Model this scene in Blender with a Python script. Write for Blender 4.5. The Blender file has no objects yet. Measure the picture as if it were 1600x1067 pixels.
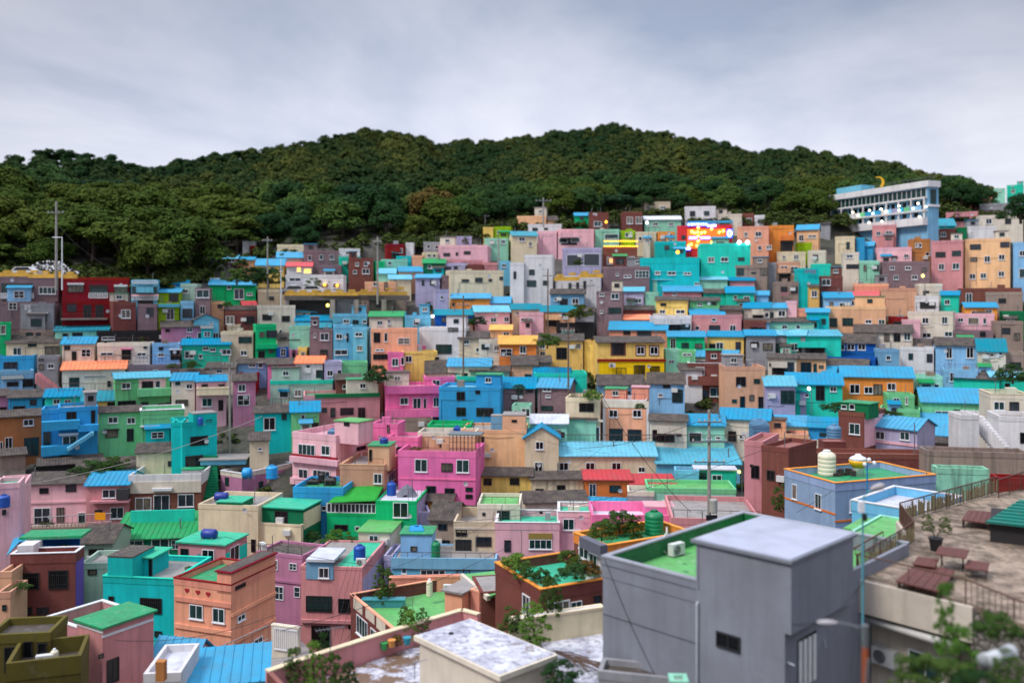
import bpy, math, random
import numpy as np
from mathutils import Vector, Matrix
R = math.radians
SC = bpy.context.scene
COL = SC.collection
rnd = random.Random(7)
# ---------------------------------------------------------------- camera
F, CX, HY = 1400.0, 800.0, 470.0          # focal length, centre and horizon in units of the 1600 px wide photograph
cd = bpy.data.cameras.new('camera'); cam = bpy.data.objects.new('camera', cd); COL.objects.link(cam)
cam.rotation_euler = (R(90), 0, 0)
cd.sensor_width = 36.0; cd.lens = F/1600*36; cd.shift_y = -(533.5-HY)/1600
cd.clip_start = .1; cd.clip_end = 3000
cd.dof.use_dof = True; cd.dof.focus_distance = 70
cd.dof.aperture_fstop = cd.lens/1000/0.22
SC.camera = cam
# ---------------------------------------------------------------- light
SC.view_settings.view_transform = 'Standard'; SC.view_settings.look = 'None'
SC.view_settings.gamma = 1; SC.view_settings.exposure = 0.36
SUN_EL, SUN_AZ = R(50), R(238)            # azimuth from +y, clockwise: behind and left of the viewer
W = bpy.data.worlds.new('World'); SC.world = W; W.use_nodes = True
nt = W.node_tree; nt.nodes.clear()
def wn(t, **k):
    n = nt.nodes.new(t)
    for a, b in k.items(): setattr(n, a, b)
    return n
out = wn('ShaderNodeOutputWorld'); sky = wn('ShaderNodeTexSky'); sky.sky_type = 'NISHITA'; sky.sun_disc = False
sky.sun_elevation = SUN_EL; sky.sun_rotation = SUN_AZ
b1 = wn('ShaderNodeBackground'); b1.inputs[1].default_value = .06; nt.links.new(sky.outputs[0], b1.inputs[0])
tc = wn('ShaderNodeTexCoord'); sep = wn('ShaderNodeSeparateXYZ'); nt.links.new(tc.outputs['Generated'], sep.inputs[0])
def wm(op, a, b=None, clamp=False):
    n = wn('ShaderNodeMath', operation=op); n.use_clamp = clamp
    for i, v in enumerate((a, b)):
        if v is None: continue
        if isinstance(v, (int, float)): n.inputs[i].default_value = v
        else: nt.links.new(v, n.inputs[i])
    return n.outputs[0]
zz = wm('ADD', wm('MAXIMUM', sep.outputs[2], 0), .22)
cmb = wn('ShaderNodeCombineXYZ')
nt.links.new(wm('DIVIDE', sep.outputs[0], zz), cmb.inputs[0]); nt.links.new(wm('DIVIDE', sep.outputs[1], zz), cmb.inputs[1])
mp = wn('ShaderNodeMapping'); mp.inputs['Scale'].default_value = (1.0, .75, 1); mp.inputs['Rotation'].default_value = (0, 0, R(-28)); mp.inputs['Location'].default_value = (.35, 1.1, 0)
nt.links.new(cmb.outputs[0], mp.inputs[0])
n1 = wn('ShaderNodeTexNoise'); n1.inputs['Scale'].default_value = .8; n1.inputs['Detail'].default_value = 7; n1.inputs['Roughness'].default_value = .55; n1.inputs['Distortion'].default_value = .35
nt.links.new(mp.outputs[0], n1.inputs['Vector'])
cr = wn('ShaderNodeValToRGB'); cr.color_ramp.elements[0].position = .34; cr.color_ramp.elements[0].color = (.36, .42, .56, 1)
cr.color_ramp.elements[1].position = .66; cr.color_ramp.elements[1].color = (.84, .84, .91, 1)
nt.links.new(n1.outputs[0], cr.inputs[0])
b2 = wn('ShaderNodeBackground'); nt.links.new(cr.outputs[0], b2.inputs[0])
# an overcast sky is up to three times as bright overhead as near the horizon
el = wm('MULTIPLY', wm('MAXIMUM', wm('SUBTRACT', sep.outputs[2], .33), 0), 2.6)
# the cloud is thinner and paler over the hill ahead, heavier higher up and to both sides
hv_ = wm('MULTIPLY', wm('MINIMUM', wm('MAXIMUM', wm('SUBTRACT', sep.outputs[2], .13), 0), .2), 1.5)
sd_ = wm('MULTIPLY', wm('MULTIPLY', sep.outputs[0], sep.outputs[0]), .75)
nt.links.new(wm('ADD', el, wm('SUBTRACT', wm('SUBTRACT', 1.13, hv_), sd_)), b2.inputs[1])
ad = wn('ShaderNodeMixShader'); ad.inputs[0].default_value = .93
nt.links.new(b1.outputs[0], ad.inputs[1]); nt.links.new(b2.outputs[0], ad.inputs[2]); nt.links.new(ad.outputs[0], out.inputs[0])
sd = bpy.data.lights.new('sun', 'SUN'); so = bpy.data.objects.new('sun', sd); COL.objects.link(so)
sd.energy = 2.0; sd.angle = R(14); sd.color = (1, .95, .88)
so.rotation_euler = (R(90)-SUN_EL, 0, R(180)-SUN_AZ)
_d = Vector((math.sin(SUN_AZ)*math.cos(SUN_EL), math.cos(SUN_AZ)*math.cos(SUN_EL), math.sin(SUN_EL)))
so.rotation_euler = _d.to_track_quat('Z', 'Y').to_euler()
# ---------------------------------------------------------------- colours (sRGB 0-255) and materials
def lin(c):
    return tuple(((v/255)/12.92 if v/255 <= .04045 else ((v/255+.055)/1.055)**2.4) for v in c)
PAL = {  # code: (rgb, word)
 'wh': ((222,220,222), 'white'), 'cr': ((226,210,180), 'cream'), 'bg': ((205,190,165), 'beige'), 'ye': ((240,202,122), 'yellow'),
 'or': ((232,146,84), 'orange'), 'pe': ((236,186,148), 'peach'), 'co': ((236,168,142), 'coral'), 'pk': ((236,186,196), 'pale pink'),
 'hp': ((238,128,178), 'hot pink'), 'ro': ((208,146,150), 'dusty rose'), 'mv': ((134,110,116), 'mauve brick'), 'pu': ((186,128,158), 'mauve pink'),
 'br': ((122,68,60), 'brown brick'), 'rd': ((135,28,36), 'dark red'), 'tq': ((40,190,190), 'turquoise'), 'aq': ((60,205,180), 'aqua green'),
 'mt': ((150,210,185), 'mint'), 'gn': ((122,200,145), 'green'), 'eg': ((10,185,115), 'emerald green'), 'dg': ((15,115,75), 'dark green'),
 'lb': ((140,190,225), 'light blue'), 'bl': ((70,160,210), 'blue'), 'nb': ((20,90,165), 'deep blue'), 'gr': ((150,150,155), 'grey'),
 'dk': ((35,33,36), 'black'), 'lv': ((175,170,200), 'lavender'), 'tn': ((212,164,138), 'tan'), 'bn': ((180,122,78), 'ochre'),
 'lm': ((150,185,35), 'lime'), 'sg': ((160,185,170), 'sage'), 'tp': ((150,132,122), 'taupe'), 'bs': ((120,165,195), 'grey blue'),
 'ol': ((92,82,36), 'olive'), 'ws': ((215,205,190), 'off white'), 'sb': ((120,190,220), 'sky blue'), 'pp': ((110,85,165), 'purple')}
MATS = {}
def mat_new(name):
    m = bpy.data.materials.new(name); m.use_nodes = True; t = m.node_tree; t.nodes.clear()
    o = t.nodes.new('ShaderNodeOutputMaterial'); p = t.nodes.new('ShaderNodeBsdfPrincipled'); t.links.new(p.outputs[0], o.inputs[0])
    return m, t, p
def N(t, typ, **k):
    n = t.nodes.new(typ)
    for a, b in k.items(): setattr(n, a, b)
    return n
def noise(t, vec, scale, detail=4, rough=.6):
    n = N(t, 'ShaderNodeTexNoise'); n.inputs['Scale'].default_value = scale; n.inputs['Detail'].default_value = detail; n.inputs['Roughness'].default_value = rough
    t.links.new(vec, n.inputs['Vector']); return n.outputs[0]
def ramp(t, src, p0, p1, c0=(0,0,0,1), c1=(1,1,1,1)):
    r = N(t, 'ShaderNodeValToRGB'); r.color_ramp.elements[0].position = p0; r.color_ramp.elements[1].position = p1
    r.color_ramp.elements[0].color = c0; r.color_ramp.elements[1].color = c1; t.links.new(src, r.inputs[0]); return r.outputs[0]
def mix(t, fac, a, b, mode='MIX'):
    n = N(t, 'ShaderNodeMixRGB', blend_type=mode)
    for i, v in enumerate((fac, a, b)):
        if isinstance(v, (int, float)): n.inputs[i].default_value = v
        elif isinstance(v, tuple): n.inputs[i].default_value = v if len(v) == 4 else v+(1,)
        else: t.links.new(v, n.inputs[i])
    return n.outputs[0]
def mth(t, op, a, b=0.0):
    n = N(t, 'ShaderNodeMath', operation=op)
    for i, v in enumerate((a, b)):
        if isinstance(v, (int, float)): n.inputs[i].default_value = v
        else: t.links.new(v, n.inputs[i])
    return n.outputs[0]
def worldpos(t):
    g = N(t, 'ShaderNodeNewGeometry'); return g.outputs['Position']
def scaled(t, vec, s):
    m = N(t, 'ShaderNodeMapping'); m.inputs['Scale'].default_value = s; t.links.new(vec, m.inputs[0]); return m.outputs[0]
def bump(t, p, h, strength, dist=.02):
    b = N(t, 'ShaderNodeBump'); b.inputs['Strength'].default_value = strength; b.inputs['Distance'].default_value = dist
    t.links.new(h, b.inputs['Height']); t.links.new(b.outputs[0], p.inputs['Normal'])
def objrand(t):
    return N(t, 'ShaderNodeObjectInfo').outputs['Random']
def m_wall(code, dirt=.5):
    """painted render: blotches, rain streaks and grime, brick courses for the brick colours"""
    k = ('wall', code, dirt)
    if k in MATS: return MATS[k]
    rgb = lin(PAL[code][0]) if isinstance(code, str) else lin(code)
    m, t, p = mat_new('paint_'+(PAL[code][1].replace(' ', '_') if isinstance(code, str) else 'mixed'))
    pos = worldpos(t)
    tcn = N(t, 'ShaderNodeTexCoord').outputs['Object']
    c = rgb
    if code in ('br', 'mv'):
        s = N(t, 'ShaderNodeSeparateXYZ'); t.links.new(tcn, s.inputs[0]); cb = N(t, 'ShaderNodeCombineXYZ')
        t.links.new(mth(t, 'ADD', s.outputs[0], s.outputs[1]), cb.inputs[0]); t.links.new(s.outputs[2], cb.inputs[1])
        bt = N(t, 'ShaderNodeTexBrick'); bt.inputs['Scale'].default_value = 1; bt.inputs['Brick Width'].default_value = .24; bt.inputs['Row Height'].default_value = .085
        bt.inputs['Mortar Size'].default_value = .008; bt.inputs['Color1'].default_value = rgb+(1,); bt.inputs['Color2'].default_value = tuple(v*.72 for v in rgb)+(1,)
        bt.inputs['Mortar'].default_value = tuple(min(1, v*1.2+.05) for v in rgb)+(1,); t.links.new(cb.outputs[0], bt.inputs['Vector']); c = bt.outputs['Color']
    big = noise(t, pos, .45, 3); fine = noise(t, pos, 3.2, 6, .7)
    drip = noise(t, scaled(t, pos, (2.2, 2.2, .16)), 1.0, 5, .62)
    c = mix(t, ramp(t, big, .35, .7), c, mix(t, 1.0, c, (.82, .81, .80), 'MULTIPLY'))
    c = mix(t, mth(t, 'MULTIPLY', ramp(t, drip, .47, .68), .62*dirt), c, tuple(.42*v+.015 for v in rgb))
    c = mix(t, mth(t, 'MULTIPLY', ramp(t, fine, .52, .74), .45*dirt), c, tuple(.45*v+.05 for v in rgb))
    pale = noise(t, pos, 1.1, 5, .65)
    c = mix(t, mth(t, 'MULTIPLY', ramp(t, pale, .6, .74), .28), c, tuple(min(.85, v*.85+.12) for v in rgb))
    hv = N(t, 'ShaderNodeHueSaturation'); hv.inputs['Saturation'].default_value = 1.06
    t.links.new(c, hv.inputs['Color']); r_ = objrand(t)
    t.links.new(mth(t, 'ADD', mth(t, 'MULTIPLY', r_, .2), .9), hv.inputs['Value'])
    t.links.new(mth(t, 'ADD', mth(t, 'MULTIPLY', r_, .02), .49), hv.inputs['Hue'])
    t.links.new(hv.outputs[0], p.inputs['Base Color']); p.inputs['Roughness'].default_value = .8
    p.inputs['Specular IOR Level'].default_value = .3
    bump(t, p, fine, .35, .03)
    MATS[k] = m; return m
def m_metal_roof(code):
    k = ('metal', code)
    if k in MATS: return MATS[k]
    cols = {'b': (0,146,190), 't': (5,138,160), 'l': (92,180,205), 'n': (10,90,170), 'o': (245,115,45), 'r': (200,62,70), 'g': (20,150,85), 'w': (205,210,222), 'y': (225,160,30), 'k': (115,125,130), 'j': (10,120,108)}
    rgb = lin(cols[code]); m, t, p = mat_new('roof_sheet_'+{'b':'bright_blue','t':'teal','l':'pale_blue','n':'navy','o':'orange','r':'red','g':'green','w':'white','y':'yellow','k':'grey','j':'sea_green'}[code])
    pos = worldpos(t); big = noise(t, pos, .6, 4); fine = noise(t, scaled(t, pos, (2.5, .6, .6)), 1.6, 5, .7)
    c = mix(t, ramp(t, big, .35, .68), rgb, tuple(min(.9, v*.72+.03) for v in rgb))
    c = mix(t, mth(t, 'MULTIPLY', ramp(t, fine, .55, .75), .5), c, tuple(min(.8, v*.8+.07) for v in rgb))
    c = mix(t, mth(t, 'MULTIPLY', ramp(t, noise(t, pos, 2.4, 5), .62, .7), .35), c, (.12, .1, .09))
    hv = N(t, 'ShaderNodeHueSaturation'); t.links.new(c, hv.inputs['Color']); r_ = objrand(t)
    t.links.new(mth(t, 'ADD', mth(t, 'MULTIPLY', r_, .3), .82), hv.inputs['Value']); t.links.new(mth(t, 'SUBTRACT', 1.03, mth(t, 'MULTIPLY', r_, .16)), hv.inputs['Saturation'])
    t.links.new(hv.outputs[0], p.inputs['Base Color']); p.inputs['Roughness'].default_value = .7; p.inputs['Specular IOR Level'].default_value = .08
    bump(t, p, fine, .2, .02); MATS[k] = m; return m
def m_tile():
    if 'tile' in MATS: return MATS['tile']
    m, t, p = mat_new('old_roof_tile'); pos = N(t, 'ShaderNodeTexCoord').outputs['Object']
    w1 = N(t, 'ShaderNodeTexWave', bands_direction='X'); w1.inputs['Scale'].default_value = 1.1; t.links.new(pos, w1.inputs['Vector'])
    w2 = N(t, 'ShaderNodeTexWave', bands_direction='Y'); w2.inputs['Scale'].default_value = .9; w2.inputs['Distortion'].default_value = .6; t.links.new(pos, w2.inputs['Vector'])
    f = noise(t, pos, 1.3, 6, .7)
    c = mix(t, ramp(t, f, .35, .7), (.035, .028, .026, 1), (.13, .10, .085, 1)); c = mix(t, mth(t, 'MULTIPLY', w2.outputs[1], .35), c, (.02, .018, .018, 1))
    c = mix(t, mth(t, 'MULTIPLY', ramp(t, noise(t, pos, .7, 5), .58, .7), .5), c, (.1, .1, .045, 1))
    t.links.new(c, p.inputs['Base Color']); p.inputs['Roughness'].default_value = .85
    bump(t, p, mth(t, 'ADD', w1.outputs[1], f), .6, .06); MATS['tile'] = m; return m
FLO = {'g': (25,150,95), 'G': (20,105,60), 't': (35,185,145), 'c': (150,145,142), 'w': (205,207,220), 'm': (95,175,95), 'd': (75,66,58), 'p': (215,160,170), 'r': (150,90,80), 'l': (120,185,205), 'b': (40,130,190), 'n': (20,90,165), 'o': (225,120,50), 'k': (60,56,56)}
FLN = {'g': 'green', 'G': 'dark_green', 't': 'teal', 'c': 'concrete', 'w': 'white', 'm': 'moss_green', 'd': 'dark', 'p': 'pink', 'r': 'rust', 'l': 'pale_blue', 'b': 'blue', 'n': 'navy', 'o': 'orange', 'k': 'black'}
def m_floor(code, patch=1.0):
    k = ('floor', code, patch)
    if k in MATS: return MATS[k]
    rgb = lin(FLO.get(code, (150,145,142))); m, t, p = mat_new('rooftop_coating_'+FLN.get(code, 'plain')); pos = worldpos(t)
    a = noise(t, pos, .8, 6, .62); b = noise(t, pos, 2.7, 6, .7)
    c = mix(t, ramp(t, a, .38, .66), rgb, tuple(v*.62+.02 for v in rgb))
    c = mix(t, mth(t, 'MULTIPLY', ramp(t, b, .55, .68), .6*patch), c, tuple(min(.8, v*.6+.2) for v in rgb))
    c = mix(t, mth(t, 'MULTIPLY', ramp(t, noise(t, pos, 1.2, 7, .75), .6, .66), .55*patch), c, (.10, .08, .06, 1))
    t.links.new(c, p.inputs['Base Color']); t.links.new(ramp(t, a, .4, .6, (.35,)*3+(1,), (.8,)*3+(1,)), p.inputs['Roughness'])
    MATS[k] = m; return m
def m_stained(brown=False):
    k = 'stained_white_coating'+('_rusty' if brown else '')
    if k in MATS: return MATS[k]
    m, t, p = mat_new(k); pos = worldpos(t); a = noise(t, pos, .9, 8, .72); b = noise(t, pos, 2.6, 7, .75)
    c = mix(t, ramp(t, a, .42, .6), (.62,.63,.70,1), (.30,.30,.38,1)); c = mix(t, mth(t, 'MULTIPLY', ramp(t, b, .52, .6), .8), c, (.17,.17,.22,1))
    c = mix(t, ramp(t, noise(t, pos, .55, 6, .65), *((.47, .53) if brown else (.66, .72))), c, (.16,.10,.065,1))
    t.links.new(c, p.inputs['Base Color']); t.links.new(ramp(t, b, .4, .6, (.3,)*3+(1,), (.8,)*3+(1,)), p.inputs['Roughness']); MATS[k] = m; return m
def m_plain(name, rgb, rough=.6, metal=0, nz=.25, scale=3.0, emit=0, srgb=True):
    if name in MATS: return MATS[name]
    c0 = lin(rgb) if srgb else rgb; m, t, p = mat_new(name)
    pos = worldpos(t); f = noise(t, pos, scale, 5, .65)
    c = mix(t, mth(t, 'MULTIPLY', ramp(t, f, .4, .72), nz), c0, tuple(v*.35 for v in c0))
    t.links.new(c, p.inputs['Base Color']); p.inputs['Roughness'].default_value = rough; p.inputs['Metallic'].default_value = metal
    if emit: p.inputs['Emission Color'].default_value = c0+(1,); p.inputs['Emission Strength'].default_value = emit
    MATS[name] = m; return m
def m_glass(k):
    c = {'a': (14,18,24), 'b': (28,62,62), 'c': (120,112,100), 'd': (52,58,68), 'e': (30,34,34)}[k]  # teal and grey tones include reflection painted into the glass colour
    nm = 'window_glass_'+{'a':'dark','b':'teal','c':'curtain','d':'grey','e':'dim'}[k]
    if nm in MATS: return MATS[nm]
    m, t, p = mat_new(nm); pos = worldpos(t); f = noise(t, scaled(t, pos, (3, 3, .6)), 1.5, 3)
    t.links.new(mix(t, ramp(t, f, .4, .65), lin(c), tuple(v*.4 for v in lin(c))), p.inputs['Base Color'])
    p.inputs['Roughness'].default_value = .16; p.inputs['Specular IOR Level'].default_value = .6
    MATS[nm] = m; return m
WHITE = lambda: m_plain('white_frame', (222,224,228), .45, nz=.2)
DARKF = lambda: m_plain('dark_frame', (42,42,46), .45)
STEEL = lambda: m_plain('galvanised_steel', (130,134,138), .45, .6)
RUST = lambda: m_plain('rusty_iron', (88,62,52), .8)
BLACK = lambda: m_plain('black_rubber', (22,22,25), .6)
# ---------------------------------------------------------------- mesh helpers
class MB:
    def __init__(s): s.v = []; s.f = []; s.mi = []
    def add(s, vs, fs, m=0):
        o = len(s.v); s.v += [tuple(v) for v in vs]; s.f += [tuple(i+o for i in f) for f in fs]; s.mi += [m]*len(fs)
    def box(s, x0, x1, y0, y1, z0, z1, m=0):
        if x0 > x1: x0, x1 = x1, x0
        if y0 > y1: y0, y1 = y1, y0
        if z0 > z1: z0, z1 = z1, z0
        s.add([(x0,y0,z0),(x1,y0,z0),(x1,y1,z0),(x0,y1,z0),(x0,y0,z1),(x1,y0,z1),(x1,y1,z1),(x0,y1,z1)],
              [(0,3,2,1),(4,5,6,7),(0,1,5,4),(1,2,6,5),(2,3,7,6),(3,0,4,7)], m)
    def prism(s, pts, off, m=0):
        """polygon pts extruded by the vector off"""
        n = len(pts); a = [Vector(p) for p in pts]; b = [p+Vector(off) for p in a]
        nrm = Vector((0,0,0))
        for i in range(n): nrm += a[i].cross(a[(i+1) % n])
        fl = nrm.dot(Vector(off)) > 0
        fs = [tuple(range(n-1,-1,-1)), tuple(range(n, 2*n))] + [(i, (i+1) % n, n+(i+1) % n, n+i) for i in range(n)]
        if not fl: fs = [tuple(reversed(f)) for f in fs]
        s.add(a+b, fs, m)
    def tube(s, pts, r, n=6, m=0, cap=True):
        pts = [Vector(p) for p in pts]; k = len(pts); rs = r if isinstance(r, (list, tuple)) else [r]*k
        vs = []
        for i, p in enumerate(pts):
            d = (pts[min(i+1, k-1)]-pts[max(i-1, 0)]).normalized()
            a = d.orthogonal().normalized() if abs(d.z) > .9 else d.cross(Vector((0,0,1))).normalized()
            b = d.cross(a)
            vs += [p+(a*math.cos(2*math.pi*j/n)+b*math.sin(2*math.pi*j/n))*rs[i] for j in range(n)]
        fs = [(i*n+j, (i+1)*n+j, (i+1)*n+(j+1) % n, i*n+(j+1) % n) for i in range(k-1) for j in range(n)]
        if cap: fs += [tuple(range(n)), tuple(range(k*n-1, (k-1)*n-1, -1))]
        s.add(vs, fs, m)
    def lathe(s, prof, n=20, c=(0,0,0), m=0):
        vs = [(c[0]+r*math.cos(2*math.pi*j/n), c[1]+r*math.sin(2*math.pi*j/n), c[2]+z) for r, z in prof for j in range(n)]
        k = len(prof); fs = [(i*n+j, i*n+(j+1) % n, (i+1)*n+(j+1) % n, (i+1)*n+j) for i in range(k-1) for j in range(n)]
        fs += [tuple(range(n-1, -1, -1)), tuple(range((k-1)*n, k*n))]
        s.add(vs, fs, m)
    def mesh(s, name, mats):
        me = bpy.data.meshes.new(name); me.from_pydata(s.v, [], s.f)
        for m in (mats if isinstance(mats, (list, tuple)) else [mats]): me.materials.append(m)
        if any(s.mi): me.polygons.foreach_set('material_index', s.mi)
        me.update(); return me
    def build(s, name, mats, parent=None, smooth=False):
        me = s.mesh(name, mats)
        if smooth: me.polygons.foreach_set('use_smooth', [True]*len(me.polygons))
        return link(name, me, parent)
def link(name, data, parent=None):
    o = bpy.data.objects.new(name, data); COL.objects.link(o)
    if parent is not None: o.parent = parent
    return o
def tag(o, label=None, cat=None, group=None, kind=None):
    for k, v in (('label', label), ('category', cat), ('group', group), ('kind', kind)):
        if v: o[k] = v
    return o
def empty(name, loc=(0,0,0), rz=0, label=None, cat=None, group=None):
    o = link(name, None); o.location = loc; o.rotation_euler = (0, 0, rz); o.empty_display_size = .3
    return tag(o, label, cat, group)
def copy_tree(o, parent=None):
    c = o.copy(); COL.objects.link(c); c.parent = parent
    for ch in [x for x in o.children]: copy_tree(ch, c)
    return c
# ---------------------------------------------------------------- the lie of the land
YT = [(1180,44),(1067,56),(1000,66),(950,75),(900,83),(850,88),(800,92),(750,96.5),(700,102),(650,109.5),(600,118),(550,127),(500,136),(450,146),(400,158),(350,175),(320,187),(280,205)]
def lerp(tab, x):
    if (tab[0][0]-tab[-1][0])*(x-tab[0][0]) >= 0 and (x-tab[0][0])*(tab[0][0]-tab[-1][0]) > 0: return tab[0][1]
    for (a, b), (c, d) in zip(tab, tab[1:]):
        if min(a, c) <= x <= max(a, c): return b+(d-b)*(x-a)/(c-a)
    return tab[0][1] if abs(x-tab[0][0]) < abs(x-tab[-1][0]) else tab[-1][1]
def sm(a, b, x):
    t = max(0, min(1, (x-a)/(b-a))); return t*t*(3-2*t)
TOPV = [(-900,415),(0,425),(100,428),(240,440),(320,430),(350,412),(430,395),(500,392),(600,378),(700,374),(800,348),(900,343),(1000,336),(1170,338),(1300,345),(1400,322),(1480,325),(1540,338),(1600,345),(2400,345)]
RIDGE = [(-900,305),(-200,290),(0,276),(60,265),(160,266),(205,281),(260,276),(330,266),(400,254),(480,242),(540,226),(590,219),(640,225),(690,244),(720,240),(780,236),(850,228),(900,219),(960,215),(1020,222),(1100,236),(1180,258),(1240,252),(1300,262),(1380,276),(1440,298),(1500,312),(1550,330),(1600,335),(2400,335)]
RD = [(-900,270),(0,250),(200,270),(400,330),(600,360),(900,400),(1200,360),(1400,290),(1500,235),(1600,215),(2400,215)]
def D_at(px, py):
    top = lerp(TOPV, px)
    d = lerp(YT, max(py, top)) if py > top else lerp(YT, top)
    yy = max(py, top)
    d *= 1-.10*sm(430, 200, px)*sm(660, 420, yy)
    if py < top:
        rd = max(lerp(RD, px), d+15); ry = lerp(RIDGE, px)
        t = (top-py)/max(8, top-ry); d = d+(rd-d)*max(0, t)**1.25
    return d
def P(px, py, D): return Vector(((px-CX)/F*D, D, (HY-py)/F*D))
def onz(px, py, z):
    """the point on the level z that is seen at px, py"""
    D = z*F/(HY-py); return P(px, py, D)
def G(px, py): return P(px, py, D_at(px, py))
# ground: one sheet from behind the viewer over the valley and up to the wooded ridge
def build_ground():
    cols = [-1500+25*i for i in range(185)]
    rows = []
    near = [(-120,-1.0),(-20,-1.4),(0,-2.2),(5,-4.8),(10,-9),(18,-15),(28,-20),(38,-25),(48,-29)]
    vs = []
    for Y, z in near: vs += [((x-CX)/F*max(55, Y+40), Y, z) for x in cols]
    ts = [i/60 for i in range(61)]; us = [i/26 for i in range(1, 27)]
    def vz(px, py):
        dz = -2.6 if py < 850 else -2.6-3.4*sm(850, 1000, py)
        return dz*sm(lerp(TOPV, px)-4, lerp(TOPV, px)+18, py)
    for t in ts:
        for x in cols:
            top = lerp(TOPV, x); py = 1110+(top-1110)*t; p = P(x, py, D_at(x, py)); vs.append((p.x, p.y, p.z+vz(x, py)))
    for u in us:
        for x in cols:
            top = lerp(TOPV, x); ry = lerp(RIDGE, x); py = top+(ry-top)*u; p = P(x, py, D_at(x, py)); vs.append(tuple(p))
    for dd, dz in ((25,-4),(80,-25),(250,-70),(900,-75)):
        for x in cols:
            ry = lerp(RIDGE, x); p = P(x, ry, D_at(x, ry)); k = (p.y+dd)/p.y; vs.append((p.x*k, p.y+dd, p.z+dz))
    nr = len(vs)//len(cols); nc = len(cols)
    fs = [(r*nc+c, r*nc+c+1, (r+1)*nc+c+1, (r+1)*nc+c) for r in range(nr-1) for c in range(nc-1)]
    m, t, p = mat_new('hillside_ground'); pos = worldpos(t); a = noise(t, pos, .25, 6, .7); b = noise(t, pos, 1.8, 6, .7)
    c = mix(t, ramp(t, a, .4, .6), (.10, .09, .08, 1), (.045, .05, .03, 1)); c = mix(t, ramp(t, b, .4, .7), c, (.035, .032, .03, 1))
    # the wooded part has dark leaf litter
    s = N(t, 'ShaderNodeSeparateXYZ'); t.links.new(pos, s.inputs[0])
    c = mix(t, ramp(t, mth(t, 'DIVIDE', s.outputs[1], 400.0), .42, .46), c, (.022, .03, .012, 1))
    t.links.new(c, p.inputs['Base Color']); p.inputs['Roughness'].default_value = .95; bump(t, p, b, .5, .1)
    me = bpy.data.meshes.new('ground'); me.from_pydata(vs, [], fs); me.materials.append(m); me.update()
    me.polygons.foreach_set('use_smooth', [True]*len(me.polygons))
    tag(link('ground', me), kind='structure')
build_ground()
# ---------------------------------------------------------------- houses
HOUSES = []
WCACHE = {}
def win_mesh(w, h, st, gl):
    """window frame and pane meshes, centred, looking along -y"""
    k = (round(w/.15)*.15, round(h/.15)*.15, st, gl)
    if k in WCACHE: return WCACHE[k]
    w, h = max(.3, k[0]), max(.25, k[1]); t = .07 if w > .8 else .05
    fr = MB(); P_ = -.07
    fm = WHITE() if st in 'wW4s' else DARKF()
    fr.box(-w/2, w/2, P_, .02, h/2-t, h/2); fr.box(-w/2, w/2, P_, .02, -h/2, -h/2+t)
    fr.box(-w/2, -w/2+t, P_, .02, -h/2+t, h/2-t); fr.box(w/2-t, w/2, P_, .02, -h/2+t, h/2-t)
    if st in 'wW4dD':
        n = 1 if w < 1.9 else (3 if w < 3.2 else 5)
        if w > .7:
            for i in range(n):
                x = -w/2+w*(i+1)/(n+1); fr.box(x-t*.4, x+t*.4, P_+.02, .02, -h/2+t, h/2-t)
    if st == '4': fr.box(-w/2+t, w/2-t, P_+.025, .02, -t*.3, t*.3)
    if st in 'wW': fr.box(-w/2-.06, w/2+.06, P_-.06, .02, -h/2-.06, -h/2)
    if st == 'b':
        n = max(2, int(w/.16))
        for i in range(1, n): x = -w/2+w*i/n; fr.box(x-.012, x+.012, -.11, -.09, -h/2, h/2)
        for z in (-h/4, h/4): fr.box(-w/2, w/2, -.12, -.1, z-.015, z+.015)
    if st == 'h': fr.box(-w/2-.15, w/2+.15, -.45, .02, h/2+.05, h/2+.12)
    pa = MB(); pa.box(-w/2+t*.5, w/2-t*.5, -.03, .02, -h/2+t*.5, h/2-t*.5)
    r = (fr.mesh('window_frame', fm), pa.mesh('window_pane', m_glass(gl)))
    WCACHE[k] = r; return r
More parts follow.
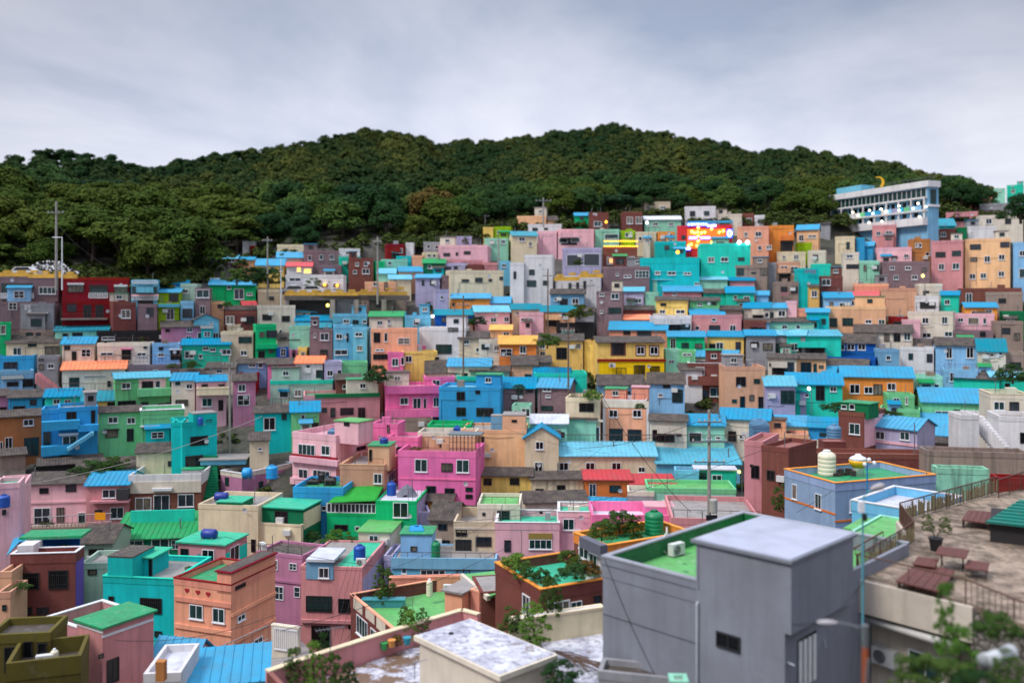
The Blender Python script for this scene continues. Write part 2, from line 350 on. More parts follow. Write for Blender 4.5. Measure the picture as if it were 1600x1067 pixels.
class House:
    def __init__(s, x0, x1, yt, ye, yb, wall, roof, w=None, d=None, th=None, D=None, side=None, wL='', wR='', name='house', lab=None,
                 ext=3.5, dirt=None, cat='house', par=None, cope=None, band=None, far=None, ns=None, wd=None):
        s.px = (x0, yt, x1, yb); s.wall = wall; s.roofc = roof; s.lab = lab; s.th0 = th
        xc = (x0+x1)/2
        if D is None: D = D_at(xc, yb)
        s.D = D
        if th is None: th = -math.degrees(math.atan((xc-CX)/F))*.85 + rnd.uniform(-9, 9)
        a = R(th); ux = Vector((math.cos(a), math.sin(a), 0)); uy = Vector((-math.sin(a), math.cos(a), 0))
        s.ux, s.uy = ux, uy
        def hit(p, dr, px):          # t with (p+dr*t) seen at column px
            k = (px-CX)/F; return (k*p.y-p.x)/(dr.x-k*dr.y)
        if th >= 0:
            O = P(x0, yb, D); Wd = hit(O, ux, x1)
        else:
            Q = P(x1, yb, D); Wd = hit(Q, -ux, x0); O = Q-ux*Wd
        s.O = O; s.W = Wd
        if side:
            s.d = hit(O if side[0] == 'L' else O+ux*Wd, uy, side[1])
        else: s.d = d or max(3.6, min(6.2, Wd*.75))
        if not .25 < s.d < 14: print('BAD side', s.px, wall, round(s.d, 1)); s.d = 4.0
        if not 0.1 < Wd < 40: print('BAD width', s.px, wall, Wd)
        s.S = .0
        s.e = empty(name, O, a); s.e.name = name
        yanc = yb
        # height of the front wall from the picture row, at the anchored corner
        Dn = D
        s.z0 = O.z
        ztop = (HY-(ye if ye is not None else yt))/F*Dn
        s.H = ztop-O.z
        s.ext = ext; s.roofm = None
        if w is None or s.D > 105: s.W = Wd = max(Wd-.35, Wd*.93)
        bp = MB(); dirt = .62 if dirt is None else dirt
        wm_ = m_wall(wall, dirt)
        rt, rc = roof[0], roof[1:]
        H, d_ = s.H, s.d; Wd = s.W
        par = .38 if par is None else par
        s.roofz = H
        if rt == 'f':
            s.roofz = H-par
            bp.box(0, Wd, 0, d_, -ext, H-par-.04)
            bp.build('wall', wm_, s.e)
            sl = MB(); sl.box(.12, Wd-.12, .12, d_-.12, H-par-.04, H-par); sl.build('roof', m_floor(rc or 'c'), s.e)
            q = MB(); t = .16; o = .03
            q.box(-o, Wd+o, -o, t, H-par-.1, H); q.box(-o, Wd+o, d_-t, d_+o, H-par-.1, H)
            q.box(-o, t, t, d_-t, H-par-.1, H); q.box(Wd-t, Wd+o, t, d_-t, H-par-.1, H)
            q.build('parapet', m_wall(band or wall, dirt), s.e)
            if cope:
                cm = m_plain('coping_white', (215,215,220), .6) if cope == 'w' else m_wall(cope)
                q = MB(); c0, c1 = H+.003, H+.07
                q.box(-.07, Wd+.07, -.07, t+.03, c0, c1); q.box(-.07, Wd+.07, d_-t-.03, d_+.07, c0, c1)
                q.box(-.07, t+.03, t+.03, d_-t-.03, c0, c1); q.box(Wd-t-.03, Wd+.07, t+.03, d_-t-.03, c0, c1)
                q.build('coping', cm, s.e)
        elif rt == 't':
            bp.box(0, Wd, 0, d_, -ext, H-.12); bp.build('wall', wm_, s.e)
            sl = MB(); sl.box(-.15, Wd+.15, -.2, d_+.15, H-.12, H); sl.build('roof', m_floor(rc or 'w'), s.e)
        else:
            # ridge height from its picture row
            if rt == 'g': ry = d_*.5
            elif rt == 's': ry = d_
            else: ry = 0
            Dr = D+ry*math.cos(a)
            zr = (HY-yt)/F*Dr-O.z
            if rt == 'p': zr = (HY-yt)/F*D-O.z
            rise = max(.25, min(2.6, zr-H)); s.rise = rise
            rm = {'k': m_tile, 'd': m_tile}.get(rc, None); rm = rm() if rm else m_metal_roof(rc)
            s.roofm = rm
            oh = .3; th_ = .09
            if rt == 'g':
                prof = [(0,-ext),(0,H),(ry,H+rise),(d_,H),(d_,-ext)]
                bp.prism([(0,y,z) for y, z in prof], (Wd,0,0)); bp.build('wall', wm_, s.e)
                sl = MB(); k = rise/ry
                up = [(-oh,H-oh*k),(ry,H+rise),(d_+oh,H-oh*k)]
                pts = [(y,z+.01) for y, z in up]+[(y,z+.01+th_) for y, z in reversed(up)]
                sl.prism([(-.2,y,z) for y, z in pts], (Wd+.4,0,0))
                s.ribs(sl, -.2, Wd+.4, [(up[0], up[1]), (up[2], up[1])], th_, rc)
                rf = sl.build('roof', rm, s.e)
            elif rt == 's':
                prof = [(0,-ext),(0,H),(d_,H+rise),(d_,-ext)]
                bp.prism([(0,y,z) for y, z in prof], (Wd,0,0)); bp.build('wall', wm_, s.e)
                sl = MB(); k = rise/d_; up = [(-oh,H-oh*k),(d_+.2,H+rise+.2*k)]
                pts = [(y,z+.01) for y, z in up]+[(y,z+.01+th_) for y, z in reversed(up)]
                sl.prism([(-.2,y,z) for y, z in pts], (Wd+.4,0,0))
                s.ribs(sl, -.2, Wd+.4, [(up[0], up[1])], th_, rc)
                rf = sl.build('roof', rm, s.e)
            else:
                prof = [(0,-ext),(0,H),(Wd/2,H+rise),(Wd,H),(Wd,-ext)]
                bp.prism([(x,0,z) for x, z in prof], (0,d_,0)); bp.build('wall', wm_, s.e)
                sl = MB(); k = rise/(Wd/2); up = [(-oh,H-oh*k),(Wd/2,H+rise),(Wd+oh,H-oh*k)]
                pts = [(x,z+.01) for x, z in up]+[(x,z+.01+th_) for x, z in reversed(up)]
                sl.prism([(x,-.25,z) for x, z in pts], (0,d_+.4,0))
                rf = sl.build('roof', rm, s.e)
        vis = H
        if w is None: s.auto(ns, dirt)
        elif w: s.wins(w)
        if wL: s.wins(wL, 'L')
        if wR: s.wins(wR, 'R')
        HOUSES.append(s)
        s.busy = bool(w) and w.count(';') >= 2
        s.clutter()
    def ribs(s, mb, x0, L, spans, th_, rc):
        if rc in ('k', 'd') or s.D > 128: return
        n = max(2, int(L/.5))
        for (ya, za), (yb, zb) in spans:
            for i in range(n+1):
                x = x0+L*i/n; w = .035
                vs = [(x-w,ya,za+th_+.012),(x+w,ya,za+th_+.012),(x+w,yb,zb+th_+.012),(x-w,yb,zb+th_+.012)]
                up = [(a, b, c+.05) for a, b, c in vs]
                fs = [(0,3,2,1),(4,5,6,7),(0,1,5,4),(1,2,6,5),(2,3,7,6),(3,0,4,7)]
                mb.add(vs+up, fs if ya < yb else [tuple(reversed(f)) for f in fs])
    def clutter(s):
        if s.D > 100 and s.W > 3 and s.H > 1.8:
            r_ = rnd.random()
            if s.busy: r_ = max(r_, .53)
            if r_ < .38:      # lean-to or porch in front
                w = s.W*rnd.uniform(.28, .55); x = rnd.uniform(0, s.W-w); hh = min(2.2, s.H*rnd.uniform(.38, .6)); o_ = rnd.uniform(.7, 1.3)
                q = MB(); q.box(x, x+w, -o_, -.01, -s.ext, hh); c = rnd.choice([s.wall, s.wall, s.wall, 'ws', 'lb', 'mt', 'pk', 'ye', 'tq']); e = q.build('lean_to', m_wall(c, 1.0), s.e)
                q = MB(); q.prism([(x-.15, -o_-.25, hh-.05), (x+w+.15, -o_-.25, hh-.05), (x+w+.15, 0, hh+.35), (x-.15, 0, hh+.35)], (0, 0, .07)); q.build('lean_to_roof', rnd.choice([m_metal_roof('b'), m_metal_roof('t'), m_tile(), m_tile(), m_metal_roof('k'), m_metal_roof('g')]), e)
                s.window(x+w*.5, hh*.5, min(w*.6, 1.3), hh*.5, rnd.choice('wdD4'), y0=-o_-.01)
            elif r_ < .52:    # open balcony; the shade beneath it is painted as a flat dark panel
                w = s.W*rnd.uniform(.35, .7); x = rnd.uniform(0, s.W-w); z = s.H*.5
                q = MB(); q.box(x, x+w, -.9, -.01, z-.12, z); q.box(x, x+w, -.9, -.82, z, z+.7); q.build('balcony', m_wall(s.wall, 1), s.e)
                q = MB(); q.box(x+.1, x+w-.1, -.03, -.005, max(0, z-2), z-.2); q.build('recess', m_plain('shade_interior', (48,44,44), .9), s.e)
            elif r_ < .66 and s.roofc[0] == 'f' and s.d > 3.4:
                w = s.W*rnd.uniform(.28, .5); x = rnd.choice([.1, s.W-w-.1]); hh = rnd.uniform(1.1, 1.7)
                q = MB(); q.box(x, x+w, 1.2, min(s.d-.3, 3.6), s.roofz, s.H+hh); e = q.build('rooftop_room', m_wall(rnd.choice([s.wall, s.wall, 'ws', 'gr'])), s.e); q = MB(); q.box(x-.15, x+w+.15, 1.05, min(s.d-.2, 3.8), s.H+hh, s.H+hh+.1); q.build('roof', rnd.choice([m_floor('g'), m_floor('c'), m_metal_roof('b'), m_floor('d')]), e)
                s.window(x+w/2, s.H+hh*.55, min(.8, w*.5), .55, rnd.choice('wd'), y0=1.2)
            if rnd.random() < .12 and not s.busy:
                n = rnd.randrange(2, 5); x = rnd.uniform(.3, max(.4, s.W-2)); z = s.H*rnd.choice([.45, .95]); q = MB()   # washing on a line
                for i in range(n): q.box(x+i*.42, x+i*.42+.34, -.5, -.48, z-rnd.uniform(.4, .75), z)
                q.build('washing', m_plain('cloth_'+str(n), [(190,185,192), (165,110,112), (105,115,140)][n-2], .9), s.e)
            if rnd.random() < .5:
                q = MB(); x0, z0 = rnd.uniform(0, s.W*.4), s.H*rnd.uniform(.3, .9); q.tube([(x0, -.04, z0), (x0+s.W*.3, -.06, z0-.1), (x0+s.W*.55, -.04, z0)], .018, 4); q.tube([(x0, -.04, z0), (x0, -.04, 0)], .025, 4); q.build('cable_run', BLACK(), s.e)
        if s.W < 2.5 or s.H < 1.6 or s.D < 72: return
        if s.roofc[0] == 'f' and s.d > 3:
            if rnd.random() < .45:
                x, y = rnd.uniform(.6, s.W-1.2), rnd.uniform(1.5, s.d-1.2); q = MB(); q.box(x, x+rnd.uniform(.5, 1.1), y, y+rnd.uniform(.5, 1), s.roofz, s.roofz+rnd.uniform(.4, 1.1)); q.build('roof_hatch', m_wall(rnd.choice(['gr', 'ws', s.wall, 'tp'])), s.e)
            for _ in range(rnd.choice([0, 1, 2])):
                x, y = rnd.uniform(.4, s.W-.4), rnd.uniform(.5, s.d-.5); q = MB(); q.tube([(x, y, s.roofz), (x, y, s.roofz+rnd.uniform(.7, 1.5)), (x+.12, y, s.roofz+1.5)], .04, 5); q.build('vent_pipe', STEEL(), s.e)
            if rnd.random() < .35:
                q = MB(); z = s.H+.65; q.box(.1, s.W-.1, .08, .11, z, z+.04); n = max(2, int(s.W/1.2))
                for i in range(n+1): x = .12+(s.W-.24)*i/n; q.box(x-.02, x+.02, .08, .11, s.H, z)
                q.build('railing', RUST(), s.e)
        elif s.roofc[0] in 'gs' and rnd.random() < .3:
            x = rnd.uniform(.5, s.W-.5); q = MB(); y = s.d*.3; q.tube([(x, y, s.H), (x, y, s.H+1.5)], .07, 6); q.build('flue', STEEL(), s.e)
        if rnd.random() < (.1 if s.busy else .3):
            x = rnd.uniform(.6, s.W-.6); z = rnd.uniform(.5, max(.6, s.H-1)); q = MB(); q.box(x-.38, x+.38, -.36, -.02, z, z+.52); q.build('wall_condenser', m_plain('ac_casing', (205,206,204), .5, nz=.2), s.e); q = MB(); q.lathe([(.19, 0), (.19, .012)], 14); 
        if rnd.random() < .3:
            x = rnd.uniform(.5, s.W-.5); z = rnd.uniform(.8, max(.9, s.H-.4)); q = MB(); q.tube([(x, -.02, z-.15), (x, -.3, z)], .02, 4); q.add([(x+.26*math.cos(a), -.32-.08*math.sin(a), z+.26*math.sin(a)) for a in [math.pi*i/5 for i in range(10)]]+[(x, -.26, z)], [(i, (i+1) % 10, 10) for i in range(10)]); q.build('satellite_dish', WHITE(), s.e)
    # a picture point on one of the faces -> (along, height) in the house's own frame
    def loc(s, px, py, face='F', off=0.0):
        if face == 'F': Q = s.O+s.uy*off; dr = s.ux; n = s.uy
        elif face == 'L': Q = s.O+s.ux*off; dr = s.uy; n = s.ux
        else: Q = s.O+s.ux*(s.W+off); dr = s.uy; n = s.ux
        r = Vector(((px-CX)/F, 1, (HY-py)/F)); t = Q.dot(n)/r.dot(n) if abs(r.dot(n)) > 1e-6 else s.D
        p = r*t; return ((p-Q).dot(dr), p.z-s.O.z)
    def to_world(s, x, y, z): return s.O+s.ux*x+s.uy*y+Vector((0,0,z))
    def window(s, x, z, w, h, st='w', face='F', gl=None, y0=0.0, nm=None):
        gl = gl or rnd.choice('aaabbcde')
        fr, pa = win_mesh(w, h, st, gl)
        nm = nm or ('door' if st == 'D' else 'window')
        o = link(nm, fr, s.e)
        if face == 'F': o.location = (x, y0, z)
        elif face == 'L': o.location = (y0, x, z); o.rotation_euler = (0, 0, R(-90))
        else: o.location = (s.W+y0, x, z); o.rotation_euler = (0, 0, R(90))
        link('pane', pa, o); return o
    def wins(s, spec, face='F', y0=0.0):
        for it in spec.split(';'):
            it = it.strip()
            if not it: continue
            q = it.split(','); a, b, c, d = map(float, q[:4]); st = q[4] if len(q) > 4 else 'w'; gl = q[5] if len(q) > 5 else None
            u0, z1 = s.loc(a, b, face, y0); u1, z1b = s.loc(c, b, face, y0); _, z0 = s.loc((a+c)/2, d, face, y0); _, zt = s.loc((a+c)/2, b, face, y0)
            s.window((u0+u1)/2, (zt+z0)/2, abs(u1-u0), abs(zt-z0), st, face, gl, y0)
    def auto(s, ns, dirt):
        H, Wd = s.H, s.W
        n = ns or max(1, round(H/2.7)); hs = H/n
        if hs < 1.2 or Wd < 1.2: return
        for k in range(n):
            cz = k*hs+hs*.52; m = max(1, int(Wd/1.9)); ph = rnd.uniform(-.15, .15)
            for i in range(m):
                if rnd.random() < .12 and m > 1: continue
                x = Wd*(i+.5+ph)/m; w = rnd.choice([.8, 1.05, 1.2, 1.5, 1.9]); w = min(w, Wd/m*.72); h = min(hs*.5, rnd.choice([.75, .9, 1.05]))
                st = rnd.choice('wwwwdb4h'); z = cz+.1
                if k == 0 and rnd.random() < .3:
                    w = min(.95, w); h = min(1.95, hs*.75); z = h/2+.03; st = 'D'
                s.window(min(max(x, w/2+.1), Wd-w/2-.1), z, w, h, st)
            if k > 0 and rnd.random() < .45: s.slab(k*hs, rnd.choice([.08, .08, .6]))
        if rnd.random() < .35 and n > 1: s.pipe(rnd.uniform(.1, .9)*Wd)
    def slab(s, z, out, m=None, h=.14):
        q = MB(); q.box(-.02, s.W+.02, -out, -.003, z-h/2, z+h/2)
        if out > .4: q.box(-.02, s.W+.02, -out, -out+.08, z+h/2, z+h/2+.55)
        q.build('balcony' if out > .4 else 'string_course', m or m_wall(s.wall, .8), s.e)
    def pipe(s, x):
        q = MB(); q.tube([(x, -.07, -1), (x, -.07, s.H-.1)], .045, 6); q.build('drainpipe', m_plain('pvc_pipe', (180,180,184), .5), s.e)
    def part(s, nm, x0, y0, x1, y1, v0, v1, m, face='F', parent=None):
        """a block whose front, standing v0 in front of (-) or behind the face, covers the picture rectangle; it runs back to v1"""
        u0, _ = s.loc(x0, y1, face, v0); u1, _ = s.loc(x1, y1, face, v0); _, z1 = s.loc((x0+x1)/2, y0, face, v0); _, z0 = s.loc((x0+x1)/2, y1, face, v0)
        q = MB()
        if face == 'F': q.box(u0, u1, v0, v1, z0, z1)
        elif face == 'L': q.box(v0, v1, u0, u1, z0, z1)
        else: q.box(s.W+v0, s.W+v1, u0, u1, z0, z1)
        return q.build(nm, m, parent or s.e)
    def room(s, x0, y0, x1, y1, v0, dep, wall, fl='c', w='', nm='rooftop_room', over=.12):
        u0, _ = s.loc(x0, y1, 'F', v0); u1, _ = s.loc(x1, y1, 'F', v0); _, z1 = s.loc(x0, y0, 'F', v0)
        z0 = s.roofz-.3
        q = MB(); q.box(u0, u1, v0, v0+dep, z0, z1-.1); rm = q.build(nm, m_wall(wall), s.e)
        q = MB(); q.box(u0-over, u1+over, v0-over, v0+dep+over, z1-.1, z1); q.build('roof', m_floor(fl), rm)
        if w: s.wins(w, 'F', v0)
        return rm
    def railing(s, x0, x1, y, z0, h=.9, m=None, n=None, bal=False, nm='railing', x=None):
        u0 = s.loc(x0, 500, 'F', y)[0]; u1 = s.loc(x1, 500, 'F', y)[0]; q = MB(); n = n or max(2, int(abs(u1-u0)/(.22 if bal else .35)))
        r = .05 if bal else .02
        q.box(u0, u1, y-r-.01, y+r+.01, z0+h-.05, z0+h)
        if bal: q.box(u0, u1, y-r-.01, y+r+.01, z0, z0+.06)
        for i in range(n+1):
            a = u0+(u1-u0)*i/n; q.box(a-r, a+r, y-r, y+r, z0+(.06 if bal else 0), z0+h-.05)
        q.build(nm, m or RUST(), s.e)
    def on_roof(s, px, py, up=0.0):
        z = s.O.z+s.roofz+up
        if abs(z) < .5: return P(px, py, s.D+3)
        return onz(px, py, z)
def H(*a, **k): return House(*a, **k)
# ================================================================ the village, from the wood downwards
# rows: x0 x1 ytop yeave ybase wall roof [windows]
def rows(txt):
    for ln in txt.strip().splitlines():
        ln = ln.strip()
        if not ln or ln[0] == '#': continue
        a, _, w = ln.partition('|'); q = a.split(); kw = {}
        for it in q[7:]:
            k, v = it.split('='); kw[k] = float(v) if k in ('d', 'th', 'D', 'ext', 'dirt', 'par') else int(v) if k == 'ns' else v
        if 'side' in kw: kw['side'] = (kw['side'][0], float(kw['side'][1:]))
        H(float(q[0]), float(q[1]), float(q[2]), None if q[3] == '-' else float(q[3]), float(q[4]), q[5], q[6], w=None if not _ else w.strip(), **kw)
# ---- top, left of the middle
rows('''
# purple cottage at the wood, orange and blue roofed row
322 345 397 402 411 pp gk |
346 372 399 404 412 pu gl | 358,404,366,410
372 398 402 406 415 pe gb | 377,407,384,412
379 399 377 - 397 wh fc | 389,386,393,392
391 402 384 - 398 rd fc |
400 447 405 414 428 ye gb | 410,417,418,424;423,417,428,424;436,418,442,424
433 490 382 - 396 cr fc | 445,388,450,392
433 476 394 402 412 cr gb | 441,404,449,410
475 533 391 - 415 mv fg | 481,399,487,407;499,398,505,406;515,398,522,406
498 536 414 - 432 mv fc |
530 565 388 - 403 wh fc | 540,393,548,398
530 566 401 - 420 aq fc |
545 586 403 - 433 br fc | 555,410,561,416;569,409,574,416;552,422,557,428;566,420,577,428
604 634 381 - 404 rd fw | 617,388,629,396,4
634 647 379 - 398 wh fc |
685 765 383 - 406 pk fp band=pk | 693,395,703,401,d;712,394,716,400,d;725,392,735,398,d
690 757 406 - 421 ro fc | 698,410,705,416,d;722,410,730,417,d
691 740 369 - 384 lv fc | 708,377,712,382
662 690 378 - 396 gr fc | 667,383,672,388;680,384,685,389
755 772 355 - 372 ye fg |
772 800 354 - 372 lm fc | 777,360,783,366
757 797 372 - 386 mt fg | 765,375,770,380;783,375,789,381
661 698 405 411 428 dg gg | 668,414,674,420
680 730 411 - 426 lv fw | 685,417,705,421,d,a;709,416,715,421,d,a
730 756 413 - 427 br fc |
756 778 410 - 424 ro fc |
778 800 408 - 423 sb fc | 784,412,791,418
620 644 400 - 413 tq fl | 630,404,635,409
644 662 399 - 411 co fc |
662 686 394 - 406 cr fc | 668,397,673,402;676,397,681,402
586 602 408 - 424 eg fc |
598 640 405 - 419 mt fl | 606,409,612,414
624 662 417 424 437 pe gb | 640,428,645,434
590 620 420 427 438 mt gl |
570 622 433 440 455 pe fc | 600,441,606,454,D;583,441,590,447
608 645 430 436 448 cr gl | 615,438,620,444
649 690 429 434 456 lv gb | 659,438,663,446,d;672,437,676,446,d
690 704 430 - 455 mv fc |
703 790 422 - 462 cr fc d=6 | 721,436,733,441,d;742,434,754,441,d,b;763,436,769,440,d;780,432,786,438,d,b
680 703 452 - 486 lv fl | 688,462,693,468
705 769 459 466 487 or gb | 706,473,711,478,d;725,465,741,470,d;735,480,742,485
753 800 464 473 486 ro gb |
565 636 459 - 484 tp fc | 582,471,586,478,d;600,466,606,474
# ---- top, right of the middle
808 856 337 - 356 pe fc | 822,350,828,354,d
856 872 338 344 356 pe gk |
825 880 350 - 363 wh fc | 832,356,840,361,d;850,356,856,361,d
898 921 333 337 353 eg gb th=-2 | 906,337,912,344,d
922 953 332 - 359 br fw | 928,346,940,354
974 1006 331 - 358 br fc | 979,339,989,350,w,c;993,339,1003,350,w,c
1007 1067 338 343 358 mt gw | 1020,348,1028,353;1045,348,1052,353
1000 1050 315 - 333 bg fc | 1010,322,1016,327;1032,322,1040,327
1070 1121 322 - 350 wh fc | 1078,330,1086,338,d;1100,330,1108,337,d;1075,342,1110,347,d
1116 1162 334 - 352 ws fc |
1160 1179 333 - 350 br fc | 1166,341,1175,348
1179 1196 336 - 352 wh fc | 1184,343,1191,349,d
1196 1300 344 349 358 gr gk |
840 872 361 - 383 pk fc |
872 931 358 - 383 pk fp | 873,372,887,380,s,b;892,371,906,379,s,b
800 842 362 368 389 cr gt | 811,371,820,377;826,378,831,385
930 970 358 - 378 mt fr | 945,366,966,373,s,b
970 993 360 - 378 lm fc | 977,364,982,370
993 1028 362 - 380 bg fc | 998,370,1003,376;1012,371,1018,377
1028 1056 362 - 381 or fy | 1033,367,1041,375;1046,366,1051,374
1024 1075 377 - 398 tq fl | 1038,384,1046,390,d;1056,386,1062,391
1152 1204 353 - 410 co fc | 1180,362,1190,370;1163,363,1168,370;1184,384,1190,391;1197,383,1206,390
1204 1243 352 - 398 or fg | 1223,372,1240,384,d
1245 1281 351 358 381 pe gb | 1248,367,1256,377;1262,367,1276,372
1246 1270 379 - 393 lm fc |
1305 1338 369 - 393 cr fc | 1322,378,1328,390,d
1338 1352 371 - 392 bl fc |
1363 1403 351 - 378 ro fp | 1369,362,1376,368;1384,361,1394,368
1406 1462 350 - 379 mt fc | 1412,357,1423,363,d;1436,354,1445,361
1440 1496 342 352 366 tq gt | 1450,356,1457,362
1478 1531 330 - 345 ro fc | 1486,334,1493,340,d;1503,336,1510,341,d
1470 1508 301 307 320 wh gg |
1512 1553 308 - 330 co fc |
1545 1572 294 - 313 mt fc | 1552,299,1558,305
1573 1600 288 - 312 aq fc | 1580,296,1586,302
1531 1600 316 - 338 gr fc |
1530 1602 335 - 362 ws fc | 1540,342,1550,350;1570,342,1580,350,d
1462 1496 357 - 377 br fc | 1470,363,1478,370
1495 1512 355 - 374 dg fc |
1455 1508 375 - 443 ro fc | 1462,394,1477,402,d;1487,392,1502,400,d;1466,412,1476,422;1488,411,1499,421
1512 1560 353 - 373 wh fc |
1508 1582 372 - 446 pe fc | 1515,382,1533,390,d;1563,378,1577,387,d;1516,402,1527,409,d;1538,400,1547,410;1560,398,1570,406;1515,428,1524,436;1532,427,1541,435;1560,424,1569,432
1583 1610 378 - 448 lb fc | 1593,392,1602,400;1592,420,1602,434,s,b
1370 1428 386 - 410 pk fp | 1388,400,1402,405,d;1412,397,1420,403
1343 1366 378 384 392 bl gb |
1424 1456 373 - 410 bn fc | 1430,380,1440,387;1446,394,1452,400
1343 1376 407 - 440 mt fc | 1349,414,1354,424,d;1366,414,1373,424,d
1317 1344 394 - 437 ws fc | 1322,413,1342,420,d;1322,398,1333,403,w,b
1378 1456 408 - 447 mv fc | 1390,416,1398,422;1414,416,1424,422;1440,418,1448,424,d;1396,430,1404,437;1424,430,1434,437
1247 1282 419 - 470 tq ft |
1270 1300 412 - 424 aq ft |
1280 1318 431 - 458 br fc | 1284,436,1298,446
1200 1214 410 - 440 gr fc | 
1213 1253 409 - 442 tn fc | 1219,416,1231,428,4,d;1235,416,1247,428,4,d
1214 1262 393 - 409 cr fl | 1222,399,1228,405;1240,398,1248,406
1262 1292 391 - 415 ws fl | 1270,398,1278,406,d
1214 1250 440 - 470 tp fc | 1220,448,1230,458,d;1236,448,1246,458,d
# ---- second tier
880 943 387 - 426 lv fc d=5 | 885,398,909,416,s,d;912,396,937,416,s,d
943 999 385 - 417 br fr | 948,402,966,413,w,c;974,401,992,413,w,c
942 1018 416 - 448 mv fc | 993,423,1014,434,4;962,427,967,431;975,430,986,434
1000 1096 402 - 452 tq fl par=.9 | 1023,424,1032,429,w,c;1043,424,1056,430;1068,425,1080,430;1085,441,1093,446
1095 1176 380 - 442 aq ft d=5 | 1106,402,1116,410,w,c;1126,402,1138,409;1153,402,1163,408,d
1134 1202 414 - 449 tp fc | 1151,419,1162,430,d;1188,419,1199,430,d;1174,425,1181,428,d
1020 1140 432 437 451 mt gl | 1033,441,1040,446;1070,441,1078,446
868 942 431 - 457 wh fc | 888,442,893,454,d;900,441,905,453,d;911,439,916,452,d
797 820 410 - 460 wh fc | 802,424,807,436,d
819 867 398 - 459 wh fw d=5 | 827,421,835,430,d;823,438,838,448,d,b;848,438,857,446,d,b
932 975 455 - 505 mv fc | 937,458,944,463,w,b;955,458,967,468,w,b;950,480,971,490,d,b;938,485,942,490
975 1008 449 455 479 lv gl | 983,466,1002,474
1008 1030 456 - 479 mt fc |
860 916 452 459 481 bs gk | 875,467,887,480,D;894,466,904,475;866,466,870,470
1037 1100 447 455 465 ro gb | 1050,457,1058,462
1140 1182 433 438 450 ro gb |
1135 1182 448 457 481 aq gb | 1162,463,1171,475;1146,462,1152,468
1182 1202 455 461 480 lb gb |
1025 1078 464 469 493 ye gk | 1032,474,1041,478,d;1056,484,1070,490;1030,484,1040,490
1078 1128 465 470 491 gn gk | 1090,473,1097,478;1112,472,1119,477,d
1100 1150 452 458 470 aq gk |
1162 1206 473 481 500 ws gb | 1177,485,1190,492;1195,488,1201,496
975 1026 478 484 493 br gk |
975 1016 492 499 507 co go |
1016 1084 493 - 518 wh fw | 1058,506,1078,516,d;1022,510,1032,516,d
1080 1136 483 492 500 ro gb |
1083 1162 492 - 518 ro fc | 1112,497,1119,502,w;1086,509,1093,516;1108,508,1125,516,d;1140,508,1150,517
1126 1162 478 484 495 tp gk |
1165 1205 498 504 520 lb gk | 1172,510,1182,517
812 852 488 - 514 pk fc | 814,497,820,502;826,497,832,502
845 902 478 487 510 pe gt | 858,491,863,503,d;878,489,884,498
800 850 475 483 496 cr gt | 806,487,813,492
866 932 480 487 503 gr gk | 
870 932 504 - 530 dk fc |
1335 1392 443 - 462 co fc |
1315 1376 456 463 474 pe gr | 
1288 1336 457 465 484 lb gb | 1296,472,1302,482,d;1311,473,1324,482;1330,470,1335,478
1376 1436 450 - 474 tn fc |
1436 1475 443 - 466 ws fc | 1442,454,1452,462,d
1430 1470 462 - 484 wh fc | 1437,472,1462,482,d
1470 1500 455 461 485 aq gb | 1476,468,1484,476
1500 1600 450 - 478 br fc | 1509,458,1519,474
1540 1602 456 - 492 tp fc | 1560,466,1572,474,d
1508 1562 473 480 504 or gb | 1540,484,1550,491;1518,486,1526,492
1562 1604 486 - 506 dg fc |
1418 1493 487 - 532 ws fc | 1441,496,1451,506;1472,495,1480,506,w,b;1441,520,1455,528;1476,518,1488,526
1490 1558 490 - 518 pk fc | 1497,497,1505,503;1512,496,1530,507,s,c;1536,497,1541,506
1490 1556 517 - 540 mv fc | 1531,518,1540,526,d
1556 1602 502 - 545 tp fc | 1566,512,1578,522,d;1584,520,1594,532,d
1290 1388 479 - 520 pe fc d=5 | 1297,497,1308,511,d;1352,499,1362,506;1372,499,1383,507;1316,497,1333,509,d,b
1388 1420 495 - 518 rd fc | 1396,502,1412,510,d
1410 1440 499 - 528 pk fc |
1200 1231 474 481 501 ws gb | 1202,488,1209,497,d;1216,485,1227,495
1230 1246 470 - 501 pk fc |
1244 1262 482 - 502 co fc |
1260 1298 482 488 516 tq gb | 1284,498,1290,507,d
1200 1276 496 503 517 mt gk | 1222,508,1230,514;1244,508,1250,514
1335 1430 508 520 548 ws gk | 1381,519,1390,534,d;1396,519,1407,534,d;1412,520,1423,532
1162 1200 500 - 520 br fc |
''')
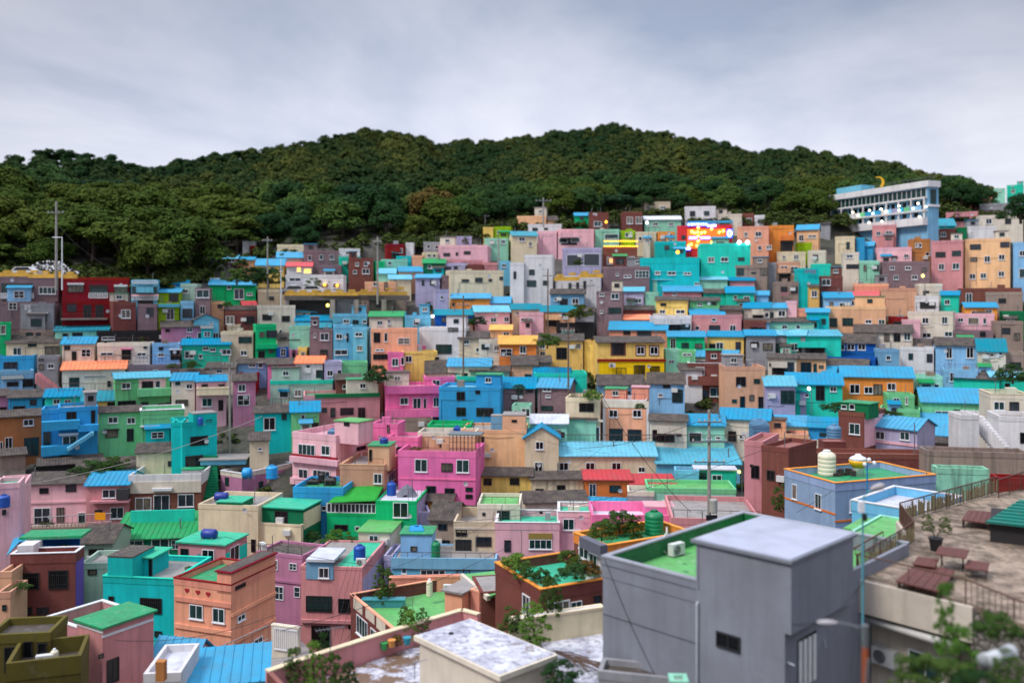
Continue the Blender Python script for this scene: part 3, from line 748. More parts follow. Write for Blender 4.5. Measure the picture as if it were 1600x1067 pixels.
rows('''
# ---- left, upper terraces
262 297 438 443 456 bl gb | 270,446,275,451
117 210 427 433 436 rd gb |
282 309 443 - 470 sg fc | 286,452,294,458
305 330 450 - 497 mv fc | 307,453,327,465;312,478,321,490
282 304 470 - 498 lb fc | 285,482,301,497,D,d
315 345 434 - 442 wh fw |
327 403 437 445 469 eg gb | 355,446,361,452;366,451,381,468,w,d;385,457,395,462
303 345 491 500 531 sb pk | 327,503,333,507;333,520,341,530
322 352 471 - 492 pe fc | 340,475,348,482,d
346 404 478 484 500 br gk |
352 404 486 - 516 br fc | 353,494,366,506;382,494,398,506,d
380 402 471 478 486 co gr |
252 327 502 511 531 pu gk | 258,514,266,519,d;292,512,301,519;291,525,299,531;308,519,326,531,s,b
345 399 518 - 557 bg fc | 373,526,393,536,d;376,547,386,556
355 377 507 - 520 bg fc |
86 173 510 517 528 mt gt | 98,521,107,526,d;113,520,129,526,d
0 18 504 - 556 eg fc | 1,508,9,522
10 96 524 536 557 cr gk | 20,543,34,555;70,541,93,556,d;44,533,57,542,d
97 151 527 537 564 ws gb | 100,540,110,547,d;127,545,142,558,4;112,549,120,563,D
284 363 530 539 562 aq gb | 288,548,303,560;317,542,326,547;328,544,337,549;311,553,316,560;347,546,361,554
58 93 557 - 593 gr fc | 60,569,69,578,d;75,568,84,576;60,560,69,564,d
97 200 566 578 606 ws go | 108,590,124,604,d,b;130,587,166,590,s,c;168,595,173,604,D
200 284 570 - 585 mv fn |  240,577,247,583,4
268 307 583 594 636 ws gb | 291,600,301,607;273,595,283,603,s,b;274,624,294,634,b
307 357 587 596 640 pk gb | 315,600,325,608,d;341,600,351,608,d;316,622,331,635;341,625,349,641,D
364 402 585 595 636 pu gk | 372,600,384,612;371,617,390,633,4
283 330 577 585 600 tp gk |
322 370 567 575 588 ws gk | 338,577,348,583
371 420 561 568 580 bs gk | 389,568,399,574;403,566,411,574
372 402 577 583 590 rd fc |
-5 14 608 618 644 pu gk | 0,636,10,641,d
13 70 610 621 644 bl gk | 47,624,57,633,d;20,634,40,642,d
70 128 608 620 641 aq gb | 83,624,94,631;101,624,111,630,w,c
128 181 612 626 642 ye gt | 131,630,150,640,d,a;168,628,178,640,d,a
-4 66 642 652 702 bn gk | 36,655,53,665;8,683,19,706;38,683,60,712,d;0,690,4,704
154 220 636 645 690 gn gk | 169,651,184,661;198,652,212,662;165,671,184,684,h;198,669,209,690,D
268 284 660 - 723 tq fg |
213 280 693 707 728 cr gk | 262,720,278,728,d
60 160 716 728 744 dk gk |
120 216 718 735 746 mt gk | 170,732,180,740,d;200,734,208,742
390 420 676 688 722 cr gk | 403,699,410,704
0 40 702 712 740 tp gk |
-6 36 738 750 758 tp gk |
# ---- left of the middle
402 465 477 - 516 ws fc d=5 | 410,491,424,501,d;440,493,453,503,d;436,515,441,520
403 450 452 - 472 cr fc | 420,463,428,469,d
455 503 478 487 497 cr gl | 472,489,479,494;488,491,496,495
462 521 493 501 512 bs gb | 475,503,482,508,d
462 520 505 512 526 aq gt |
520 577 490 - 511 sb fl | 551,500,560,506,d;566,500,573,505;536,499,546,505
577 633 487 494 514 ws gg | 589,498,598,510,d;602,499,610,507;588,508,600,514
610 634 488 494 512 aq gt | 622,499,630,507,d
633 676 493 - 520 sb fl | 646,500,654,508
680 742 484 492 513 nb gt | 690,496,700,504,d
742 800 478 487 507 pk gl | 750,497,758,503;766,496,776,504;788,495,795,503
700 742 493 500 514 tn gl | 705,503,715,509
551 575 512 - 560 sb fl | 555,519,566,526;558,540,566,548
452 486 510 - 545 mt fc |
484 522 515 - 561 mv fc | 500,520,514,532;490,521,494,527;500,546,512,558,d
521 553 508 - 557 sb fl | 525,521,535,530;541,521,545,534,d;523,546,543,555
434 469 520 530 545 ws gk | 437,527,449,532,d
433 452 543 - 561 nb fc | 438,545,447,556,4
452 466 546 - 561 pu fc | 456,547,462,560,D
466 480 543 - 560 ye fo | 470,550,477,556
418 476 560 569 593 hp gk | 427,571,434,579;440,580,452,592,d
462 507 557 567 593 wh go | 478,570,485,575;494,578,504,592,D,b
507 536 565 - 594 lv fw | 511,579,520,587;527,578,534,586
534 577 566 - 586 gn fg |
525 566 585 593 615 br gk | 535,600,541,608
556 602 590 598 622 tn gk | 562,602,575,612,d
371 400 610 620 632 pu gk |
398 462 635 645 678 tq gk | 412,652,430,672,w,a;440,646,448,656,d
455 502 628 643 674 gn gb | 470,648,477,655;484,660,498,672,d
580 656 514 - 572 co fp d=5 | 584,520,594,535,d;600,520,606,534;622,528,640,538,4,c;583,553,607,562,d;586,545,600,549,w
655 731 512 - 553 wh fw d=6 | 681,538,706,553,d,b;700,512,716,518,d
606 632 550 - 588 hp fp | 612,560,623,572;626,558,632,570
626 668 540 - 551 hp fp |
630 687 549 - 582 ye fc | 633,556,644,566;680,558,686,568,d
717 766 518 528 553 cr gk | 725,531,733,538;744,543,750,550
748 800 530 - 556 ws fc | 752,538,764,546,d;772,540,780,548
766 802 508 515 532 pe gy | 786,519,796,528
665 735 563 582 590 ws gk | 
700 770 560 572 590 ws gb | 722,583,730,588,d
714 792 588 - 606 aq ft | 723,596,745,603,d
735 800 572 580 592 sg gk | 745,582,755,588
604 640 584 - 604 ro fr |
664 714 589 - 608 hp fp | 675,594,688,604,w,b
# ---- right of the middle
780 842 525 537 562 or gy | 782,545,800,556,4;812,541,822,552,w,b
842 915 522 532 561 ye gk | 869,543,886,561,D,a;843,538,852,545;844,549,852,557;899,537,908,545,s,c
913 932 524 532 560 ye fc | 
952 1046 503 515 528 co gb d=4 | 974,517,985,523,d;995,517,1018,528,D,d
1044 1105 518 526 546 eg gb | 1047,529,1056,545;1065,535,1076,544,d;1086,536,1097,545,d
1105 1166 518 526 547 ye gb | 1119,535,1130,546,w,d;1149,534,1158,547,D;1108,537,1118,545,d
1166 1215 516 524 550 gr gb | 1172,534,1186,542,d;1192,536,1207,548,d
1085 1155 548 558 566 ws gb |
1040 1064 546 - 580 mt fc | 1045,562,1053,568,4
1062 1088 548 - 585 gn fc | 1066,551,1081,557,4
800 865 556 566 583 tp gk | 822,574,832,584,d
834 893 575 589 604 aq gb |
835 921 583 - 608 aq ft |
800 842 560 570 590 pe gk | 820,584,830,590,d
1062 1100 568 578 600 wh gk |
935 1012 586 601 622 bs gk | 966,611,985,616,d;944,606,952,611,d
1012 1074 583 599 633 lb gk | 1036,601,1047,606,d;1050,608,1067,629,b;1028,615,1036,620
860 936 648 655 668 mt gk |
800 830 634 - 660 mt fc | 815,637,828,651,w,b;803,641,808,646
830 886 648 661 690 mt gw | 872,675,882,683,d;838,668,850,678,d
1133 1200 573 - 640 tn fc d=5 | 1150,588,1165,604,d;1178,592,1187,599,d;1144,624,1151,629,d;1156,619,1164,638,D;1171,617,1178,626,d;1185,620,1194,640,D
1015 1073 648 658 692 ws gk | 1019,671,1040,690,D,a;1057,677,1065,682,d
1072 1132 648 664 692 mt gb | 1076,675,1097,692,s,b;1104,682,1112,686;1118,682,1126,686
1125 1202 640 656 692 ws gb | 1138,673,1150,690,D;1155,679,1162,686
1225 1262 604 612 640 lv gt | 1230,616,1242,622
# ---- right
1200 1262 517 524 556 gr gl | 1202,536,1222,556,d
1230 1318 516 525 558 aq gl | 1235,536,1247,548;1256,538,1274,555,d
1372 1470 530 541 548 tp gk |
1407 1463 543 - 568 wh fc | 1419,552,1427,562,d;1448,553,1457,566,D
1372 1408 546 - 576 bs fc | 1384,556,1392,562
1462 1532 528 540 580 lb gk | 1478,543,1488,560;1510,542,1521,560
1474 1532 578 - 600 lb fc | 1484,582,1494,596;1500,584,1512,591,w
1528 1575 530 548 592 ws gt | 1540,551,1553,558;1560,550,1566,555
1572 1602 550 - 592 tp fc | 1578,566,1595,578,d
1200 1248 553 560 586 ws gk | 1202,567,1212,573,d;1226,566,1241,583,d
1244 1294 553 561 583 pe gk | 1251,566,1268,583,d;1271,568,1276,582,D;1279,570,1287,576,d
1292 1360 562 572 588 nb gk |
1230 1321 584 601 646 aq gb d=5 | 1275,603,1288,625,D;1297,604,1307,612;1256,615,1263,620
1196 1246 588 602 651 lv gl | 1220,610,1241,631,d;1200,615,1208,622
1285 1345 574 591 600 or gb d=5 |
1315 1432 574 590 632 or gb d=5 | 1328,600,1343,615,w,a;1350,604,1364,615,w,a;1386,598,1400,610,w,a;1365,600,1378,617,d
1387 1432 617 - 652 gn fc | 1395,622,1406,631;1414,620,1419,632
1430 1476 588 - 610 mt fg | 1440,600,1447,607;1460,600,1467,607
1490 1566 584 593 612 aq gk |
1548 1605 582 590 614 aq gl | 1570,598,1578,606,d
1440 1546 608 630 660 gn gb d=6 | 1461,642,1482,651,w,b;1490,640,1500,655,D,b;1506,644,1524,656,s,c
1375 1442 640 - 662 gn fc |
1200 1264 650 665 681 mt gb | 1210,670,1223,678,d;1228,674,1240,680,d
1264 1311 653 668 690 bl gb | 1280,676,1291,682,d
1408 1502 648 664 672 bl gb |
1440 1502 664 681 700 bl gb |
1200 1263 679 - 706 pe fp | 1227,684,1240,704,d;1204,690,1216,700
1262 1292 688 - 706 ws fl |
1450 1500 676 692 706 tp gk |
1500 1550 648 - 706 wh fc th=-28 |
''')
# ================================================================ the houses that show most
TANK_N = [0]
def tank(loc, r, h, col='blue', rz=0, style='drum', label=None):
    """water tank: ribbed body, lid, outlet pipe"""
    cs = {'blue': (15,75,165), 'sky': (20,150,215), 'green': (10,125,80), 'cream': (222,214,190), 'grey': (80,125,160), 'navy': (25,50,140), 'black': (25,28,30)}
    m = m_plain('tank_'+col, cs[col], .45, nz=.15)
    e = empty('water_tank', loc, rz, label, 'water tank'); b = MB()
    if style == 'drum':
        prof = [(r*.94, 0)]
        n = 5
        for i in range(n): z0 = h*.82*i/n; z1 = h*.82*(i+1)/n; prof += [(r, z0+.03), (r, z1-.05), (r*.95, z1-.02)]
        prof += [(r*.9, h*.86), (r*.5, h*.94)]
        b.lathe(prof, 20); b.build('tank_body', m, e, True)
        l = MB(); l.lathe([(r*.42, h*.93), (r*.42, h), (r*.3, h+.03)], 16); l.build('lid', m_plain('tank_lid_'+('pale' if col == 'cream' else col), (225,228,232) if col == 'cream' else tuple(int(v*.8) for v in cs[col]), .5), e)
    elif style == 'cube':
        b.prism([(-r,-r,0),(r,-r,0),(r,r,0),(-r,r,0)], (0,0,h*.75)); b.add([(-r,-r,h*.75),(r,-r,h*.75),(r,r,h*.75),(-r,r,h*.75),(-r*.7,-r*.7,h),(r*.7,-r*.7,h),(r*.7,r*.7,h),(-r*.7,r*.7,h)],
              [(0,1,5,4),(1,2,6,5),(2,3,7,6),(3,0,4,7),(4,5,6,7)])
        for z in (h*.2, h*.4, h*.6): b.box(-r-.04, r+.04, -r-.04, r+.04, z, z+.07)
        b.build('tank_body', m, e); l = MB(); l.lathe([(r*.3, h), (r*.3, h+.1)], 12); l.build('lid', m_plain('tank_lid_'+col, cs[col], .5), e)
    else:   # lying barrel
        b.tube([(-h/2,0,r),(-h/2+.12,0,r),(h/2-.12,0,r),(h/2,0,r)], [r*.8,r,r,r*.8], 16); b.build('tank_body', m, e, True)
        l = MB(); l.box(-h*.4, -h*.3, -r, r, 0, r*.5); l.box(h*.3, h*.4, -r, r, 0, r*.5); l.build('cradle', STEEL(), e)
    p = MB(); p.tube([(r*1.0, 0, h*.15), (r+.18, 0, h*.12), (r+.2, 0, 0)], .03, 6); p.build('pipe', m_plain('pvc_pipe', (180,180,184), .5), e)
    return e
def ac_unit(loc, rz, label, s=1.0):
    e = empty('air_conditioner', loc, rz, label, 'air conditioner'); w, d, h = .82*s, .32*s, .6*s
    b = MB(); b.box(-w/2, w/2, -d/2, d/2, .06, h); b.build('casing', m_plain('ac_casing', (205,206,204), .5, nz=.2), e)
    f = MB(); f.lathe([(.22*s,0),(.22*s,.02)], 24); fo = f.build('fan_grille', m_plain('ac_grille', (70,72,76), .6), e); fo.location = (-w*.14, -d/2-.001, h*.53); fo.rotation_euler = (R(90),0,0)
    g = MB()
    for i in range(5):
        rr = .05+.04*i; k = 24
        for j in range(k):
            a0, a1 = 2*math.pi*j/k, 2*math.pi*(j+1)/k
            g.tube([(-w*.14+rr*s*math.cos(a0), -d/2-.03, h*.53+rr*s*math.sin(a0)), (-w*.14+rr*s*math.cos(a1), -d/2-.03, h*.53+rr*s*math.sin(a1))], .004, 4, cap=False)
    g.build('fan_guard', m_plain('ac_casing', (205,206,204)), e)
    q = MB(); q.box(-w*.42, -w*.3, -d/2-.03, d/2+.03, 0, .06); q.box(w*.3, w*.42, -d/2-.03, d/2+.03, 0, .06); q.build('foot', STEEL(), e)
    return e
def hood(h, x0, y0, x1, y1, out=.5, m=None, face='F'): return h.part('awning', x0, y0, x1, y1, -out, -.01, m or m_plain('awning_white', (215,216,220), .6), face)
# ---- left, upper terraces
h = H(0, 95, 432, None, 471, 'mv', 'fc', w='2,443,51,459,d,b;61,448,87,460,w,b', d=6, par=.2)
h.part('balcony', 0, 458, 52, 468, -.5, -.02, m_plain('balcony_grey', (150,145,150), .7)); h.railing(0, 52, -.52, h.loc(20, 466, 'F', -.5)[1], .75, WHITE(), bal=True)
H(0, 90, 471, None, 498, 'mv', 'fd', w='13,473,27,484,4;60,478,72,490,d', d=3)
h = H(32, 88, 474, None, 516, 'gr', 'fc', w='45,490,73,504,d,a', d=4); hood(h, 42, 488, 75, 490, .4)
H(30, 88, 516, None, 532, 'tp', 'fd', w='40,519,52,530,d;56,519,64,530,D,d', d=3)
h = H(97, 206, 433, None, 471, 'rd', 'fc', w='106,444,131,457,d,c;179,447,199,460,d,c;140,450,168,462,d,b', d=6)
h.part('balcony_recess', 139, 445, 168, 451, -.02, .01, m_plain('shade_interior', (60,20,22), .9)); h.railing(139, 168, -.12, h.loc(150, 466, 'F')[1], .8, WHITE(), bal=True)  # flat dark strip paints the shade inside the balcony opening
hood(h, 105, 442, 131, 445, .4); hood(h, 178, 445, 199, 448, .4)
h = H(97, 206, 471, None, 500, 'rd', 'fc', w='105,474,119,487,d,d;130,477,143,496,D,a;149,477,162,496,D,a', d=6); h.railing(95, 168, -1.1, .0, .95)
h.part('balcony', 95, 497, 168, 500, -1.2, 0, m_wall('tp'))
h = H(177, 215, 472, None, 516, 'br', 'fr', w='189,484,204,497,w,c', th=30, side=('L', 170), band='br')
h = H(205, 248, 437, None, 475, 'sb', 'fb' if 0 else 'fc', w='206,448,246,462,d,b', d=5)
h.part('string_course', 205, 460, 248, 462.5, -.12, -.01, m_wall('pk')); h.railing(206, 247, -.1, h.loc(220, 469, 'F')[1], .6, WHITE(), bal=True); h.railing(207, 246, -.06, h.H-.6, .5, WHITE(), bal=True)
H(215, 248, 475, None, 503, 'mv', 'fd', w='229,481,239,494,d', d=3)
h = H(248, 283, 448, 457, 474, 'lm', 'sb', w='264,459,279,472,d,a', d=4)
h = H(247, 282, 474, None, 500, 'lm', 'fd', w='260,482,272,500,w,d', d=4); h.part('awning', 247, 475, 281, 480, -.9, -.01, m_metal_roof('l')); h.railing(247, 281, -1, 0, .9)
# dark timber storey over a white cottage
h = H(152, 283, 517, None, 537, 'dk', 'fd', w='159,526,179,531,w,d;264,531,279,535,w,d', d=6)
h = H(152, 238, 536, None, 563, 'ws', 'fd', w='157,550,177,556,w;190,546,205,562,D,a;214,551,229,556,w;224,541,230,545,d', d=3.2); hood(h, 188, 544, 207, 546, .4, m_plain('awning_pink', (220,120,160), .6))
h = H(238, 284, 537, None, 563, 'lb', 'fd', w='248,542,255,547,d;247,552,256,557,w;266,547,281,562,D,a', d=3.2); hood(h, 264, 545, 284, 547, .4)
# blue house with ladder and the pink stair
h = H(-6, 57, 556, None, 582, 'bl', 'fc', w='6,565,27,580,d,d', d=5)
h = H(-6, 57, 580, None, 608, 'lb', 'fc', w='8,594,22,604,d,a;30,592,52,604,d,a', d=3); 
st = MB()
for i in range(12):
    a = P(58+2.7*i, 583+2*i, D_at(70, 600)-.6); st.box(a.x, a.x+.3, a.y-.5, a.y+.5, a.z-1.3, a.z)
tag(st.build('staircase', m_wall('ro')), 'pink outside stair slanting down beside the blue house', 'staircase')
h = H(180, 270, 583, 592, 638, 'gn', 'gl', w='190,598,204,607;184,626,212,635,d,a;220,628,232,639,D;247,630,258,637,d;259,628,269,638,d', d=5.5)
h.part('balcony_recess', 217, 592, 259, 608, -.02, .01, m_wall('pk')); h.wins('221,595,240,607,d,a;243,594,250,606,w,d', y0=-.03); h.part('balcony', 215, 607, 270, 619, -.9, -.01, m_wall('gn'))
h = H(357-50, 362, 606, None, 618, 'cr', 'fc', w='', d=1, par=.1, D=D_at(330, 640)-.9, ext=0)
# blue house with outside stair
h = H(92, 153, 637, None, 712, 'bl', 'fc', w='97,681,121,695,w,b;142,641,149,663,D,a;103,643,120,656,d,a', d=5)
h.part('balcony', 65, 658, 125, 672, -1.1, -.02, m_wall('bl')); hood(h, 92, 677, 123, 680, .5); h.part('balcony', 64, 697, 112, 711, -1.1, -.02, m_wall('bl')); h.part('balcony', 122, 664, 154, 674, -1.1, -.02, m_wall('bl'))
st = MB(); a0 = h.loc(146, 674, 'F', -1.3); a1 = h.loc(106, 700, 'F', -1.3)
for i in range(12):
    t = i/12; x = a0[0]+(a1[0]-a0[0])*t; z = a0[1]+(a1[1]-a0[1])*t; st.box(x-.3, x+.02, -2.0, -1.15, z-.35, z)
st.build('stair', m_wall('sb'), h.e)
h = H(65, 92, 640, None, 712, 'bl', 'fr', w='68,675,79,697,d,b', d=4)
h = H(219, 288, 642, None, 690, 'gn', 'fw', w='231,667,248,681;254,664,267,688,D,a', d=5, cope='w'); hood(h, 219, 665, 250, 667, .4)
# turquoise tower house
h = H(285, 339, 660, None, 722, 'tq', 'fc', w='297,681,325,696,b,a;289,712,318,730,d,a;322,712,335,717,d,a', D=99, th=34, side=('L', 267), ext=5)
h.room(302, 646, 339, 672, .02, 2.2, 'tq', 'c', '322,655,331,660,d', over=.03)
tank(h.on_roof(313, 664), .3, .9, 'blue', label='small blue drum on the turquoise tower house')
h = H(313, 384, 718, None, 727, 'sb', 'tc', w='', d=3.4, D=99, ext=0); h.e.name = 'porch_roof'
H(318, 352, 728, None, 752, 'cr', 'fc', w='336,731,348,748,D,a', d=3, D=100)
# pink terraces under the dark roofs
h = H(36, 135, 738, 757, 832, 'pk', 'gk', w='62,762,76,771,d;103,757,119,768,d;53,793,79,820,w,d;89,793,100,815,D,c;122,800,134,821,s,b', d=6, D=93, th=8)
h.part('string_course', 36, 783, 135, 786, -.1, -.01, m_wall('pk')); h.railing(38, 134, -1.3, h.loc(80, 832, 'F')[1]+.4, .9); h.part('balcony', 36, 824, 135, 832, -1.4, -.01, m_wall('tp'))
h = H(135, 201, 738, 758, 815, 'ro', 'gb', w='160,764,181,778,w,d;148,796,160,803,d;172,792,194,810,w,b', d=5, D=93, th=8)
h.part('balcony', 139, 783, 201, 786, -.8, -.01, m_wall('ro')); h.part('awning', 182, 764, 200, 781, -.75, -.05, m_plain('dark_screen', (52,52,56), .7))
h = H(201, 314, 742, None, 806, 'br', 'fg', w='211,777,237,797,w,c;240,773,265,806,w,d;278,771,303,792,w,d', d=8, D=94, th=6, band='wh', par=1.1)
hood(h, 237, 763, 268, 767, .5); h.part('string_course', 201, 752, 314, 770, -.12, -.01, m_wall('ws'))
h.room(284, 733, 313, 756, .3, 1.2, 'wh', 'g')
h.part('back_wall', 201, 722, 312, 748, 7.6, 7.9, m_wall('dg'))
st = MB(); D0 = 96
for i in range(16):
    a = P(318, 775-4.2*i, D0+.28*i); st.box(a.x-.2, a.x+1.5, a.y, a.y+.35, a.z-1.2, a.z)
tag(st.build('staircase', m_wall('dg')), 'steep dark green outside stair beside the white rimmed roof terrace', 'staircase')
h = H(378, 460, 740, None, 800, 'pu', 'fd', w='404,752,411,764,d;417,754,427,768,w,d;430,756,439,762,d', D=97, th=58, side=('L', 345), wL='352,746,358,758,d', cope='w', band='ws')
tank(h.on_roof(421, 750)+Vector((0,1,0)), .62, 1.45, 'sky', label='sky blue ribbed water tank on the mauve pink corner house')
tank(h.on_roof(386, 748), .6, .9, 'sky', style='barrel', label='blue barrel lying on the mauve pink corner house')
# left edge
h = H(-10, 30, 756, None, 905, 'pk', 'ft', w='5,796,8,804,d', D=78, th=20, d=3, ext=8)
h = H(-10, 36, 762, None, 900, 'pk', 'fb' if 0 else 'fc', w='0,832,9,838,d', D=82, th=22, d=6, ext=8)
tank(P(6, 792, 77.5), .5, 1.1, 'blue', label='blue tank on the left edge terrace')
h = H(17, 118, 866, None, 966, 'br', 'fp', w='33,895,62,920,b,a;76,890,106,920,b,a;38,948,50,960,d,d;58,948,76,960,d,d', D=72, th=6, side=('R', 131), par=.7, cope='w', ext=8)
h.part('side_paint', 118.3, 866, 130.5, 960, 0.0, .02, m_wall('pp'), 'R')
h.part('white_box', 27, 852, 52, 874, .6, 2.4, m_wall('wh'))
q = MB(); a = h.loc(30, 853, 'F', 2.6); b = h.loc(129, 835, 'F', 4); 
c = h.part('terrace_canopy', 30, 838, 127, 842, 2.2, 4.6, m_floor('g')); h.part('rear_wall', 54, 843, 124, 862, 4.2, 4.4, m_wall('nb'))
tarp = MB(); tp_ = [P(10, 868, 74), P(24, 834, 80), P(97, 830, 81), P(95, 838, 78), P(30, 846, 77)]
tarp.prism(tp_, (0,0,-.08)); tag(tarp.build('tarpaulin', m_metal_roof('b')), 'bright blue tarpaulin stretched behind the dark brick roof terrace', 'tarpaulin')
h = H(126, 176, 820, 848, 905, 'sg', 'gk', w='139,857,162,868,d', D=81, th=5, d=5)
h = H(126, 172, 880, None, 960, 'sg', 'fc', w='137,889,152,898,d', D=76, th=5, d=4)
h = H(0, 18, 893, None, 940, 'tn', 'fc', w='', D=70, th=6, d=4); h = H(-4, 16, 925, None, 965, 'tn', 'fg', w='3,944,11,954,d', D=68, th=6, d=3)
# teal roofed house with big white windows
h = H(178, 308, 803, 842, 890, 'dg', 'sg', w='196,844,224,870,w,b;237,841,264,866,w,b;268,843,280,858,4,b', D=86, th=7, d=4.5); h.roofm = None
h.part('parapet', 204, 797, 304, 828, 2.6, 2.8, m_wall('aq'))
tagb = MB(); a = P(155, 812, 86); tagb.box(a.x-.4, a.x+.6, a.y-.05, a.y, a.z, a.z+.7); tag(tagb.build('sign_board', m_plain('orange_board', (245,160,15), .5)), 'plain bright orange board on the railing above the grey cottage', 'sign board')
# turquoise house with stair tower
h = H(161, 272, 905, None, 1005, 'tq', 'fc', w='219,934,253,958,b,a;170,931,178,940,d;242,986,253,994,d', D=69, th=-8, d=6, ext=8, cope='aq')
h.room(168, 868, 207, 905, .02, 3.2, 'tq', 'd', over=.02, nm='stair_tower'); h.room(207, 868, 237, 905, 1.6, 2.6, 'tq', 't', '235,872,236,900,D,a', over=.25)
# cabin
h = H(278, 352, 850, None, 893, 'ro', 'tt', w='283,857,294,870,d,a;316,858,335,880,w,a', D=77, th=-13, side=('R', 386), wR='359,853,373,876,w,a', ext=5)
h.part('side_paint', 352.3, 856, 386, 880, 0, .02, m_wall('aq'), 'R')
tank(P(327, 842, 79), .45, 1.3, 'navy', R(-10), 'barrel', 'dark blue barrel lying on the pale teal cabin roof')
# cream house with green box
h = H(310, 403, 790, None, 870, 'cr', 'fc', w='392,842,400,862,d', D=86, th=-8, d=6, ext=5)
h.room(338, 783, 378, 812, .03, 2.6, 'dg', 't', '', over=.06); tank(P(346, 783, 88), .45, 1.25, 'navy', 0, 'barrel', 'dark blue barrel lying on the dark green stair box')
h.part('green_panel', 346, 797, 400, 812, .9, 1.0, m_wall('dg'))
# peach house with hearts
h = H(272, 361, 914, None, 1022, 'co', 'fg', w='297,944,317,967,w,b;332,949,352,973,w,b;300,996,318,1004,d,a', D=64, th=-20, side=('R', 430), wR='370,959,383,970,w,b;396,996,410,1030,w,d;363,1012,379,1018,w,c', ext=7, band='co', cope='rd')
for y in (940, 983): h.part('string_course', 272, y-3, 361, y+4, -.12, -.01, m_wall('co')); h.part('string_course', 361.5, y+1, 430, y+6, .01, .12, m_wall('co'), 'R')
rm = MB(); u0 = h.loc(339, 900, 'F')[0]; z1 = h.loc(339, 893, 'F')[1]; rm.box(u0, h.W+.01, .0, h.d+.01, h.roofz-.3, z1); o = rm.build('rooftop_room', m_wall('co'), h.e)
rm = MB(); rm.box(u0-.12, h.W+.15, -.12, h.d+.12, z1, z1+.1); rm.build('coping', m_wall('rd'), o); rm = MB(); rm.box(u0+.05, h.W-.03, .05, h.d-.05, z1+.1, z1+.13); rm.build('roof', m_floor('d'), o)
h.wins('367,912,383,919,d,a', 'R')
hm = m_plain('heart_red', (165,25,40), .6)
for px, py in ((292, 922), (309, 925), (325, 928)):
    u, z = h.loc(px, py, 'F', -.02); q = MB(); s_ = .17
    pts = [(s_*(16*math.sin(t)**3)/13, s_*(13*math.cos(t)-5*math.cos(2*t)-2*math.cos(3*t)-math.cos(4*t))/13) for t in [2*math.pi*i/24 for i in range(24)]]
    q.prism([(u+a, -.03, z+b) for a, b in pts], (0, .028, 0)); q.build('heart', hm, h.e)
# pink house in front
h = H(160, 240, 979, None, 1110, 'ro', 'tg', w='157,1024,158,1025,d;166,1028,186,1066,D,a', D=50, th=58, side=('L', 120), ext=6)
h.part('coping', 160, 979, 240, 983, -.05, -.005, WHITE()); h.part('coping', 120, 979, 160, 983, -.05, -.005, WHITE(), 'L')
h = H(73, 131, 984, None, 1110, 'ro', 'fg', w='100,1028,112,1055,w,a', D=51.5, th=-33, d=3.6, ext=6, cope='w', par=.8)
# olive house and its terrace
h = H(-20, 78, 992, None, 1110, 'ol', 'fd', w='8,1010,30,1050,D,a;36,1000,52,1042,d,a;58,1004,74,1034,d,a', D=47, th=8, d=2.6, ext=5, band='ol')
h = H(10, 126, 1036, None, 1110, 'ol', 'fd', w='', D=44.5, th=18, d=3, ext=5, par=.8)
ac_unit(h.to_world(h.W*.45, 1.2, h.roofz), R(18), 'small white air conditioner on the olive terrace')
tank(h.to_world(h.W*.58, 1.3, h.roofz), .2, .8, 'cream', label='slim pale gas cylinder on the olive terrace')
# blue roofs at the bottom edge
h = H(236, 300, 1000, 1040, 1100, 'pk', 'gb', w='', D=55, th=-12, side=('R', 334), ext=4)
h = H(282, 416, 1018, 1075, 1120, 'gr', 'sb', w='', D=48, th=14, d=4.5, ext=4)
H(225, 282, 1052, None, 1110, 'wh', 'fw', w='', D=47, th=6, d=4, ext=4)
q = MB(); a = P(252, 1062, 46); q.box(a.x-.22, a.x+.22, a.y-.2, a.y+.2, a.z, a.z+1.0); tag(q.build('chimney_stack', m_wall('bn')), 'short ochre brick chimney beside the blue sheet roof', 'chimney')
# ---- middle
h = H(400, 434, 507, None, 561, 'eg', 'fg', w='405,519,414,527,d;416,516,433,528,d,d;403,548,414,560,d,a;420,545,427,552,d,c', d=4); h.part('balcony', 400, 538, 434, 545, -.6, -.01, m_wall('eg'))
h = H(422, 524, 595, None, 632, 'sg', 'fc', w='436,609,451,621,s,b;460,609,471,619;485,610,497,619;503,611,510,618;514,612,519,624,D', d=5.5, D=116, band='aq')
for i in range(3): h.part('awning', 435+6*i, 608, 440+6*i, 612, -.4, -.02, m_metal_roof('b'))
h.railing(426, 474, -1.2, h.loc(440, 632, 'F')[1], .95); h.part('balcony', 424, 631, 524, 634, -1.3, -.01, m_wall('tp'))
h = H(475, 598, 618, None, 658, 'ro', 'fg', w='503,637,511,644,d;516,637,524,652,D,b;531,637,553,648,d,a;559,637,571,653,d,a', d=6, D=110, band='ro')
h.part('string_course', 492, 615, 594, 621, -.15, .1, m_wall('dg'))
h = H(602, 686, 604, None, 654, 'hp', 'fp', w='625,621,638,632,w,b;645,622,658,638,w,b;661,622,667,641,w,d;677,621,686,635,w,b', d=6, D=112, ext=4)
h.part('parapet', 604, 603, 687, 615, -.5, -.01, m_wall('hp')); h.part('balcony', 603, 640, 686, 652, -1.1, -.01, m_wall('hp')); h.railing(605, 684, -1.1, h.loc(640, 641, 'F', -1.1)[1], .25)
h = H(604, 680, 653, None, 674, 'tp', 'fd', w='', d=2, D=110.5, dirt=1.4)
h = H(686, 786, 605, None, 664, 'bl', 'fl', w='713,612,727,625,d,a;713,636,728,650,d,a;743,610,750,615,d;744,637,771,650,d,a;722,655,730,662,d', d=6, D=110, ext=4)
h = H(668, 735, 664, None, 676, 'eg', 'fg', w='', d=4, D=104)
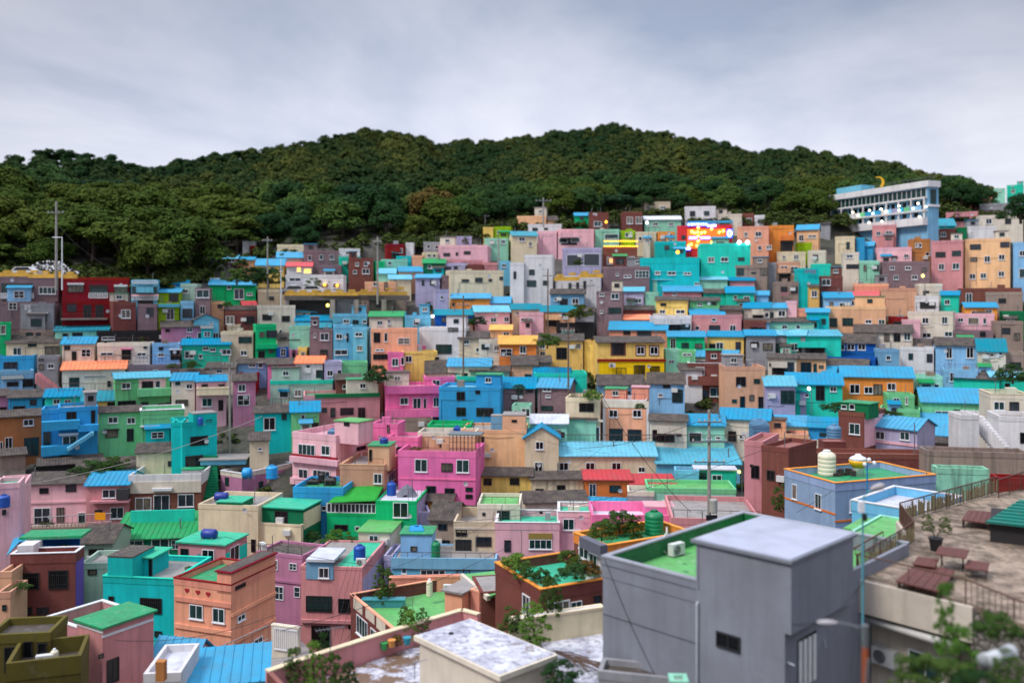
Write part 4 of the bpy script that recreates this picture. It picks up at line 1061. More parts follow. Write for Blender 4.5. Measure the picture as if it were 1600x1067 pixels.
h = H(765, 840, 590, 606, 645, 'mv', 'gb', w='806,607,818,618,d;822,608,833,613,d;848,616,856,621,d;798,635,808,640,d', d=5, D=113, th=-4); 
h = H(840, 893, 592, 606, 645, 'mv', 'gb', w='848,606,861,611,w;853,617,860,621,w;846,634,864,641,d', D=112, th=-14, d=5)
h = H(933, 1041, 526, 535, 588, 'ye', 'gk', w='956,536,976,554,b,d;995,541,1007,554,w;1016,541,1028,554,w;963,574,978,587,D,a;990,570,1008,588,d,a;1015,572,1031,580,d,a', d=6)
h.part('string_course', 933, 561, 1041, 565, -.15, -.01, m_wall('rd')); h.part('wall_panel', 936, 565, 1038, 587, -.03, -.005, m_wall((240,190,45)))
for a, b, c, d_ in ((955, 535, 977, 555), (994, 540, 1008, 555), (1015, 540, 1029, 555)): h.part('window_trim', a-1, b-1, c+1, d_+1, -.03, -.005, m_wall('br'))
ac_unit(h.to_world(h.W*.22, -.5, h.loc(957, 574, 'F')[1]), 0, 'air conditioner hung on the yellow two storey house')
# brick balcony house
h = H(1075, 1134, 568, None, 648, 'br', 'fc', w='1086,573,1101,586,w,d;1109,605,1131,620,w,b;1094,609,1107,636,D,d;1077,613,1092,617,s,c', d=5, D=118, cope='w')
h.part('balcony', 1075, 588, 1134, 602, -.8, -.01, m_wall('br')); h.part('wall_panel', 1074, 632, 1136, 647, -.12, -.005, m_wall('ws'))
# cream and pink-white pair with flat roofs
h = H(884, 941, 622, None, 692, 'cr', 'fd', w='905,630,928,643,d,a;918,667,937,690,w,d;890,667,899,673,d', d=5, D=107); h.railing(888, 930, .3, h.roofz, 1.0); h.part('balcony', 915, 656, 942, 659, -.4, -.01, m_wall('ws'))
h = H(942, 1014, 625, None, 692, 'co', 'fp', w='952,640,965,652,w,a;989,640,1002,652,w,a;952,669,973,689,d,a;981,671,1002,690,d,a', d=5, D=107, band='wh', par=.5)
h.part('string_course', 942, 626, 1014, 637, -.08, -.005, m_wall('ws'))
h.part('corner_strip', 942, 637, 946, 692, -.06, -.004, m_wall('wh')); h.part('corner_strip', 1010, 637, 1014, 692, -.06, -.004, m_wall('wh')); h.room(987, 604, 1013, 622, 1.5, 2.0, 'co', 'p')
# the long cream house with ribbed roofs
h = H(862, 1025, 691, 712, 744, 'cr', 'gl', w='874,722,888,735,w,a;915,722,929,735,w,a;956,722,970,735,w,a;997,729,1008,738,w,a', d=6, D=100, th=-1)
h = H(820, 873, 668, 684, 744, 'cr', 'pb', w='837,690,849,702,w,a;835,722,848,736,w,a', d=5, D=99.6, th=-2)
h = H(1026, 1156, 694, 725, 775, 'sb', 'sl', w='1105,738,1120,750,d,b;1128,740,1150,752,w,b;1036,745,1052,757,w,a', d=5.5, D=99, th=-3)
h = H(1055, 1092, 735, None, 760, 'sb', 'fr', w='', d=2.2, D=95)
h = H(1086, 1150, 733, None, 762, 'aq', 'tw', w='1092,738,1104,758,D,b;1112,742,1128,752,w,b', d=2, D=95.5)
h = H(830, 912, 737, 749, 776, 'cr', 'gk', w='870,757,883,769,d,a;836,763,850,770,d,a', d=4.5, D=96, dirt=1.5)
h = H(748, 831, 731, 744, 778, 'ye', 'gk', w='756,747,768,758,d,a;796,747,812,757,d,a;756,772,763,778,d;780,772,796,778,d', d=5, D=96.5, dirt=1.2)
h = H(914, 986, 738, 750, 782, 'or', 'sr', w='921,756,931,775,w,d;952,758,970,769,d,b', d=4, D=95, th=-2)
h = H(986, 1054, 742, 757, 782, 'or', 'sr', w='995,760,1007,769,w,b', d=3.6, D=94.5, th=-2)
h = H(820, 917, 768, 785, 800, 'ws', 'gk', w='', d=4, D=91.5)
h = H(912, 981, 780, 796, 806, 'bl', 'sb', w='', d=3.4, D=90)
h = H(981, 1022, 768, None, 798, 'gr', 'fc', w='985,783,994,789,d;1002,784,1011,791,d', d=3, D=90.5, band='ws')
h = H(1012, 1150, 764, None, 792, 'mt', 'fm', w='1034,781,1056,788,w,a;1076,781,1100,788,w,a;1059,782,1074,788,s,c', d=4.5, D=90, band='gn')
# light pink two storey corner house
h = H(457, 525, 680, None, 768, 'pk', 'fp', w='466,694,493,711,w,b;502,696,516,711,w,b;467,732,481,750,w,d;489,734,516,752,w,d', D=97, th=-28, side=('R', 591), wR='557,697,571,703,d', ext=5, par=.6, band='pk')
h.part('string_course', 455, 712, 526, 716, -.2, -.01, m_wall('rd')); h.part('balcony', 452, 716, 527, 725, -.5, -.01, m_wall('pk')); h.part('balcony', 525.5, 717, 588, 724, .01, .4, m_wall('pk'), 'R'); h.part('balcony', 453, 750, 524, 760, -.5, -.01, m_wall('pk'))
h.room(523, 656, 560, 680, .4, 2.6, 'pk', 'm', '538,659,546,665,d'); q = h.on_roof(521, 680); tank(q, .55, .7, 'grey', 0, 'cube', 'pale grey square water tank on the big light pink roof')
# tan house in front of it
h = H(531, 600, 727, None, 770, 'tn', 'fc', w='584,740,597,755,w,d', D=93, th=-6, side=('R', 627), wR='606,737,617,752,w,d', ext=5, cope='tn')
h.room(575, 695, 608, 724, .6, 2.8, 'tn', 'g', '577,702,581,720,D,a'); tank(P(600, 695, 95), .45, .8, 'navy', label='round navy water tank on the tan rooftop room')
# hot pink houses
h = H(622, 743, 706, None, 790, 'hp', 'fr', w='648,717,668,737,w,b;690,723,707,737,b,c;713,718,733,738,w,b;666,759,681,770,d,a;727,761,739,768,d;727,772,739,779,d;695,763,710,771,d', D=93, th=-7, side=('R', 757), ext=6, par=.55)
h.part('string_course', 622, 747, 743, 749.5, -.08, -.01, m_wall('hp'))
cg = MB(); u0 = h.loc(702, 690, 'F', .6)[0]; u1 = h.loc(750, 690, 'F', .6)[0]; z = h.roofz
for i in range(9): x = u0+(u1-u0)*i/8; cg.box(x-.02, x+.02, .6, .64, z, z+2.2); cg.box(x-.02, x+.02, 2.5, 2.54, z, z+2.2)
for zz_ in (.7, 1.4, 2.15): cg.box(u0, u1, .6, .64, z+zz_, z+zz_+.04)
cg.build('rooftop_cage', DARKF(), h.e); cg = MB(); cg.box(u0-.15, u1+.15, .4, 2.7, z+2.2, z+2.3); cg.build('cage_roof', m_metal_roof('k'), h.e)
h.part('inner_wall', 690, 692, 702, 704, 2.4, 2.6, m_wall('tn'))
h = H(605, 653, 683, None, 712, 'hp', 'fc', w='619,698,630,708,d,a', D=98, th=-10, d=3.4, band='hp')
h = H(581, 621, 662, None, 700, 'hp', 'fg', w='605,664,609,676,d', D=100.5, th=-8, d=3.4)
h = H(653, 742, 676, None, 704, 'tn', 'fb' if 0 else 'fc', w='688,692,700,704,d,b', D=99, th=-5, d=3.6, band='ws'); tank(h.on_roof(714, 678), .35, .9, 'blue', 0, 'cube', 'small square blue tank between the pink house and the cream wall')
# tall cream block behind
h = H(722, 822, 672, None, 738, 'pe', 'fc', w='752,682,757,694,d', D=101, th=-3, d=6, ext=5, par=.3)
h.room(785, 648, 821, 672, .02, 3.2, 'pe', 'c', '799,655,808,660,d', over=.03); h.room(767, 649, 785, 668, .6, 1.5, 'bs', 'c', over=.02)
# blue house with black tanks
h = H(458, 536, 762, None, 840, 'bl', 'fg', w='503,790,510,797,w,a', D=90, th=-6, side=('R', 560), ext=6, par=.5)
tank(h.on_roof(499, 758)+Vector((0,1.4,0)), .42, 1.1, 'black', label='black round water tank on the blue house'); tank(h.on_roof(512, 761)+Vector((0,1.2,0)), .55, .8, 'black', 0, 'cube', 'black square tank on the blue house'); tank(h.on_roof(485, 761)+Vector((0,1.6,0)), .5, .5, 'black', 0, 'cube', 'low black box tank on the blue house')
# green house with canopy
h = H(587, 651, 783, None, 835, 'eg', 'fw', w='614,785,638,808,w,a;636,820,650,834,d,a', D=88, th=-5, side=('R', 672), ext=6, par=.15)
h.part('side_paint', 651.3, 772, 672, 838, 0, .02, m_wall('lv'), 'R')
for i in range(5): u = h.loc(638+7*i, 783, 'F', .3)[0]; q = MB(); q.tube([(u, .3, h.roofz), (u, .3, h.roofz+1.3)], .02, 5); q.build('reinforcing_bar', RUST(), h.e)
tank(h.on_roof(610, 776)+Vector((0,.8,0)), .48, 1.4, 'blue', label='blue ribbed water tank on the emerald green house')
h2 = H(511, 588, 802, None, 835, 'eg', 'fg', w='523,819,543,829,d,a;555,822,562,829,s,d', D=88.6, th=-5, d=4.6, ext=6, par=.2)
q = MB(); n = 13
u0 = h2.loc(511, 800, 'F')[0]; u1 = h2.loc(587, 800, 'F')[0]; z0 = h2.H; z1 = h2.loc(540, 786, 'F')[1]
for i in range(n): x = u0+(u1-u0)*i/(n-1); q.box(x-.05, x+.05, -.02, .04, z0, z1)
q.box(u0, u1, -.03, .05, z1-.08, z1); q.box(u0, u1, -.03, .05, z0, z0+.08); q.build('glazed_screen', WHITE(), h2.e); q = MB(); q.box(u0+.02, u1-.02, .0, .02, z0+.08, z1-.08); q.build('screen_pane', m_glass('d'), h2.e)
can = MB(); nx, ny = 14, 8
e0 = [P(512, 785, 88.3), P(588, 782, 88.3), P(607, 753, 96), P(548, 755, 96)]
vs = []
for j in range(ny+1):
    for i in range(nx+1):
        u, v = i/nx, j/ny; p = (e0[0]*(1-u)+e0[1]*u)*(1-v)+(e0[3]*(1-u)+e0[2]*u)*v
        vs.append(p+Vector((0,0, .2*math.sin(u*math.pi)*math.sin(v*math.pi)+.06*math.sin(u*14)*math.sin(v*5)+.3*math.sin(v*math.pi)*(.3+u*.5))))
can.add(vs, [(j*(nx+1)+i, j*(nx+1)+i+1, (j+1)*(nx+1)+i+1, (j+1)*(nx+1)+i) for j in range(ny) for i in range(nx)])
cn = can.build('canopy', m_plain('green_netting', (15,150,40), .8, nz=.4, scale=1.5), None, True)
md = cn.modifiers.new('thickness', 'SOLIDIFY'); md.thickness = .05; tag(cn, 'bright green netting canopy sagging over the roof with white framed glazing', 'canopy')
# grey crumpled tarpaulin
q = MB(); b0 = h.on_roof(635, 776); rr = random.Random(3); n = 9; vs = []
for j in range(n):
    for i in range(n):
        u, v = i/(n-1)-.5, j/(n-1)-.5; vs.append(b0+Vector((u*1.9, v*1.4+.4, max(0, 1.1-2.2*(u*u+v*v)*1.6)+rr.uniform(-.14, .14))))
q.add(vs, [(j*n+i, j*n+i+1, (j+1)*n+i+1, (j+1)*n+i) for j in range(n-1) for i in range(n-1)])
tp_ = q.build('tarpaulin', m_plain('grey_tarp', (110,112,125), .7, nz=.4)); tp_.modifiers.new('thickness', 'SOLIDIFY').thickness = .03; tag(tp_, 'crumpled grey tarpaulin over a heap on the emerald green house', 'tarpaulin')
# green cube on the cream wall
h = H(403, 474, 794, None, 840, 'dg', 'tt', w='429,798,450,820,d,a', D=86, th=-13, side=('R', 501), ext=1); h.part('side_paint', 474.3, 794, 501, 820, 0, .02, m_wall('cr'), 'R')
h = H(395, 470, 820, None, 850, 'cr', 'fc', w='', D=85.5, th=-13, side=('R', 500), ext=5, par=.1)
h = H(655, 672, 800, None, 835, 'lv', 'fc', w='', D=89, d=3)
# little brown houses
h = H(668, 706, 768, 783, 812, 'bn', 'gk', w='', D=92, th=-10, d=3.5); h.part('yellow_boarding', 672, 789, 703, 803, -.05, -.01, m_plain('yellow_board', (215,170,60), .7))
h = H(671, 712, 785, 812, 860, 'tp', 'gk', w='684,818,699,828,d,a;690,843,703,851,d,a', D=86, th=-8, d=5)
h = H(700, 780, 772, 790, 800, 'tp', 'gk', w='', D=93, d=5)
# beige house and pale pink neighbours
h = H(709, 778, 815, None, 868, 'bg', 'fc', w='712,827,730,838,d,a;712,843,736,862,D,a;743,839,768,853,d,a', D=83.5, th=-3, d=6, par=.9, ext=6); h.part('string_course', 709, 824, 775, 827, -.1, -.01, m_wall('ws'))
h = H(746, 812, 788, None, 830, 'ws', 'fm', w='753,800,759,806,d;777,798,796,814,d,a', D=85.5, th=-3, d=5, ext=4)
h = H(774, 874, 817, None, 870, 'pk', 'ft', w='826,842,863,858,w,b;788,843,798,862,d,d;845,800,846,801,d', D=82, th=-2, d=5, par=.55, ext=5, cope='w'); h.part('transom', 826, 833, 863, 842, -.08, -.01, m_plain('yellow_glass', (150,130,70), .4))
h = H(872, 926, 800, None, 850, 'pk', 'ft', w='879,810,898,828,w,b', D=82.5, th=-3, d=4, ext=5, cope='w')
h = H(925, 1055, 805, None, 830, 'hp', 'fw', w='', D=80, th=-2, d=5.5, par=.9, ext=3); h.room(1008, 791, 1055, 812, 2.8, 2.4, 'hp', 'p', over=.02)
h = H(1050, 1190, 812, None, 850, 'ro', 'fc', w='', D=76, th=-6, d=9, par=.45, ext=4)
# white shed with green roof
h = H(560, 611, 830, None, 884, 'ws', 'tm', w='577,835,591,846,w,d', D=84, th=-6, side=('R', 632), ext=4)
for x in (602,): h.pipe(h.W*.97)
# light blue house
h = H(612, 775, 876, None, 920, 'lb', 'fc', w='627,885,636,896,w,d;657,889,696,906,w,d;713,890,735,918,D,b', D=80, th=-2, d=5.5, par=.12, ext=5)
h.part('string_course', 611, 872, 776, 889, -.18, -.01, m_wall('lb')); h.room(626, 833, 675, 874, .9, 2.8, 'lb', 'g', '641,853,652,861,d'); h.part('wall_panel', 613, 890, 772, 918, -.03, -.005, m_wall('sb'))
tank(P(651, 839, 82.5), .66, 1.0, 'sky', R(10), 'cube', 'sky blue water tank on the light blue stair box'); tank(P(681, 872, 81), .42, 1.6, 'green', label='tall green barrel beside the light blue stair box')
# mauve pink house
h = H(401, 472, 868, None, 980, 'pu', 'fd', w='416,873,434,890,4,d;452,879,464,891,4,d;430,915,443,937,4,d;460,917,469,932,4,d', D=77, th=-19, side=('R', 508), ext=6, par=.2)
for y in (905,): h.part('string_course', 401, y, 472, y+4, -.12, -.01, m_wall('pu')); h.part('string_course', 472.4, y+1, 507, y+5, .01, .12, m_wall('pu'), 'R')
ac_unit(h.on_roof(411, 862), R(-60), 'white air conditioner at the edge of the dark roof on the mauve pink house', 1.3)
h = H(426, 478, 955, None, 1012, 'ol', 'fd', w='446,966,464,985,d,a', D=79, th=-10, d=2, par=.1); g = MB()
# pinkish house with garage
h = H(470, 566, 886, None, 1012, 'ro', 'fc', w='478,931,519,955,b,b;528,935,551,957,b,a;487,977,516,1010,d,a;544,976,553,982,d', D=75.5, th=-5, side=('R', 601), ext=4, par=.15)
h.part('wall_panel', 478, 878, 521, 905, -.06, -.005, m_wall('bs')); h.wins('498,886,514,903,w,d', y0=-.07); h.part('string_course', 470, 969, 566, 974, -.25, -.01, m_wall('ro')); h.part('side_paint', 566.4, 884, 601, 922, 0, .02, m_wall('lv'), 'R')
h.part('awning', 478, 874, 522, 878, -.3, 3.4, m_metal_roof('w')); q = MB(); q.box(h.loc(524, 880, 'F')[0], h.W-.1, .1, h.d-.1, h.roofz, h.roofz+.04); q.build('roof_coating', m_floor('t'), h.e)
tank(h.on_roof(561, 876)+Vector((0,.3,0)), .52, 1.35, 'blue', label='dark blue ribbed water tank with a yellow hose on the pinkish garage house')
ac_unit(h.to_world(h.W*.93, 1, h.roofz), 0, 'small air conditioner beside the ribbed blue tank')
h = H(600, 613, 868, None, 925, 'lv', 'fc', w='', D=81, th=-5, d=4)
# ================================================================ foreground
# slanted red brick house with the green and white terrace
h = H(548, 617, 985, None, 1110, 'br', 'fm', w='552,930,553,931,d;558,965,575,995,w,b;580,982,588,1000,w,b', D=60, th=-60, d=9.5, ext=6, cope='co', par=.9)
for a, b, c, d_ in ((552,936,566,955),(571,952,585,970),(588,966,602,986)): h.part('parapet_panel', a, b+2, c, d_, -.06, -.035, m_wall('ws'))
brick_terrace = h
h = H(608, 722, 902, None, 935, 'co', 'fc', w='', D=70.5, th=5, d=.5, par=.05, ext=2)
ac_unit(P(701, 925, 69.5), R(-5), 'white air conditioner on the terrace against the low coral wall')
tank(P(671, 931, 68), .24, 1.3, 'cream', label='pale gas cylinder standing on the green terrace')
# small coral cabin with mossy lean-to roof, brick beside it
h = H(695, 722, 925, None, 990, 'co', 'tc', w='', D=57, th=-30, side=('R', 752), ext=4)
h = H(752, 806, 925, None, 990, 'br', 'fc', w='', D=56.5, th=12, d=3.4, ext=5, par=.02)
h = H(735, 762, 926, None, 990, 'co', 'fc', w='', D=56.8, th=-35, d=2.6, ext=4, par=.02)
q = MB(); c_ = [P(763, 932, 56), P(806, 916, 57.5), P(795, 889, 62), P(721, 897, 61)]
q.prism(c_, (0,0,-.14)); tag(q.build('roof_slab', m_floor('m', .9)), 'sloping moss green roof slab over the small coral cabin', 'roof slab')
q = MB(); q.prism([c_[3]+Vector((-.1,-.05,-.25)), c_[0]+Vector((-.1,-.05,-.25)), c_[0]+Vector((.12,.1,-.25)), c_[3]+Vector((.12,.1,-.25))], (0,0,.3)); tag(q.build('fascia', m_wall('ws')), 'weathered white fascia beam along the mossy sloping slab', 'fascia')
# orange rimmed brick houses
h = H(845, 960, 921, None, 1100, 'br', 'ft', w='856,937,866,961,w,b;868,938,890,962,w,c;892,938,908,960,w,b;928,930,938,950,d,d', D=50, th=27, side=('L', 774), wL='817,930,829,957,w,d', ext=6, par=.55, band='br', cope='or')
roof_garden = h
h2 = H(947, 1082, 853, None, 930, 'br', 'fg', w='', D=53, th=29, side=('L', 897), ext=1.2, par=.5, band='or', cope='or')
tank(h2.on_roof(1022, 834), .6, 1.55, 'green', R(40), label='big dark green water tank on the orange rimmed roof')
# glazed lean-to
cab = H(938, 942, 870, None, 915, 'wh', 'fc', w='', D=52.2, th=27, side=('L', 904), wL='906,850,920,872,w,b;922,866,934,884,w,b', ext=2, par=.02)
hood(cab, 905, 845, 938, 862, .5, m_plain('awning_grey', (95,95,110), .6), 'L')
# grey block with green flat roof
GREYW = m_wall((132,136,147), .35)
g = H(942, 1225, 943, None, 1200, (132,136,147), 'fm', w='', D=33, th=-45, d=11.6, ext=8, par=.75, cope=None, dirt=.35)
q = MB(); tw = 3.75; zt = (HY-871)/F*33-g.O.z
q.box(g.W-tw, g.W+.07, -.07, 5.1, -8, zt-2.75); q.box(g.W-tw, g.W+.32, -.07, 5.12, zt-2.75, zt-.14); t_ = q.build('roof_tower', GREYW, g.e)
q = MB(); q.box(g.W-tw-.18, g.W+.4, -.2, 5.3, zt-.14, zt-.02); q.build('slab_edge', GREYW, t_); q = MB(); q.box(g.W-tw-.08, g.W+.3, -.1, 5.2, zt-.02, zt+.02); q.build('roof', m_plain('pale_waterproof_coating', (178,183,202), .3, nz=.5, scale=.55), t_)
q = MB(); q.box(-.06, g.W-tw-.0, -.06, .22, g.H+.003, g.H+.08); q.box(-.06, .22, .22, g.d-.2, g.H+.003, g.H+.08); q.box(-.06, g.W+.05, g.d-.2, g.d+.06, g.H+.003, g.H+.08); q.build('coping', m_wall((150,154,164), .35), g.e)
q = MB(); q.box(.0, g.W-tw, -.055, -.03, g.H-.32, g.H-.29); q.box(g.W-tw+.1, g.W-tw+.13, -.09, -.07, g.H-.3, zt-.3); q.build('render_groove', m_wall((95,98,110)), g.e); q = MB()
for zz__ in (1.4, 3.6): q = MB(); q.box(.0, g.W-tw, -.045, -.03, zz__, zz__+.025); q.build('render_joint', m_wall((104,108,118)), g.e)
q = MB(); q.box(.17, g.W-tw, g.d-.22, g.d-.19, g.roofz+.01, g.H-.02); q.box(.165, .19, .2, g.d-.25, g.roofz+.01, g.H-.02); q.box(g.W-tw-.02, g.W-tw-.0, 5.1, g.d-.25, g.roofz+.01, g.H-.02); q.build('upstand', m_floor('G', .3), g.e); rq = random.Random(12)
for k_ in range(9):
    q = MB(); r_ = rq.uniform(.08, .3); q.lathe([(r_, 0), (r_*.96, .004)], 9, (0, 0, 0)); o_ = q.build('algae_patch', m_floor('G', .3), g.e); o_.location = (g.W-tw-rq.uniform(.4, 3.4), rq.uniform(1.0, 6.5), g.roofz+.004); o_.scale = (1.5, .8, 1)
q = MB(); q.box(g.W-.45, g.W+.05, .0, g.d, -9, g.H-2.45); 
g.wins('1121,990,1156,1014,d,a', y0=-.075)
u, z = g.loc(1090, 941, 'F', -.1)
q = MB(); q.tube([(u, .0, z), (u, -.14, z-.02), (u, -.14, z-.15), (u, -.14, -8)], .06, 10); q.build('drainpipe', m_plain('pvc_grey', (170,175,185), .45), g.e, True)
cbl = MB(); a = g.loc(945, 872, 'F', -.03); b = g.loc(1030, 1066, 'F', -.03); cbl.tube([(a[0]+(b[0]-a[0])*t, -.05, a[1]+(b[1]-a[1])*t-.25*math.sin(t*math.pi)) for t in [i/10 for i in range(11)]], .012, 5); cbl.build('cable', BLACK(), g.e)
q = MB()
ya, za = g.loc(1243, 1003, 'R'); yb_, zb = g.loc(1272, 1057, 'R')
for i in range(4):
    y = ya+(yb_-ya)*(i+.5)/4; q.box(g.W+.1, g.W+.14, y-.14, y+.1, zb, za)
q.build('shutter', WHITE(), g.e); q = MB(); q.box(g.W+.075, g.W+.09, ya, yb_, zb, za+.1); q.build('window_opening', m_glass('a'), g.e)
q = MB(); ya, za = g.loc(1228, 1033, 'R'); q.tube([(g.W, ya, za), (g.W+.35, ya, za-.05)], .035, 8); ya, za = g.loc(1284, 1000, 'R'); q.tube([(g.W, ya, za+.05), (g.W+.12, ya, za), (g.W+.16, ya, za-.25)], .03, 8); q.build('vent_pipe', m_plain('pvc_grey', (170,175,185)), g.e)
pa = onz(1057, 868, g.O.z+g.roofz); ac_unit(pa, R(38), 'white air conditioner on the green roof of the grey block', 1.0)
q = MB(); q.tube([pa+Vector((-.45,.1,.1)), pa+Vector((-.75,.1,.3)), pa+Vector((-.62,.15,.75)), pa+Vector((-.4,.3,1.0)), pa+Vector((-.3,.9,1.1))], .035, 8); tag(q.build('insulated_hose', m_plain('hose_white', (215,212,205), .7), None, True), 'white insulated hose looping up from the air conditioner', 'hose')
# low pale roofs below and left of the grey block
h = H(935, 1062, 1060, None, 1110, 'gr', 'fd', w='', D=36, th=-14, d=1.4, ext=4, par=.25)
h = H(1048, 1075, 1064, None, 1110, 'mt', 'fc', w='', D=34, th=-4, d=.7, ext=3, par=.1)
h = H(800, 945, 968, None, 1060, 'cr', 'fw', w='', D=45, th=22, d=.5, ext=5, par=.02)
q = MB(); z = -17.4
pts = [onz(842, 1000, z), onz(945, 952, z), onz(948, 1066, z), onz(880, 1066, z), onz(860, 1030, z)]
q.prism(pts, (0,0,-.4)); tag(q.build('flat_roof', m_stained()), 'stained white flat roof between the white block and the grey block', 'roof')
ac_unit(onz(925, 985, z), R(-60), 'grey white air conditioner against the cream parapet')
q = MB(); rr = random.Random(5)
for i in range(26):
    a = onz(862+rr.uniform(-3, 6)+i*1.6, 1016+i*.6, z+.3); b = a+Vector((1.4+rr.uniform(-.5, .5), -1.4+rr.uniform(-.5, .3), rr.uniform(-.05, .15))); q.tube([a, (a+b)/2+Vector((0,0,rr.uniform(0, .1))), b], .03, 5)
tag(q.build('firewood_pile', m_plain('twig_wood', (96,78,70), .9)), 'pile of brown sticks laid beside the white block', 'firewood')
# white stucco block
h = H(781, 860, 1052, None, 1200, 'ws', 'tw', w='', D=38, th=42, side=('L', 656), ext=6, dirt=.25)
q = MB(); q.box(-.12, h.W+.12, -.12, h.d+.12, h.H+.002, h.H+.05); q.build('roof_surface', m_stained(), h.e); q = MB(); q.lathe([(.12, 0), (.12, .05)], 12, (h.W*.4, h.d*.85, h.H+.05)); q.build('roof_drain', BLACK(), h.e)
q = MB(); q.box(-.22, h.W+.22, -.26, -.0, h.H-.2, h.H+.03); q.box(-.22, .0, 0, h.d+.2, h.H-.2, h.H+.03); q.box(h.W, h.W+.22, 0, h.d+.2, h.H-.2, h.H+.03); q.build('eaves', m_wall('ws', .3), h.e)
# long parapet and stained terrace in front
zt = -17.0
line = [onz(417, 1049, zt), onz(500, 1021, zt), onz(600, 989, zt), onz(722, 953, zt), onz(748, 960, zt)]
q = MB(); c2 = MB()
for a, b in zip(line, line[1:]):
    dr = (b-a).normalized(); nn = Vector((-dr.y, dr.x, 0))
    q.prism([a-nn*.12, b-nn*.12, b+nn*.12, a+nn*.12], (0,0,-1.3)); c2.prism([a-nn*.18+Vector((0,0,.002)), b-nn*.18+Vector((0,0,.002)), b+nn*.18+Vector((0,0,.002)), a+nn*.18+Vector((0,0,.002))], (0,0,.07))
pw = q.build('parapet_wall', m_wall('ro')); tag(pw, 'long rose parapet wall with cream coping around the stained terrace', 'parapet'); c2.build('coping', m_wall('cr'), pw)
q = MB(); q.prism([line[0], line[0]+Vector((1.2,-1.8,0)), line[0]+Vector((1.4,-1.7,0)), line[0]+Vector((.2,.1,0))], (0,0,-1.5)); q.build('end_wall', m_wall('br'), pw)
pts = [line[0]+Vector((.1,0,-1.1)), line[3]+Vector((0,-.1,-1.1)), line[4]+Vector((-.1,-.1,-1.1)), Vector((1, 36, zt-1.1)), Vector((-9, 32, zt-1.1))]
q = MB(); q.prism(pts, (0,0,-1.2)); tag(q.build('terrace_floor', m_stained(True)), 'white terrace floor with brown stains in front of the white block', 'terrace')
# grey blue house with green roof, light blue neighbour
h = H(1305, 1462, 755, None, 900, (150,172,205), 'fg', w='1328,781,1342,800,w,a', D=68, th=20, side=('L', 1226), wL='1238,757,1246,779,w,c;1274,772,1284,795,w,b', ext=6, par=.5, cope='or')
h.part('string_course', 1226, 789, 1305, 792, -.04, -.005, m_wall('or'), 'L'); h.part('string_course', 1305, 806, 1450, 809, -.04, -.005, m_wall('or'))
tank(h.on_roof(1292, 742), .72, 2.05, 'cream', label='tall cream ribbed water tank on the green roof')
e = empty('painted_tank', h.on_roof(1341, 743), 0, 'white tank with a yellow painted cone on the green roof', 'water tank')
q = MB(); q.lathe([(.42,0),(.45,.7),(.72,1.1),(.72,1.35)], 20); q.build('tank_body', m_plain('tank_pale', (215,215,210), .5), e, True)
q = MB(); q.lathe([(.47,.68),(.735,1.1),(.735,1.3)], 20); q.build('yellow_band', m_plain('tank_yellow', (240,175,20), .5), e, True); q = MB(); q.lathe([(.74,1.35),(.6,1.5),(.25,1.68),(.2,1.78)], 20); q.build('lid', m_plain('tank_lid_white', (225,228,235), .45), e, True)
q = MB(); rr = random.Random(2)
for i in range(14): a = h.on_roof(1316, 743)+Vector((rr.uniform(-.8,.9), rr.uniform(-.3,.5), 0)); s_ = rr.uniform(.15,.4); q.box(a.x-s_/2, a.x+s_/2, a.y-s_/2, a.y+s_/2, a.z, a.z+rr.uniform(.15,.55))
tag(q.build('junk_heap', m_plain('junk_dark', (60,52,50), .9)), 'heap of dark junk between the two pale tanks', 'junk')
h = H(1331, 1442, 800, None, 900, 'sb', 'fw', w='', D=54.5, th=-46, d=6.4, ext=7, par=.55, cope='w', dirt=.3)
# brown brick houses left of it
h = H(1190, 1232, 700, None, 805, 'br', 'fr', w='1174,727,1175,728,d;1199,735,1210,750,d,a', D=80, th=-42, d=6, ext=6, side=None, dirt=.8)
h = H(1163, 1192, 690, None, 800, 'ro', 'fr', w='1174,727,1186,747,d,a', D=83, th=-30, d=6, ext=6)
tank(P(1186, 685, 90), .8, 1.9, 'grey', 0, 'cube', 'square grey blue water tank on the brown brick house')
h = H(1208, 1452, 710, None, 756, 'br', 'fr', w='', D=84, th=-4, d=3, ext=5, dirt=.7)
tank(P(1303, 690, 92), .72, 1.8, 'grey', label='round grey blue tank on a brown brick pier'); h = H(1287, 1322, 690, None, 720, 'br', 'fr', w='', D=89, th=-4, d=2, par=.05)
h = H(1448, 1610, 708, None, 770, 'tp', 'fd', w='', D=76, th=-10, d=2.5, ext=5, dirt=1.5)
h = H(1464, 1545, 733, None, 775, 'mt', 'fd', w='', D=72, th=-10, d=1.5, ext=5, dirt=1.6)
h = H(1560, 1620, 748, None, 790, 'rd', 'fd', w='', D=62, th=-10, d=1.5, ext=5)
# right hand middle houses
h = H(1310, 1350, 645, None, 700, 'br', 'fg', w='1327,661,1344,679,w,b', D=97, th=-44, side=('R', 1384), ext=4); h.part('side_paint', 1350.5, 645, 1384, 695, 0, .02, m_wall('pk'), 'R')
h.room(1313, 627, 1358, 647, .2, 2.6, 'dg', 'g', '1315,632,1323,639,w,a;1327,631,1336,640,w,a')
h = H(1355, 1433, 655, 672, 705, 'lv', 'gb', w='1368,674,1383,686,w,d;1406,674,1422,688,w,b', D=96, th=-46, side=('R', 1461), ext=4)
h.part('string_course', 1355, 690, 1433, 694, -.1, -.01, m_wall('pk'))
h = H(1548, 1610, 617, None, 665, 'ws', 'fg', w='1552,627,1570,641,w,b;1577,628,1592,650,d,d', D=93, th=-15, d=5, cope='cr'); h = H(1562, 1620, 652, None, 712, 'wh', 'fc', w='1594,676,1604,692,d,a', D=88, th=-15, d=5)
